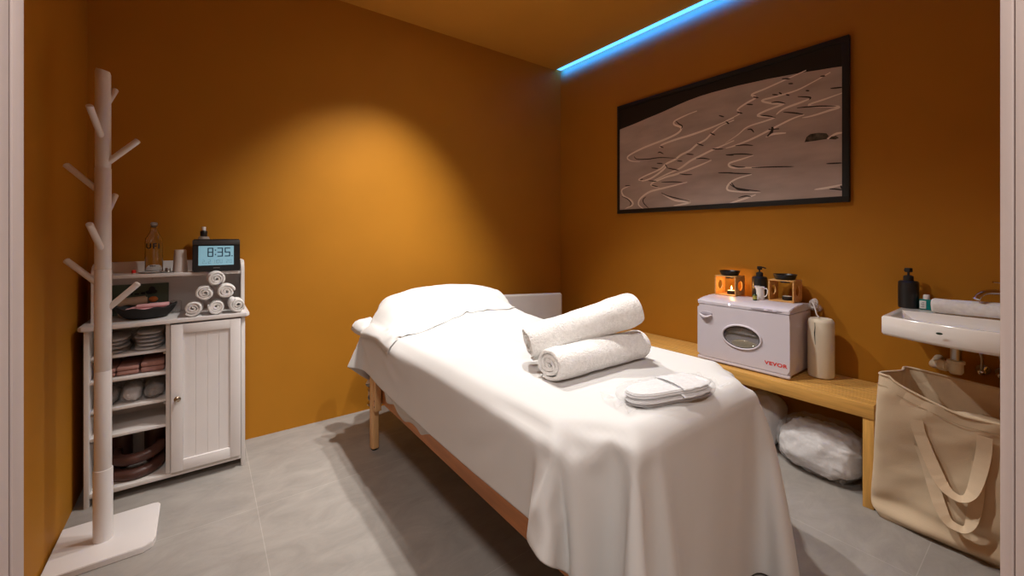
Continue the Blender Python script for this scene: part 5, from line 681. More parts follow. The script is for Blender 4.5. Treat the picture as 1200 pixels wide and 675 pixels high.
    '0 0 7 -79 -50 -93 -98 -100 -96 -100 -100 -100 -95 -82 -95 -97 -90 -94 -99 -100 4 100 100 100 99 100 100 98 100 90 65 76 18 -12 0 0 3 9 5 12 8 16 8 23 -3 0 32 51 -66 -8 2 -8 -14 0 15 -33 -10 -10 -8 -10 '
    '-7 -5 -2 0 12 -73 -55 -97 -95 -98 -97 -100 -100 -99 -85 -84 -100 -91 -91 -97 -100 -100 4 100 99 101 98 101 98 99 100 87 75 69 17 -10 -3 3 6 11 9 12 10 17 11 26 -3 0 32 51 -63 -10 5 -10 -17 3 10 -34 -10 -10 '
    '-12 -10 -9 -11 -3 -3 16 -60 -69 -91 -100 -95 -100 -100 -101 -91 -75 -98 -91 -92 -95 -99 -99 -100 4 100 100 100 99 99 99 100 98 90 61 79 1 19 -11 2 10 13 11 18 8 18 14 27 -1 -1 31 52 -62 -9 7 -14 -16 7 2 -35 '
    '-7 -14 -12 -12 -13 -10 -8 -4 14 -54 -90 -74 -100 -97 -100 -100 -98 -72 -90 -91 -93 -94 -99 -99 -100 -99 4 100 100 100 100 98 100 98 99 96 54 77 0 9 19 -9 11 19 11 21 11 17 16 29 2 -3 30 51 -58 -9 9 -17 -15 14 '
    '-16 -27 -7 -15 -13 -15 -14 -12 -11 -4 10 -68 -91 -59 -100 -100 -100 -100 -81 -72 -93 -94 -94 -98 -100 -99 -100 -99 4 101 100 100 100 99 99 97 100 100 52 71 1 8 24 1 10 19 16 22 16 14 18 30 6 -5 27 52 -56 -7 10 -18 '
    '-15 14 -24 -20 -8 -17 -14 -16 -16 -13 -13 -6 2 -96 -47 -76 -101 -100 -100 -89 -55 -96 -94 -95 -98 -100 -99 -100 -99 -100 5 100 100 100 100 101 99 99 96 100 77 38 38 -14 14 22 7 19 17 25 20 13 19 30 10 -6 25 51 -52 -7 '
    '13 -20 -14 12 -25 -18 -10 -17 -15 -20 -15 -14 1 21 -88 -43 -75 -71 -100 -99 -96 -39 -98 -96 -96 -99 -99 -100 -98 -100 -100 -99 5 100 100 100 100 100 101 100 101 92 65 75 10 6 11 15 20 17 19 23 26 16 16 31 13 -6 22 50 '
    '-48 -5 13 -21 -11 8 -25 -14 -12 -18 -18 -19 -17 -1 27 -51 -85 -34 -76 -69 -101 -99 -27 -99 -97 -98 -99 -99 -100 -99 -99 -100 -99 -99 5 100 100 99 101 100 100 101 101 77 84 43 71 0 6 13 17 22 20 21 27 21 16 28 17 -4 '
    '17 49 -43 -5 15 -21 -10 6 -24 -13 -14 -18 -21 -19 -9 27 -21 -85 -59 -38 -73 -70 -103 -18 -100 -99 -99 -99 -100 -99 -99 -99 -100 -98 -100 -100 5 100 100 99 100 100 101 100 100 88 60 70 26 74 -3 7 13 21 23 22 26 24 18 26 '
    '20 -3 15 46 -39 -3 15 -20 -8 3 -23 -11 -16 -19 -23 -16 11 15 -77 -71 -38 -61 -46 -86 -17 -103 -100 -100 -99 -100 -99 -99 -99 -99 -99 -99 -100 -99 6 99 100 100 99 100 100 101 100 85 75 54 37 34 75 -4 9 14 27 22 25 27 '
    '19 25 21 0 11 44 -33 -2 14 -18 -6 0 -20 -12 -16 -23 -21 0 22 -47 -81 -50 -50 -36 -79 4 -98 -101 -100 -100 -99 -99 -99 -99 -99 -99 -99 -99 -100 -99 6 99 100 100 98 100 100 100 101 85 72 43 38 47 43 76 -3 10 17 31 '
    '24 26 22 23 22 3 9 40 -27 -1 13 -16 -4 -3 -17 -11 -18 -26 -12 20 -19 -78 -56 -46 -36 -62 6 -94 -91 -98 -98 -99 -99 -99 -98 -99 -99 -99 -100 -99 -99 -100 6 99 99 100 99 99 100 101 101 84 67 51 34 41 48 49 74 -1 '
    '15 20 32 26 22 23 22 7 8 33 -20 1 11 -12 -3 -6 -13 -12 -21 -22 1 10 -67 -60 -42 -41 -46 8 -92 -85 -90 -93 -99 -100 -99 -97 -100 -98 -100 -99 -99 -100 -99 -99 6 100 98 100 99 98 100 101 101 82 68 49 38 40 45 50 '
    '51 71 3 22 22 32 24 22 20 13 7 25 -9 1 5 -5 -3 -7 -10 -14 -16 -21 10 -30 -68 -39 -39 -42 5 -89 -77 -88 -79 -100 -100 -99 -96 -100 -98 -100 -99 -100 -99 -99 -100 -99 7 100 99 97 101 98 99 100 101 80 68 49 39 45 '
    '46 48 51 50 67 9 27 28 26 22 21 13 10 13 4 1 1 -2 -2 -8 -8 -12 -15 -20 -1 -51 -34 -39 -46 -2 -85 -66 -86 -69 -100 -95 -100 -95 -99 -99 -100 -99 -100 -99 -99 -100 -99 -99 6 100 100 98 98 99 99 100 101 74 72 47 '
    '43 46 49 52 52 50 48 57 21 28 26 23 17 16 9 10 4 3 1 -2 -3 -6 -9 -9 -16 -13 -23 -28 -36 -38 -16 -78 -56 -82 -62 -99 -95 -93 -95 -99 -99 -99 -100 -100 -99 -100 -99 -99 -99 -99 6 101 100 100 96 100 97 100 100 69 '
    '75 45 45 51 53 54 54 55 52 44 37 30 26 23 14 16 11 5 5 3 2 -2 -2 -6 -6 -14 -13 -17 -22 -27 -29 -22 -60 -53 -67 -62 -94 -91 -86 -97 -100 -100 -100 -99 -100 -99 -99 -99 -99 -99 -98 -98 7 100 100 100 101 95 100 97 '
    '100 65 77 51 49 52 54 57 58 57 48 44 35 29 27 19 17 15 10 9 4 3 1 -1 -4 -4 -8 -11 -14 -18 -20 -26 -29 -39 -42 -52 -62 -74 -82 -90 -100 -100 -100 -99 -100 -99 -99 -99 -98 -98 -98 -98 -97 -98 7 100 100 100 100 100 '
    '96 101 95 72 73 33 52 56 58 59 61 58 51 43 35 31 26 18 20 12 12 6 5 4 0 0 -4 -6 -6 -12 -13 -18 -19 -27 -29 -36 -45 -51 -58 -70 -84 -94 -101 -100 -100 -99 -98 -98 -98 -97 -97 -98 -97 -97 -97 -97 13 98 98 99 '
    '99 99 100 100 93 31 89 62 61 63 61 59 56 47 44 41 35 28 27 20 17 14 9 8 6 2 1 -1 -2 -6 -8 -11 -14 -18 -19 -24 -31 -35 -44 -52 -57 -71 -80 -93 -98 -99 -97 -96 -97 -97 -97 -97 -97 -97 -97 -97 -97 -97 17 99 '
    '98 98 98 96 95 96 94 5 56 60 60 65 70 73 69 63 44 41 36 29 27 20 16 15 11 7 5 2 1 -1 -1 -6 -7 -13 -14 -16 -20 -28 -28 -36 -44 -46 -59 -71 -77 -82 -95 -96 -98 -97 -98 -98 -98 -98 -98 -98 -98 -98 -98 -98 '
    '17 95 92 90 86 84 81 74 88 68 70 71 66 30 88 69 62 52 49 44 34 30 26 18 21 13 11 6 6 4 1 -1 -4 -7 -6 -11 -12 -17 -23 -26 -29 -35 -45 -51 -58 -72 -83 -86 -98 -98 -97 -98 -97 -95 -96 -97 -97 -97 -98 -97 '
    '-97 -98 -14 84 81 79 79 79 79 79 75 67 71 76 73 81 49 85 62 61 61 36 35 32 24 22 18 15 10 9 6 2 1 0 -3 -8 -6 -10 -16 -17 -22 -24 -33 -38 -42 -50 -52 -70 -88 -94 -98 -98 -98 -98 -98 -98 -97 -98 -97 -96 '
    '-97 -97 -96 -98 -52 78 78 79 78 79 79 76 80 65 69 74 83 71 90 72 72 76 36 44 40 32 28 22 20 13 11 10 4 4 1 -2 -3 -4 -8 -13 -12 -20 -20 -30 -31 -38 -42 -53 -59 -54 -95 -91 -99 -98 -98 -98 -97 -96 -98 -98 '
    '-98 -98 -97 -97 -97 -97 -63 78 79 78 79 79 80 78 80 73 62 78 83 85 77 80 91 39 58 50 38 36 30 28 12 15 12 10 6 4 11 -11 -4 4 -10 -18 -17 -18 -26 -26 -31 -40 -49 -55 -64 -71 -53 -92 -99 -97 -91 -97 -98 -99 '
    '-98 -98 -98 -97 -98 -99 -97 -98 -62 78 78 79 80 81 79 79 81 68 76 86 92 66 87 95 39 67 61 48 48 30 48 7 17 16 15 8 10 7 -3 21 -26 20 -31 -15 -15 -23 -24 -29 -34 -29 -52 -65 -69 -71 -75 -56 -87 -91 -92 -94 '
    '-96 -97 -97 -98 -99 -98 -99 -99 -98 -98 -63 79 79 80 81 82 81 78 79 74 85 90 92 70 94 39 68 68 51 63 33 66 5 23 19 19 14 9 11 14 -9 36 -22 15 -49 -5 -23 -24 -27 -32 -34 -44 -26 -81 -61 -72 -71 -78 -60 -85 '
    '-90 -90 -92 -92 -94 -96 -97 -97 -98 -99 -99 -98 -62 80 80 82 82 81 82 83 84 77 88 91 90 82 37 68 69 49 68 41 79 11 28 23 21 20 14 15 12 1 20 -6 39 -3 -60 -4 -37 -26 -27 -34 -38 -39 -48 -37 -85 -73 -72 -68 '
    '-70 -70 -79 -88 -90 -90 -91 -91 -93 -94 -95 -96 -98 -98 -60 81 82 82 82 82 83 84 85 88 88 87 78 59 48 67 61 59 55 85 20 31 25 26 23 19 17 16 20 -6 15 -4 51 -33 -11 -44 -23 -32 -30 -33 -41 -39 -52 -29 -66 -84 '
    '-74 -71 -69 -70 -70 -74 -85 -89 -91 -90 -90 -91 -91 -91 -93 -95 -58 82 82 83 82 83 85 87 87 87 87 74 60 61 54 61 62 63 77 51 14 38 26 23 24 20 19 18 11 25 -10 3 53 -43 -10 -40 -24 -33 -33 -36 -37 -45 -39 -41 '
    '-48 -71 -83 -74 -71 -70 -70 -70 -72 -81 -87 -90 -90 -91 -90 -90 -90 -90 -57 83 83 83 84 84 87 88 89 83 70 61 61 60 60 60 61 75 63 36 16 41 19 26 27 18 20 20 10 28 16 -13 50 -44 -16 -34 -33 -32 -32 -39 -39 -37 '
    '-46 -39 -45 -52 -75 -80 -76 -71 -70 -70 -70 -71 -77 -85 -88 -91 -90 -91 -90 -90 -48 81 82 83 84 88 91 85 78 69 61 61 61 60 60 61 72 69 47 34 23 32 18 29 21 20 20 19 20 20 15 29 12 -40 -19 -36 -32 -33 -33 -34 '
    '-42 -37 -36 -49 -38 -52 -55 -77 -79 -76 -72 -70 -70 -70 -71 -74 -82 -87 -89 -91 -90 -91 -28 73 76 77 92 87 79 75 68 62 61 61 61 61 60 70 70 59 36 33 23 32 17 29 18 20 20 19 20 20 18 29 13 -30 -29 -34 -34 -33 '
    '-33 -34 -36 -42 -36 -38 -43 -50 -53 -59 -77 -78 -76 -72 -71 -70 -70 -71 -72 -79 -84 -89 -90 -90 -11 72 65 78 64 77 73 68 63 60 61 62 60 61 68 70 65 46 32 33 28 24 20 27 17 19 20 20 19 21 20 28 14 -27 -32 -33 '
    '-34 -33 -33 -33 -36 -38 -38 -39 -40 -46 -53 -53 -63 -77 -77 -77 -72 -71 -70 -70 -70 -72 -76 -82 -87 -89 -67 64 80 72 69 71 67 63 61 61 61 61 61 67 68 68 56 37 32 32 26 24 23 23 16 20 19 20 20 20 22 28 15 -27 '
    '-29 -35 -33 -34 -33 -33 -35 -37 -38 -39 -38 -43 -50 -53 -56 -65 -77 -77 -76 -73 -70 -71 -70 -70 -71 -74 -79 -86 -63 67 70 71 70 67 63 61 61 61 62 61 66 68 68 62 45 33 32 30 25 24 24 21 16 20 20 19 21 20 23 28 '
    '16 -28 -28 -30 -36 -34 -33 -34 -34 -36 -38 -39 -38 -40 -46 -53 -54 -56 -68 -77 -76 -76 -73 -71 -70 -71 -70 -70 -72 -77 -74 70 70 70 68 63 61 61 62 61 62 64 68 68 67 52 36 33 32 29 24 24 24 19 17 20 19 20 20 21 '
    '25 27 16 -26 -29 -29 -34 -35 -34 -34 -34 -35 -37 -39 -38 -39 -42 -50 -54 -54 -58 -71 -75 -76 -76 -73 -72 -70 -70 -71 -70 -70 -71 70 70 68 64 61 61 61 62 61 64 68 67 68 60 42 33 33 32 26 24 24 24 19 16 20 19 20 '
    '20 22 27 26 15 -25 -28 -29 -32 -35 -35 -34 -34 -34 -36 -39 -38 -39 -39 -46 -53 -54 -54 -61 -71 -76 -76 -75 -74 -71 -71 -70 -70 -70 -70 69 68 64 62 61 61 61 62 63 67 68 68 65 50 35 32 33 31 25 23 25 23 18 16 20 '
    '20 20 20 23 27 26 14 -24 -27 -28 -32 -35 -34 -34 -34 -35 -35 -38 -38 -39 -38 -42 -50 -54 -54 -55 -63 -72 -75 -76 -76 -73 -72 -70 -70 -71 -72 68 65 61 61 61 62 61 63 67 68 67 68 57 41 32 32 33 29 24 23 25 23 17 '
    '16 20 20 20 21 24 27 26 13 -23 -27 -27 -31 -34 -35 -34 -34 -34 -35 -37 -39 -38 -39 -38 -46 -53 -54 -54 -56 -65 -73 -75 -76 -75 -74 -71 -71 -70 -73 65 62 61 61 61 62 63 66 67 68 68 63 47 35 31 33 33 27 24 23 25 '
    '21 17 17 20 19 21 21 25 27 26 12 -22 -27 -26 -30 -34 -34 -35 -34 -34 -34 -36 -39 -38 -38 -38 -41 -50 -55 -54 -54 -58 -66 -73 -75 -76 -75 -74 -71 -71 -75 61 62 61 61 62 62 66 67 67 68 67 55 39 32 31 33 32 26 23 '
    '23 25 21 16 17 20 20 20 23 25 27 25 12 -21 -27 -25 -29 -33 -35 -34 -35 -33 -34 -36 -38 -38 -39 -37 -38 -46 -54 -54 -53 -55 -59 -68 -74 -75 -75 -75 -74 -71 -79 61 61 62 61 63 65 67 67 68 68 62 44 34 31 32 34 31 '
    '23 23 24 25 20 15 17 20 20 21 24 25 27 25 11 -20 -27 -25 -28 -32 -35 -34 -34 -34 -33 -35 -38 -38 -39 -38 -37 -39 -52 -55 -53 -54 -56 -60 -69 -74 -75 -75 -75 -74 -79 61 61 62 62 65 67 67 67 69 67 50 38 32 31 32 '
    '34 29 23 22 24 25 19 15 18 20 20 22 24 26 27 24 10 -19 -27 -25 -26 -31 -35 -35 -34 -34 -33 -34 -37 -38 -39 -38 -36 -37 -46 -55 -54 -54 -54 -56 -62 -70 -75 -75 -75 -74 '
    ,
)
# ---------------------------------------------------------------- lighting
EXPO = 1.03
downlight(0.95, 1.72, 78, 'recessed spotlight tilted at the back wall', cone=72, blend=1.0, aim=(0.78, 2.60, 0.52))
downlight(1.22, 2.08, 66, 'recessed spotlight over the head end of the table', cone=98, blend=1.0, aim=(1.12, 1.42, 0.6))
downlight(1.05, 1.30, 58, 'recessed spotlight over the middle of the table', cone=112, blend=1.0, aim=(1.12, 1.10, 0.6))
LP = diag(0.05, 0.38-0.58)  # unseen fill lamp, added to brighten the door lining and near sheet folds
t = thing('corridor_fill_lamp', 'unseen flat round fill lamp added on the corridor ceiling outside the doorway', 'ceiling light', (LP[0], LP[1], 2.5))
m = MB(); m.lathe([(0, -0.03), (0.13, -0.03), (0.15, -0.02), (0.15, 0.0)], n=40); m.build('fill_lamp_housing', WHITE, t)
ld = bpy.data.lights.new('disk', 'AREA'); ld.shape = 'DISK'; ld.size = 0.28; ld.energy = 17; ld.color = (1, 0.93, 0.88)
lo = bpy.data.objects.new('lamp', ld); COL.objects.link(lo); lo.parent = t; lo.location = (0, 0, -0.035)

# ---------------------------------------------------------------- massage table
T0 = (1.11, 1.48, 0)
t = thing('massage_table', 'wooden folding massage table standing under the white sheet', 'massage table', T0)
def lx(x): return x - T0[0]
def ly(y): return y - T0[1]
m = MB()
tt = [(0.675+0.13*0, 0)]
def rrect(x0, x1, y0, y1, r, n=6):
    p = []
    for cx, cy, a in ((x1-r, y1-r, 0), (x0+r, y1-r, 90), (x0+r, y0+r, 180), (x1-r, y0+r, 270)):
        for k in range(n+1):
            q = R(a + 90*k/n); p.append((cx + r*math.cos(q), cy + r*math.sin(q)))
    return p
m.prism(rrect(lx(0.69), lx(1.53), ly(0.622), ly(2.345), 0.15), 0.555, 0.616, bev=0.02)
PAD = m.build('padded_top', VINYL, t)
m = MB(); m.box(lx(0.722), lx(0.740), ly(0.72), ly(2.20), 0.247, 0.50, bev=0.003); m.build('side_rail', WOODT, t)
m = MB(); m.box(lx(1.478), lx(1.496), ly(0.72), ly(2.20), 0.247, 0.50, bev=0.003); m.build('side_rail', WOODT, t)
m = MB(); m.box(lx(0.742), lx(1.476), ly(0.86), ly(0.88), 0.45, 0.56, bev=0.003); m.build('end_rail', WOODT, t)
m = MB(); m.box(lx(0.742), lx(1.476), ly(2.18), ly(2.20), 0.45, 0.56, bev=0.003); m.build('end_rail', WOODT, t)
for (x, y, sx) in ((0.70, 2.125, 1), (1.515, 2.125, -1), (0.80, 0.74, 1), (1.36, 0.80, -1)):
    xx = x if y > 1 else x
    m = MB(); m.prism(rrect(lx(x)-0.019, lx(x)+0.019, ly(y)-0.024, ly(y)+0.024, 0.012), 0.012, 0.555 if y < 1 else 0.50, bev=0.002)
    lg = m.build('leg', WOODL, t)
    m = MB(); m.cyl((lx(x), ly(y), 0.0), (lx(x), ly(y), 0.016), 0.015, 0.017, n=20, bev=0.002); m.build('rubber_foot', BLACKM, lg)
    for z in (0.225, 0.30):
        m = MB(); m.cyl((lx(x)-0.010, ly(y)+0.024, z), (lx(x)-0.010, ly(y)+0.048, z), 0.013, n=16, bev=0.002)
        m.cyl((lx(x)-0.010, ly(y)+0.048, z), (lx(x)-0.010, ly(y)+0.054, z), 0.008, n=12); m.build('bolt', BRASS, lg)
    m = MB(); m.box(lx(x)-0.016, lx(x)+0.016, ly(y)-0.062, ly(y)-0.0245, 0.215, 0.50, bev=0.003); ex = m.build('extension_piece', WOODL, t)
    for z in (0.235, 0.265):
        m = MB(); m.cyl((lx(x)-0.0166*sx, ly(y)-0.045, z), (lx(x)-0.0160*sx, ly(y)-0.045, z), 0.0042, n=14)
        m.build('adjustment_hole', BLACKM, ex)
# head pillow under the sheet
m = MB(); m.ball((0, 0, 0), 0.365, 0.205, 0.148, p=0.9, nu=32, nv=20); m.displace(0.004, 6)
o = m.build('head_pillow', GREYFAB); o.location = (1.17, 2.20, 0.622)
for v in o.data.vertices:
    if v.co.z < 0.002: v.co.z = 0.002
tag(o, 'plump head pillow making the raised hump under the white cover', 'pillow')

# the sheet: simulated drape, stored as a grid of points
def grid_from(data, nx, ny, sc=0.00025):
    """rows of whole numbers, each a step from its left neighbour, in quarter millimetres"""
    n = (nx+1)*(ny+1); pts = []
    for a in range(3):
        vals = [int(w) for w in data[a].split()]; res = []
        for k in range(n):
            d = vals[k]
            if k % (nx+1): d += res[k-1]
            elif k: d += res[k-(nx+1)]
            res.append(d)
        pts.append(res)
    return [Vector((pts[0][k]*sc, pts[1][k]*sc, pts[2][k]*sc)) for k in range(n)]
def sheet_mesh(name, data, nx, ny, mat, thick=0.0016, loc=(0, 0, 0)):
    pts = grid_from(data, nx, ny)
    def sst(a, b, t_):
        t_ = max(0.0, min(1.0, (t_-a)/(b-a))); return t_*t_*(3-2*t_)
    for p in pts:                       # the near right corner swings outward
        k = sst(0.62, 0.42, p.z)*sst(1.10, 0.72, p.y)*sst(1.22, 1.52, p.x)
        p.x += 0.085*k; p.y += 0.015*k; p.z = max(0.012, p.z - 0.28*k*(0.62-p.z))
    m = MB(); vs = [m.bm.verts.new(p - Vector(loc)) for p in pts]
    for j in range(ny):
        for i in range(nx):
            a = j*(nx+1)+i; m.bm.faces.new((vs[a], vs[a+1], vs[a+nx+2], vs[a+nx+1]))
    o = m.build(name, mat, angle=180, recalc=False, solid=thick)
    md = o.modifiers.new('sub', 'SUBSURF'); md.levels = 1; md.render_levels = 1
    o.location = loc
    return o, pts
sh, SPTS = sheet_mesh('bed_sheet', SHEET_DATA, SHEET_NX, SHEET_NY, SHEET, loc=(1.11, 1.48, 0))
tag(sh, 'large white sheet draped over the massage table, hanging in folds', 'sheet')
_bm = bmesh.new(); _v = [_bm.verts.new(p) for p in SPTS]
for j in range(SHEET_NY):
    for i in range(SHEET_NX):
        a = j*(SHEET_NX+1)+i; _bm.faces.new((_v[a], _v[a+1], _v[a+SHEET_NX+2], _v[a+SHEET_NX+1]))
TREE = BVHTree.FromBMesh(_bm); _bm.free()
def topz(x, y):
    h = TREE.ray_cast(Vector((x, y, 1.2)), Vector((0, 0, -1)))
    return h[0].z if h[0] else 0.63

for v in PAD.data.vertices:           # keep the pad inside the cloth at its rounded corners
    p = v.co + Vector(T0); c = Vector((1.11, max(0.95, min(2.0, p.y)), p.z)); d = p - c
    L_ = d.length
    if L_ > 0.05:
        h = TREE.ray_cast(c, d.normalized())
        if h[0] and h[3] < L_ + 0.012: p = c + d.normalized()*(h[3] - 0.012)
    h = TREE.ray_cast(Vector((p.x, p.y, 1.2)), Vector((0, 0, -1)))
    if h[0] and h[0].z > 0.3: p.z = min(p.z, h[0].z - 0.008)
    v.co = p - Vector(T0)

# narrow edge of an under-sheet showing below the hem on the cabinet side
m = MB()
def us(u, v):
    y = 1.42 + 0.56*u
    zb = 0.305 + 0.012*math.sin(u*19) + 0.010*math.sin(u*7+1) + 0.05*(max(0, u-0.93)/0.07) + 0.05*max(0, 0.05-u)/0.05
    z = 0.52 + (zb - 0.52)*v
    return Vector((0.7000 + 0.004*math.sin(u*25)*v, y, z))
m.grid(us, 60, 10); o = m.build('under_sheet', SHEET, solid=0.0015, recalc=False)
tag(o, 'edge of a white under-sheet peeping out below the hem beside the wooden leg', 'sheet')

# head cover: a second cloth lying over the pillow, its edge turned over at the cabinet side
def ydrape(x0, x1, y0, y1):
    pass
m = MB()
def hxy(u, v):
    # u across the table from left to right, v from the near edge to the far end
    return 0.712 + (1.49-0.712)*u, 1.80 + 0.13*u + (2.345-1.80-0.13*u)*v
HZ = [[topz(*hxy(i/70, j/44)) for i in range(71)] for j in range(45)]
HD = [[max(HZ[b_][a_] for b_ in range(max(0, j-3), min(45, j+4)) for a_ in range(max(0, i-3), min(71, i+4))) for i in range(71)] for j in range(45)]
for q in range(6):      # cloth bridges the hollows of what lies beneath it
    HD = [[sum(HD[min(44, max(0, j+b_))][min(70, max(0, i+a_))] for b_ in (-1, 0, 1) for a_ in (-1, 0, 1))/9 for i in range(71)] for j in range(45)]
def hc(u, v):
    x, y = hxy(u, v); i, j = round(u*70), round(v*44)
    a_ = max(0.0, min(1.0, (v-0.15)/0.4)); e_ = min(1.0, u/0.16)
    z = HZ[j][i] + (max(HZ[j][i], HD[j][i]) - HZ[j][i])*a_*e_*(2-e_)
    b_ = max(0.0, min(1.0, (u-0.08)/0.22)); tent = 0.016*min(1.0, u/0.06)*(1-b_*b_*(3-2*b_))*a_*a_*(3-2*a_)
    return Vector((x, y, z + 0.0045 + 0.0015*math.sin(u*30+v*9) + tent))
g = m.grid(hc, 70, 44)
# left turn-down: follow the sheet's side
prev = [v.co.copy() for v in [row[0] for row in g]]
rows = [[row[0] for row in g]]
for k, (dx, dz) in enumerate(((-0.022, -0.003), (-0.020, -0.010), (-0.012, -0.020), (-0.006, -0.026))):
    nr = []; np_ = []
    for j in range(45):
        p = rows[-1][j].co + Vector((dx, 0, dz*(1.0 + 0.18*math.sin(j*0.22+1))))
        h = TREE.ray_cast(Vector((0.2, p.y, p.z)), Vector((1, 0, 0)))
        if h[0] and abs(h[0].x - 0.006 - p.x) < 0.05: p.x = h[0].x - 0.006
        np_.append(p)
    for q in range(4):
        np_ = [(np_[max(0, j-1)] + np_[j]*2 + np_[min(44, j+1)])/4 for j in range(45)]
    for j in range(45):
        np_[j].y = rows[-1][j].co.y; np_[j].x -= 0.002; nr.append(m.bm.verts.new(np_[j]))
    for j in range(44): m.bm.faces.new((rows[-1][j], rows[-1][j+1], nr[j+1], nr[j]))
    rows.append(nr)
o = m.build('head_cover', SHEET, solid=0.0016, recalc=False, angle=180)
tag(o, 'white cloth cover spread over the raised head end of the sheeted table', 'cover')

# ---------------------------------------------------------------- rolled towels on the table
def spiral_roll(r, L, turns, thick, squash=1.0, nseg=26, amp=0.003, seed=0.0, layers_in=0.15, mat=TERRY, name='towel', gap=0.62, rag=0.006, nl=26, sub=1, phase=1.2):
    """a towel rolled up: a thick spiral strip extruded along x"""
    m = MB(); n = int(turns*nseg)
    inner = r*layers_in
    def rad(th): return inner + (r - thick*0.5 - inner)*(th/(turns*2*math.pi))
    pts = []
    for k in range(n+1):
        th = 2*math.pi*turns*k/n; rr = rad(th)
        rr *= 1 + 0.05*math.sin(2.3*th+seed) + 0.03*math.sin(5.1*th+seed*2)*(1-k/n)
        pts.append((rr*math.cos(th+phase), rr*math.sin(th+phase)*squash, thick*gap))
    prof = []
    for k, (y, z, h) in enumerate(pts):
        a = Vector(pts[max(0, k-1)][:2]); b = Vector(pts[min(n, k+1)][:2]); d = (b-a).normalized(); nn = Vector((-d.y, d.x))
        prof.append((Vector((y, z)) - nn*h*0.5, Vector((y, z)) + nn*h*0.5))
    loop = [p[0] for p in prof] + [Vector(pts[-1][:2]) + (Vector(pts[-1][:2])-Vector(pts[-2][:2])).normalized()*thick*0.3] + [p[1] for p in prof[::-1]] + [Vector(pts[0][:2])]
    rings = []
    for i in range(nl+1):
        x = -L/2 + L*i/nl; row = []
        for j, p in enumerate(loop):
            w = (1 - (2*i/nl-1)**8*0.06)
            xx = x + rag*noise.noise(Vector((p.x*30, p.y*30, seed+i*0.01)))*(1 if i in (0, nl) else 0.6)
            row.append(m.bm.verts.new((xx, p.x*w, p.y*w)))
        rings.append(row)
    M = len(loop)
    for A_, B_ in zip(rings, rings[1:]):
        for j in range(M): m.bm.faces.new((A_[j], A_[(j+1) % M], B_[(j+1) % M], B_[j]))
    # end faces as strips between inner and outer outline
    nn_ = len(prof)
    for row, fl in ((rings[0], False), (rings[-1], True)):
        for k in range(nn_-1):
            a, b = row[k], row[k+1]; c, d = row[M-2-k-1], row[M-2-k]
            q = (a, b, c, d) if fl else (d, c, b, a)
            try: m.bm.faces.new(q)
            except Exception: pass
    bmesh.ops.recalc_face_normals(m.bm, faces=m.bm.faces)
    m.displace(amp, 14, seed)
    return m.build(name, mat, subd=sub, angle=60)

def orient(o, a, b, roll=0.0):
    a = Vector(a); b = Vector(b); d = (b-a).normalized()
    y = Vector((0, 0, 1)).cross(d).normalized(); z = d.cross(y)
    M = Matrix((d, y, z)).transposed().to_4x4() @ Matrix.Rotation(roll, 4, 'X')
    o.matrix_world = Matrix.Translation((a+b)/2) @ M
low = spiral_roll(0.077, 0.46, 3.1, 0.024, squash=0.74, amp=0.004, seed=2.0, layers_in=0.10, phase=4.43)
orient(low, (0.875, 0.985, 0.690), (1.335, 0.980, 0.690), 0.0)
tag(low, 'lower rolled white terry towel lying flat on the sheeted table', 'towel', 'rolled bath towels on the table')
up = spiral_roll(0.079, 0.43, 3.0, 0.024, squash=0.97, amp=0.005, seed=7.0, layers_in=0.10, phase=4.9)
orient(up, (0.925, 1.135, 0.720), (1.280, 0.965, 0.830), 0.0)
tag(up, 'upper rolled white terry towel leaning across the lower roll', 'towel', 'rolled bath towels on the table')

# wrapped slippers
def sole_outline(L, W, n=40):
    p = []
    for k in range(n):
        a = 2*math.pi*k/n; x = math.cos(a); y = math.sin(a)
        w = W/2*(1 + 0.10*x) * (1 - 0.14*math.exp(-((x+0.15)/0.35)**2))
        p.append((L/2*math.copysign(abs(x)**0.8, x), w*math.copysign(abs(y)**0.85, y)))
    return p
def slipper_pack(loc, rz, L=0.29, W=0.115, label='', sc=1.0):
    t = thing('slipper_pack', label, 'slippers', loc, rz)
    for k, (z, dx, dy) in enumerate(((0.004, 0.0, -0.004), (0.022, 0.006, 0.004))):
        out = sole_outline(L, W)
        m = MB(); m.prism([(x+dx, y+dy) for x, y in out], z, z+0.004, bev=0.001); s_ = m.build('sole', SOLE if k == 0 else SLIP, t)
        m = MB(); m.prism([(x*0.985+dx, y*0.97+dy) for x, y in out], z+0.004, z+0.012, bev=0.003); m.build('insole', SLIP, t)
        m = MB()
        def upper(u, v, z=z, dx=dx, dy=dy):
            a = (u-0.5)*math.pi; x = L*(0.02 + 0.46*v); w = W/2*0.99*math.sqrt(max(0.02, 1-(max(0, x-0.02)/(L/2))**2.6))
            return Vector((x+dx, w*math.sin(a)+dy, z+0.010+0.009*math.cos(a)*(1-0.5*v) + 0.0015*math.sin(v*22+u*4)))
        m.grid(upper, 16, 12); m.build('upper', SLIP, t, solid=0.0015)
    m = MB(); m.ball((0, 0, 0.021), L/2+0.014, W/2+0.013, 0.0235, p=0.62, nu=40, nv=20)
    m.displace(0.006, 22, 3); 
    for v in m.bm.verts: v.co.z = max(0.001, v.co.z)
    for s in (-1, 1):
        m.grid(lambda u, v, s=s: Vector((s*(L/2+0.010+0.035*v), (u-0.5)*(W*0.85+0.02*v), 0.012+0.012*math.sin(u*14+s)*v + 0.006*v)), 16, 4)
    m.build('plastic_wrapper', FILM, t, angle=30, recalc=True)
    return t
zt = topz(1.06, 0.69)
slipper_pack((1.065, 0.685, zt+0.002), R(-12), label='pair of white slippers in clear wrapping lying on the sheet')

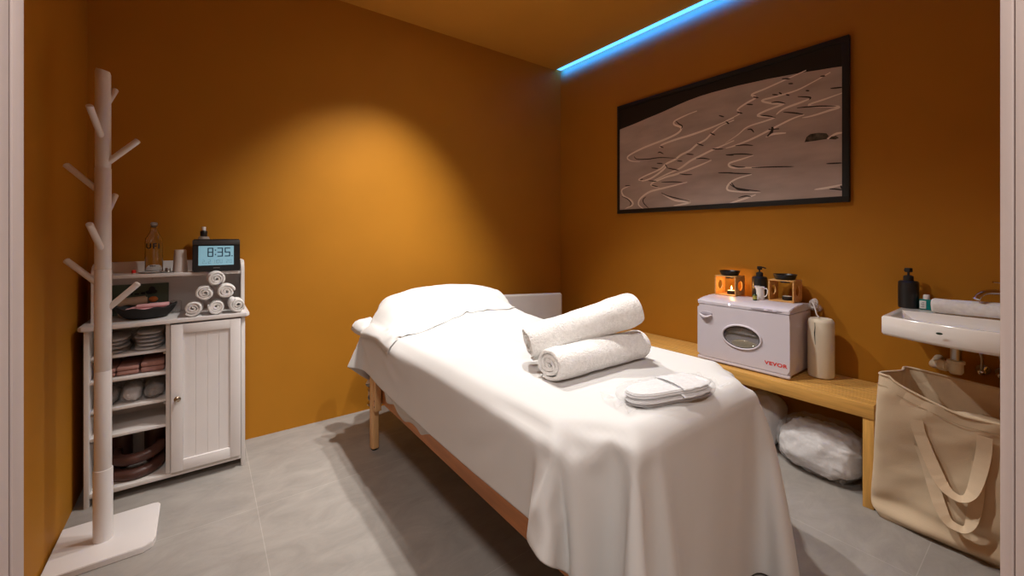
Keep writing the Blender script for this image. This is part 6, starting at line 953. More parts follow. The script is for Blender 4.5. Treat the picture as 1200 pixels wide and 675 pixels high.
# ---------------------------------------------------------------- padded panel behind the table
pc = Vector((1.965, 2.485, 0)); ang = math.atan2(2.36-2.585, 2.26-1.72)
t = thing('padded_panel', 'pale grey padded panel standing in the corner behind the table', 'panel', pc, ang)
m = MB(); m.box(-0.33, 0.315, -0.005, 0.040, 0.04, 0.648, bev=0.018, seg=4); m.build('cushion', GREYFAB, t)
m = MB(); m.box(-0.30, 0.30, 0.008, 0.034, 0.0, 0.045, bev=0.004); m.build('base_rail', BLACKM, t)

# ---------------------------------------------------------------- coat stand
CS = (-0.290, 2.043, 0)
t = thing('coat_stand', 'white wooden coat stand with eight angled pegs on a flat square base', 'coat stand', CS)
base = [(-0.418, 2.196), (-0.166, 2.198), (-0.150, 2.193), (-0.143, 2.178), (-0.141, 1.952), (-0.148, 1.925), (-0.172, 1.909), (-0.395, 1.909), (-0.412, 1.915), (-0.418, 1.928)]
m = MB(); m.prism([(x-CS[0], y-CS[1]) for x, y in base], 0.0, 0.022, bev=0.002); m.build('base', WHITE, t)
m = MB(); m.lathe([(0, 0.022), (0.0262, 0.022), (0.0262, 0.268), (0.0255, 0.272), (0.022, 0.272)], n=40); m.build('sleeve', WHITE, t)
segs = [(0.25, 0.62, 0.0232), (0.62, 0.98, 0.0228), (0.98, 1.34, 0.0222), (1.34, 1.69, 0.0212)]
for k, (a, b, r) in enumerate(segs):
    m = MB()
    if k < 3: m.lathe([(0, a), (r-0.001, a), (r, a+0.002), (r, b-0.002), (r-0.001, b), (0, b)], n=40)
    else:
        m.lathe([(0, a), (r-0.001, a), (r, a+0.002), (r, b-0.012), (r-0.003, b-0.003), (0, b)], n=40)
        for v in m.bm.verts:
            if v.co.z > b-0.02: v.co.z += -v.co.x*0.25*0.8 + v.co.y*0.1
    m.build('pole', WHITE, t)
DA = Vector((0.979, -0.202, 0)); DB = Vector((-0.202, -0.979, 0))
def peg(z0, d, reach=0.098, rise=0.088):
    m = MB(); s = d*0.012; e = d*reach
    m.cyl((s.x, s.y, z0), (e.x, e.y, z0+rise), 0.0100, n=20, bev=0.0025)
    m.build('peg', WHITE, t)
peg(1.448, DB); peg(1.360, DA); peg(1.258, -DA); peg(1.560, -DB)
peg(1.165, -DB); peg(1.052, DB); peg(0.928, -DA); peg(0.838, DA)
# ---------------------------------------------------------------- white cabinet with hutch
CB = (-0.115, 2.48, 0)
cab = thing('storage_cabinet', 'white storage cabinet with open shelves, one door and a raised back shelf', 'cabinet', CB)
cx = lambda x: x - CB[0]
cy = lambda y: y - CB[1]
def cbox(name, x0, x1, y0, y1, z0, z1, bev=0.0015, mat=WHITE2, parent=None):
    m = MB(); m.box(cx(x0), cx(x1), cy(y0), cy(y1), z0, z1, bev=bev); return m.build(name, mat, parent or cab)
cbox('side_panel', -0.390, -0.374, 2.35, 2.615, 0.0, 0.715)
cbox('side_panel', 0.139, 0.155, 2.35, 2.615, 0.0, 0.715)
cbox('divider_panel', -0.137, -0.121, 2.353, 2.605, 0.055, 0.715)
cbox('back_panel', -0.374, 0.139, 2.605, 2.613, 0.03, 0.715)
cbox('bottom_panel', -0.374, 0.139, 2.352, 2.605, 0.036, 0.054)
m = MB(); m.prism([(cx(-0.406), cy(2.615)), (cx(0.172), cy(2.615)), (cx(0.172), cy(2.345)), (cx(0.160), cy(2.331)), (cx(-0.394), cy(2.331)), (cx(-0.406), cy(2.345))], 0.715, 0.733, bev=0.003)
m.build('counter_top', WHITE, cab)
for z, y0 in ((0.600, 2.372), (0.505, 2.354), (0.380, 2.372), (0.275, 2.354)):
    sh_ = cbox('shelf', -0.374, -0.137, y0, 2.605, z-0.012, z)
    if y0 > 2.36:
        for x in (-0.369, -0.142):
            m = MB(); m.cyl((cx(x), cy(y0-0.006), z-0.016), (cx(x), cy(y0+0.01), z-0.016), 0.004, n=12); m.build('shelf_pin', STEEL, sh_)
# door: frame, recessed grooved panel, knob
D0, D1, Z0, Z1 = -0.119, 0.137, 0.060, 0.708
m = MB()
w_ = 0.042
m.box(cx(D0), cx(D0+w_), cy(2.334), cy(2.350), Z0, Z1, bev=0.0012); m.box(cx(D1-w_), cx(D1), cy(2.334), cy(2.350), Z0, Z1, bev=0.0012)
m.box(cx(D0+w_), cx(D1-w_), cy(2.334), cy(2.350), Z0, Z0+w_+0.006, bev=0.0012); m.box(cx(D0+w_), cx(D1-w_), cy(2.334), cy(2.350), Z1-w_, Z1, bev=0.0012)
door = m.build('door', WHITE, cab)
m = MB(); xs = D0+w_; n = 4; pw = (D1-w_-xs)/n
for k in range(n): m.box(cx(xs+pw*k+0.0005), cx(xs+pw*(k+1)-0.0005), cy(2.3405), cy(2.348), Z0+w_, Z1-w_, bev=0.0009, seg=1)
m.box(cx(xs), cx(D1-w_), cy(2.3425), cy(2.3475), Z0+w_, Z1-w_)
m.build('door_panel', WHITE, door, smooth=False)
m = MB(); m.lathe([(0, 0.0), (0.005, 0.0), (0.005, 0.010), (0.012, 0.014), (0.0125, 0.020), (0.008, 0.024), (0, 0.025)], n=28, M=Matrix.Translation((cx(-0.096), cy(2.334), 0.385)) @ Matrix.Rotation(R(90), 4, 'X'))
m.build('knob', BRASS, door)
# hutch
def hutch_side(x):
    prof = [(cy(2.615), 0.733), (cy(2.430), 0.733), (cy(2.430), 0.925), (cy(2.436), 0.950), (cy(2.452), 0.968), (cy(2.478), 0.978), (cy(2.615), 0.978)]
    m = MB(); m.prism(prof, cx(x), cx(x+0.015), axis='x', bev=0.0012); m.build('hutch_side', WHITE2, cab)
hutch_side(-0.382); hutch_side(0.143)
cbox('hutch_back', -0.367, 0.143, 2.603, 2.612, 0.733, 0.978)
cbox('hutch_shelf', -0.367, 0.143, 2.436, 2.603, 0.913, 0.928, mat=WHITE)
for x in (-0.20, 0.09):
    m = MB(); m.cyl((cx(x), cy(2.6025), 0.893), (cx(x), cy(2.6035), 0.893), 0.004, n=12)
    m.build('screw_cap', STEEL, cab, angle=30)

# things on the raised shelf
ZS = 0.9285
# glass bottle with dark letters
BX, BY = -0.188, 2.515
t = thing('glass_bottle', 'clear glass bottle with dark lettering standing on the raised shelf of the cabinet', 'bottle', (BX, BY, ZS+0.004))
m = MB(); m.lathe([(0, 0.0), (0.030, 0.0), (0.0325, 0.004), (0.0325, 0.135), (0.030, 0.155), (0.016, 0.182), (0.0125, 0.195), (0.0125, 0.212), (0.0105, 0.212), (0.0105, 0.195), (0.014, 0.181), (0.0275, 0.154), (0.0300, 0.135), (0.0300, 0.008), (0.027, 0.006), (0, 0.006)], n=48)
m.build('bottle_body', GLASS, t)
m = MB(); m.lathe([(0.0, 0.205), (0.0098, 0.205), (0.0098, 0.212), (0.0130, 0.213), (0.0130, 0.224), (0.010, 0.228), (0, 0.229)], n=28); m.build('stopper', film('frosted_stopper', 0.6, (0.75, 0.8, 0.82), 0.3), t)
for txt, z, s_ in (('U F I', 0.118, 0.033), ('- - -', 0.030, 0.018)):
    bm = textmesh(txt, s_, 0.0002, bold=0.0009, spacing=0.82)
    a0 = math.atan2(-BY, -BX) - 0.16
    for v in bm.verts:
        th = a0 + v.co.x/0.0331; rr = 0.0331 + v.co.z*0.5
        v.co = Vector((rr*math.cos(th), rr*math.sin(th), z + v.co.y))
    m = MB(); m.bm = bm; m.build('lettering', BLACKM, t, smooth=False, recalc=False)
m = MB(); m.lathe([(0, 0), (0.062, 0.0), (0.068, 0.004), (0.066, 0.005), (0.058, 0.0025), (0, 0.0025)], c=(0, 0, 0), n=48, sy=0.75)
o = m.build('round_tray', STEEL); o.location = (-0.175, 2.51, ZS); tag(o, 'thin silver tray under the glass bottle', 'tray')
m = MB(); m.lathe([(0, 0.001), (0.009, 0.001), (0.010, 0.004), (0.010, 0.016), (0.008, 0.019), (0, 0.019)], n=28)
o = m.build('bottle_cap', STEEL); o.location = (-0.138, 2.495, ZS+0.0028); tag(o, 'small silver screw cap between the glass bottle and the cup', 'cap')
t = thing('drinking_cup', 'white paper cup turned upside down beside the clock', 'cup', (-0.093, 2.50, ZS))
m = MB(); m.lathe([(0.0280, 0.0), (0.0290, 0.003), (0.0280, 0.006), (0.0225, 0.102), (0.0215, 0.104), (0.0, 0.102), (0.0, 0.100), (0.0212, 0.100), (0.0266, 0.006), (0.0266, 0.0), (0.0280, 0.0)], n=44); m.build('cup_body', GREYFAB, t, angle=50)
t = thing('lip_balm_jar', 'tiny jar with a red lid on the raised shelf left of the glass bottle', 'jar', (-0.253, 2.475, ZS))
m = MB(); m.lathe([(0, 0), (0.008, 0), (0.008, 0.004), (0, 0.004)], n=20); m.build('jar_body', GREYFAB, t)
m = MB(); m.lathe([(0, 0.004), (0.007, 0.004), (0.0075, 0.014), (0.006, 0.018), (0, 0.018)], n=20); m.build('lid', RED, t)
# pump bottle behind the clock
t = thing('pump_bottle', 'clear pump bottle with a black collar standing behind the clock', 'bottle', (-0.004, 2.575, ZS))
m = MB(); m.lathe([(0, 0), (0.022, 0), (0.024, 0.004), (0.024, 0.155), (0.020, 0.166), (0.0, 0.167)], n=36); m.build('bottle_body', film('bottle_plastic', 0.7, (0.62, 0.62, 0.60), 0.2), t)
m = MB(); m.lathe([(0, 0.166), (0.0145, 0.166), (0.0150, 0.192), (0.012, 0.196), (0, 0.197)], n=30); m.build('collar', BLACK, t)
m = MB(); m.lathe([(0, 0.196), (0.008, 0.196), (0.009, 0.212), (0.007, 0.215), (0, 0.216)], n=24); m.build('cap', WHITE, t)
# digital clock
CK = Vector((0.047, 2.455, ZS+0.0008)); ca = R(-3)
t = thing('digital_clock', 'black digital clock with a pale blue display on the raised shelf', 'clock', CK, ca)
t.scale = (1.06, 1, 1.05)
tilt = Matrix.Rotation(R(-10), 4, 'X')
m = MB(); m.prism([(-0.030, 0.0), (0.034, 0.0), (0.012, 0.146), (-0.006, 0.146), (-0.010, 0.134)], -0.088, 0.088, axis='x', bev=0.004)
body = m.build('clock_body', BLACK, t)
SF = Matrix.Translation((0, -0.0310, 0.006)) @ Matrix.Rotation(R(-8.5), 4, 'X')     # front face frame
SF = Matrix.Translation((0, -0.0302, 0.0)) @ Matrix.Rotation(math.atan2(-0.020, 0.134), 4, 'X')
m = MB(); m.box(-0.088, 0.088, -0.003, 0.000, 0.122, 0.142, bev=0.0012, M=SF); m.build('top_bar', material('clock_bar', (0.05, 0.048, 0.046), rough=0.4), t)
LCD = material('lcd_display', (0.20, 0.33, 0.38), rough=0.25, emit=(0.20, 0.42, 0.52), estr=0.27, vary=0.04)
m = MB(); m.box(-0.066, 0.064, -0.0022, -0.0006, 0.028, 0.116, M=SF); scr = m.build('display', LCD, t, smooth=False)
INK = material('lcd_ink', (0.01, 0.03, 0.07), rough=0.4)
SEG = {'0': 'abcdef', '1': 'bc', '2': 'abged', '3': 'abgcd', '4': 'fgbc', '5': 'afgcd', '6': 'afgcde', '7': 'abc', '8': 'abcdefg', '9': 'abcfgd', 'U': 'bcdef', 'O': 'abcdef', 'T': 'fged', 'H': 'fgbec'}
def seg7(m, ch, x, z, w, h, t_):
    for s_ in SEG.get(ch, ''):
        r = {'a': (x, x+w, z+h-t_, z+h), 'd': (x, x+w, z, z+t_), 'g': (x, x+w, z+h/2-t_/2, z+h/2+t_/2),
             'f': (x, x+t_, z+h/2, z+h), 'e': (x, x+t_, z, z+h/2), 'b': (x+w-t_, x+w, z+h/2, z+h), 'c': (x+w-t_, x+w, z, z+h/2)}[s_]
        g = 0.0006
        m.box(r[0]+g, r[1]-g, -0.0029, -0.0023, r[2]+g, r[3]-g, M=SF)
m = MB(); x = -0.030
seg7(m, '8', -0.034, 0.066, 0.022, 0.042, 0.0052)
m.box(-0.0070, -0.0025, -0.0029, -0.0023, 0.074, 0.079, M=SF); m.box(-0.0070, -0.0025, -0.0029, -0.0023, 0.094, 0.099, M=SF)
seg7(m, '3', 0.002, 0.066, 0.022, 0.042, 0.0052); seg7(m, '5', 0.029, 0.066, 0.022, 0.042, 0.0052)
m.box(0.055, 0.060, -0.0029, -0.0023, 0.067, 0.071, M=SF)
m.build('time_digits', INK, scr, smooth=False)
m = MB()
for ch, x in (('2', -0.052), ('2', -0.031), ('1', -0.016), ('1', -0.009), ('O', 0.001), ('U', 0.012), ('2', 0.036), ('0', 0.048)):
    seg7(m, ch, x, 0.036, 0.0088, 0.017, 0.0018)
m.box(-0.040, -0.038, -0.0029, -0.0023, 0.036, 0.038, M=SF)
m.build('date_digits', INK, scr, smooth=False)
m = MB(); m.box(-0.012, 0.012, -0.0014, -0.0004, 0.014, 0.018, M=SF); m.build('maker_mark', material('dull_print', (0.12, 0.12, 0.12), rough=0.5), t, smooth=False)

# things on the counter
ZT = 0.7335
def small_roll(seed, L=0.085, r=0.036):
    return spiral_roll(r*1.20, L, 2.7, 0.0165, squash=0.97, amp=0.0022, seed=seed, layers_in=0.12, mat=TERRY2, rag=0.004, nl=10, nseg=20, name='rolled_towel', sub=1)
G6 = 'small rolled towels stacked on the cabinet'
rolls = [((-0.040, 2.384, ZT+0.037), 'small white rolled towel at the left end of the bottom row on the cabinet'),
         ((0.044, 2.384, ZT+0.036), 'small white rolled towel in the middle of the bottom row on the cabinet'),
         ((0.124, 2.384, ZT+0.037), 'small white rolled towel at the right end of the bottom row on the cabinet'),
         ((0.003, 2.384, ZT+0.102), 'small white rolled towel on the left of the second row on the cabinet'),
         ((0.080, 2.385, ZT+0.104), 'small white rolled towel on the right of the second row on the cabinet'),
         ((0.040, 2.385, ZT+0.166), 'small white rolled towel at the very top of the pile on the cabinet')]
for k, (p, lab) in enumerate(rolls):
    o = small_roll(3.1*k+1.3, r=0.0345 if k != 1 else 0.033); o.rotation_euler = (0.9*k, 0, 0)
    o.matrix_world = Matrix.Translation(p) @ Matrix.Rotation(R(90 + (k*37 % 11 - 5)), 4, 'Z') @ Matrix.Rotation(0.9*k, 4, 'X')
    tag(o, lab, 'towel', G6)
# black wavy basket with pink cloth
BK = (-0.208, 2.445, ZT)
t = thing('basket', 'black wavy-rimmed bowl holding pink cloth on the cabinet counter', 'bowl', BK)
m = MB()
def bk(u, v, off=0.0):
    a = 2*math.pi*u; rr = 0.060 + 0.045*v**0.8 + off
    wz = 0.004 + 0.046*v**1.3 + 0.010*v*v*abs(math.cos(a))**3 + 0.003*v*math.sin(a*9)
    return Vector((rr*math.cos(a), rr*0.72*math.sin(a), wz))
m.grid(lambda u, v: bk(u, v), 72, 8, closeu=True)
c0 = m.bm.verts.new((0, 0, 0.004)); m.bm.verts.ensure_lookup_table()
for i in range(72): m.bm.faces.new((m.bm.verts[(i+1) % 72], m.bm.verts[i], c0))
m.build('bowl', BLACKM, t, solid=0.004)
m = MB()
for k in range(36):
    a = 2*math.pi*k/36
    m.tube([bk(k/36, 0.35) * 1.0, bk(k/36+0.012, 0.7), bk(k/36+0.02, 1.0)], 0.0022, n=6)
m.build('rim_weave', BLACKM, t)['kind'] = 'stuff'
o = thing('folded_cloth', 'pink cloth folded in the black bowl on the cabinet', 'cloth', (BK[0], BK[1], ZT+0.012))
m = MB(); m.ball((0.0, 0, 0.022), 0.078, 0.052, 0.016, p=0.6); m.displace(0.006, 25, 2); m.build('lower_fold', PINK, o)
m = MB(); m.box(-0.035, 0.078, -0.030, 0.022, 0.036, 0.050, bev=0.005, seg=3); m.displace(0.003, 20, 5); m.build('upper_fold', PINK, o)
t = thing('leaning_card', 'dark green card with a dark emblem leaning at the back of the counter', 'card', (-0.245, 2.580, ZT))
tm = Matrix.Rotation(R(-6), 4, 'X')
m = MB(); m.box(-0.115, 0.105, 0, 0.004, 0.001, 0.140, M=tm); m.build('card', GREEN, t, smooth=False)
m = MB(); m.ball((0.045, -0.001, 0.112), 0.012, 0.0008, 0.014); m.ball((0.036, -0.001, 0.100), 0.013, 0.0008, 0.009); m.ball((0.054, -0.001, 0.102), 0.010, 0.0008, 0.008)
for k in range(4): m.box(-0.06+0.022*k, -0.045+0.022*k, -0.0015, 0, 0.092, 0.097+0.004*(k % 2))
m.build('emblem', BLACKM, t)
for v in bpy.data.objects[o.name].children: pass
m = MB(); m.cyl((-0.062, 0, 0), (0.050, 0, 0), 0.020, n=28, bev=0.006); m.displace(0.003, 25, 4)
o = m.build('rolled_cloth', BEIGE); o.location = (-0.262, 2.535, ZT+0.066); o.rotation_euler = (0, R(-3), R(2)); tag(o, 'beige rolled cloth lying behind the pink cloth', 'cloth')
m = MB(); m.ball((0, 0, 0), 0.016, 0.014, 0.013); m.displace(0.003, 40, 1)
o = m.build('soap_ball', ORANGE); o.location = (-0.192, 2.540, ZT+0.070); tag(o, 'small orange bundle at the end of the beige rolled cloth', 'bundle')
m = MB(); m.box(-0.05, 0.05, -0.018, 0.018, 0, 0.045, bev=0.006); m.displace(0.002, 20, 3)
o = m.build('folded_napkin', BEIGE); o.location = (-0.262, 2.535, ZT+0.0005); tag(o, 'beige folded napkins hidden behind the black bowl', 'cloth')
m = MB(); m.box(-0.016, 0.016, -0.02, 0.02, 0, 0.052, bev=0.003)
o = m.build('soap_box', GREYFAB); o.location = (-0.192, 2.545, ZT+0.0005); tag(o, 'small grey box beside the pink cloth bowl', 'box')
m = MB(); m.box(-0.022, 0.022, -0.03, 0.03, 0, 0.055, bev=0.012, seg=3); m.displace(0.004, 30, 8)
o = m.build('plastic_wrap_bundle', FILM); o.location = (-0.112, 2.53, ZT+0.002); tag(o, 'crumpled clear plastic wrap on the counter between the bowl and the towels', 'plastic bag')

# things on the open shelves
def flat_pack(x, y, z, k, lab, grp, w=0.10, h=0.012):
    t = thing('wrapped_pad', lab, 'pad', (x, y, z), R(-6+4*(k % 3)), grp)
    m = MB(); m.ball((0, 0, h/2), w/2, 0.105, h/2, p=0.7, nu=28, nv=10); m.displace(0.0015, 30, k); m.build('pad', SLIP, t)
    m = MB(); m.ball((0, 0, h/2), w/2+0.006, 0.112, h/2+0.001, p=0.55, nu=28, nv=10); m.displace(0.002, 45, k+3)
    for v in m.bm.verts: v.co.z = max(0.0004, min(h+0.001, v.co.z))
    m.build('wrapper', FILM, t)
names = ('bottom', 'second', 'third', 'fourth', 'top')
for k in range(5):
    flat_pack(-0.197+0.004*math.sin(k*2.1), 2.485, 0.6012+0.0165*k, k, 'white wrapped pad, %s of the right pile on the top open shelf' % names[k], 'wrapped pads in the right pile', w=0.092)
for k in range(4):
    flat_pack(-0.310+0.003*math.sin(k*3.1), 2.490, 0.6012+0.0165*k, k+7, 'white wrapped pad, %s of the left pile on the top open shelf' % names[k], 'wrapped pads in the left pile', w=0.092)
for k, (x, w, h, lab) in enumerate(((-0.183, 0.080, 0.044, 'dusty pink folded towel on the second shelf, nearest the door'), (-0.262, 0.072, 0.036, 'dusty pink folded towel in the middle of the second shelf'), (-0.332, 0.062, 0.034, 'dusty pink folded towel on the second shelf behind the coat stand pole'))):
    t = thing('folded_towel', lab, 'towel', (x, 2.48, 0.5075), 0, 'pink towels on the second shelf')
    for j in range(2):
        m = MB(); m.box(-w/2, w/2, -0.10, 0.10, j*h/2, (j+1)*h/2-0.0008, bev=min(0.008, h/5), seg=3); m.displace(0.0018, 25, k*3+j)
        m.build('fold', DPINK, t)
GREYW = material('grey_wrapped_cloth', (0.22, 0.20, 0.19), rough=0.85, vary=0.3, scale=60, bump=0.6, bscale=90)
for k, (x, lab, mm) in enumerate(((-0.180, 'dark grey item bagged in clear plastic on the third shelf', GREYW), (-0.255, 'pale crumpled item bagged in plastic in the middle of the third shelf', SLIP), (-0.330, 'grey item bagged in plastic on the third shelf behind the pole', GREYW))):
    t = thing('plastic_packet', lab, 'packet', (x, 2.475, 0.3808), 0, 'plastic packets on the third shelf')
    m = MB(); m.ball((0, 0, 0.030), 0.031, 0.085, 0.026, p=0.75, nu=30, nv=18); m.displace(0.009, 32, k*5)
    for v in m.bm.verts: v.co.z = max(0.002, v.co.z)
    m.build('contents', mm, t)
    m = MB(); m.ball((0, 0, 0.033), 0.036, 0.092, 0.032, p=0.7, nu=40, nv=24); m.displace(0.010, 40, k*5+2)
    for v in m.bm.verts: v.co.z = max(0.0005, v.co.z); v.co.x = max(-0.036, min(0.036, v.co.x))
    m.build('wrapper', FILM, t, angle=25)
# brown leather horseshoe cushion and two bolsters at the bottom
m = MB()
pts = []
for k in range(33):
    a = R(-210 + 240*k/32)
    pts.append((0.078*math.cos(a), 0.078*math.sin(a), 0.030+0.012*math.sin(a)))
rad = [0.024*min(1, (0.45+0.55*math.sin(math.pi*min(1, (k+2)/8.0)/2)))*min(1, (0.45+0.55*math.sin(math.pi*min(1, (34-k)/8.0)/2))) for k in range(33)]
m.tube(pts, rad, n=20)
o = m.build('face_cushion', BROWN, subd=1); o.location = (-0.245, 2.47, 0.057); o.rotation_euler = (0, 0, R(4)); tag(o, 'dark brown leather horseshoe cushion on the bottom shelf', 'cushion')
for v in o.data.vertices: v.co.z = max(v.co.z, 0.0) 
m = MB(); m.tube([(p[0]*0.97, p[1]*0.97, 0) for p in pts], [r*0.95 for r in rad], n=20)
o = m.build('face_cushion', BROWN, subd=1); o.location = (-0.240, 2.475, 0.057+0.088); o.rotation_euler = (R(6), R(-3), R(-4)); tag(o, 'second brown leather cushion resting on the horseshoe cushion of the bottom shelf', 'cushion')
for k, (x, y, r, lab) in enumerate(((-0.185, 2.555, 0.040, 'dark brown round bolster at the back right of the bottom shelf'), (-0.300, 2.555, 0.036, 'dark brown round bolster at the back left of the bottom shelf'))):
    t = thing('bolster', lab, 'bolster', (x, y, 0.0545), 0)
    m = MB(); m.lathe([(0, 0), (r*0.8, 0), (r, 0.012), (r, 0.17-0.02*k), (r*0.8, 0.186-0.02*k), (0, 0.19-0.02*k)], n=36); m.build('bolster_body', BROWN, t)
    m = MB(); m.tube([(r*math.cos(a), r*math.sin(a), 0.168-0.02*k) for a in [2*math.pi*q/36 for q in range(36)]], 0.0025, n=8, closed=True); m.build('piping', BROWN, t)
# ---------------------------------------------------------------- framed picture on the right wall
def PW(px, py, X):            # where a line of sight through the doorway meets the plane x = X
    u = (px-600)/483.0; v = (276-py)/483.0
    dx = SY + u*CY; k = X/dx
    return ((CY - u*SY)*k, 1.1 + v*k)
PC = (2.495, 1.309, 1.664)
pic = thing('framed_picture', 'wide black-framed picture of ski tracks on a snowy slope hanging on the right wall', 'picture', PC)
y0, y1, z0, z1 = 0.617-PC[1], 2.001-PC[1], 1.262-PC[2], 2.063-PC[2]
m = MB(); fw = 0.028
m.box(-0.024, 0, y0, y1, z0, z0+fw, bev=0.001); m.box(-0.024, 0, y0, y1, z1-fw, z1, bev=0.001)
m.box(-0.024, 0, y0, y0+fw, z0+fw, z1-fw, bev=0.001); m.box(-0.024, 0, y1-fw*0.7, y1, z0+fw, z1-fw, bev=0.001)
m.build('frame', FRAMEB, pic)
m = MB(); m.box(-0.016, -0.002, y0+fw*0.9, y1-fw*0.6, z0+fw*0.9, z1-fw*0.9); pr = m.build('night_sky', SKYB, pic, smooth=False)
XP = 2.478
def loc2(p): a = PW(p[0], p[1], XP); return (a[0]-PC[1], a[1]-PC[2])
hill = [(728.8, 151.2), (745, 144.5), (760, 138), (777, 131), (792, 124), (806, 118), (820, 112.8), (834, 108.5), (848, 104.8), (864, 100.5), (880, 97), (900, 92.5), (920, 88.8), (940, 85), (960, 82), (976, 79.3), (989.4, 77.2)]
hp = [loc2(p) for p in hill]; ye = y0+fw*0.95; ys = y1-fw*0.66
hp[0] = (ys, hp[0][1]); hp[-1] = (ye, hp[-1][1])
m = MB(); poly = hp + [(ye, z0+fw*0.95), (ys, z0+fw*0.95)]
m.prism(poly, -0.0168, -0.0162, axis='x'); m.build('snow_slope', SNOW, pic, smooth=False)
def ribbon(m, pts, w, x, taper=True):
    P_ = [Vector((0, *loc2(p))) for p in pts]
    # smooth with Catmull-Rom
    Q = []
    for i in range(len(P_)-1):
        a = P_[max(0, i-1)]; b = P_[i]; c = P_[i+1]; d = P_[min(len(P_)-1, i+2)]
        for k in range(5):
            t_ = k/5; Q.append(0.5*((2*b) + (c-a)*t_ + (2*a-5*b+4*c-d)*t_*t_ + (3*b-a-3*c+d)*t_**3))
    Q.append(P_[-1]); n = len(Q); prev = None
    for i, q in enumerate(Q):
        d = (Q[min(n-1, i+1)] - Q[max(0, i-1)]).normalized(); nn = Vector((0, -d.z, d.y))
        ww = w*0.5*(math.sin(math.pi*min(1, max(0.06, i/(n-1)))*0.98+0.03)**0.5 if taper else 1)
        yy = [max(ye+0.001, min(ys-0.001, (q+nn*s*ww).y)) for s in (-1, 1)]; zz = [max(z0+fw+0.001, (q+nn*s*ww).z) for s in (-1, 1)]
        a = m.bm.verts.new((x, yy[0], zz[0])); b = m.bm.verts.new((x, yy[1], zz[1]))
        if prev: m.bm.faces.new((prev[0], prev[1], b, a))
        prev = (a, b)
A5 = lambda L: [(720+x/5.63, 130+y/5.63) for x, y in L]
B4 = lambda L: [(850+x/4.22, 80+y/4.22) for x, y in L]
light = [A5([(545, 0), (480, 25), (400, 65), (395, 90), (440, 110), (420, 145), (340, 185), (200, 240), (110, 285), (85, 310), (110, 330), (170, 335)]),
 A5([(788, 45), (640, 110), (500, 160), (400, 190), (310, 225), (300, 245)]),
 A5([(790, 60), (700, 100), (640, 150), (600, 190), (540, 225), (500, 260), (440, 290), (400, 320), (340, 350), (300, 385), (200, 430), (160, 455), (210, 460)]),
 A5([(790, 195), (700, 235), (640, 260), (560, 300), (500, 330), (430, 380), (340, 420), (240, 470)]),
 A5([(640, 325), (560, 360), (470, 395), (400, 420), (330, 440), (240, 485), (300, 510)]),
 A5([(480, 470), (400, 490), (300, 515), (230, 535), (170, 580), (160, 620), (200, 650)]),
 A5([(100, 495), (50, 520), (60, 560), (110, 590), (120, 620), (70, 645)]),
 A5([(320, 550), (400, 590), (500, 600), (450, 615), (390, 625)]),
 A5([(340, 350), (330, 380), (250, 440), (180, 465)]),
 B4([(400, 10), (300, 55), (200, 100), (130, 130), (150, 145), (100, 175), (60, 205), (70, 225), (0, 260)]),
 B4([(520, 20), (430, 70), (350, 110), (250, 140), (180, 160), (240, 175), (290, 175), (200, 210), (160, 235), (240, 242), (200, 260), (110, 290), (60, 330), (0, 370)]),
 B4([(585, 120), (500, 150), (410, 185), (560, 190), (510, 210), (430, 235), (380, 245)]),
 B4([(390, 230), (330, 250), (230, 300), (130, 350), (40, 385), (0, 395)]),
 B4([(420, 150), (370, 170), (290, 200), (250, 230)]),
 B4([(140, 430), (80, 450), (20, 470), (30, 490), (100, 492), (330, 487)]),
 B4([(130, 525), (60, 545), (20, 570), (10, 600), (60, 610), (175, 615)]),
 B4([(150, 625), (80, 650), (20, 668)]), B4([(580, 575), (510, 590), (440, 600)]), B4([(300, 320), (240, 325), (200, 340)]), B4([(505, 350), (545, 325), (583, 318)])]
m = MB()
for k, L in enumerate(light): ribbon(m, L, 0.0135 if k < 9 else 0.011, -0.01695 - 0.00001*k)
m.build('snow_ridges', TRKW, pic, smooth=False, recalc=False)
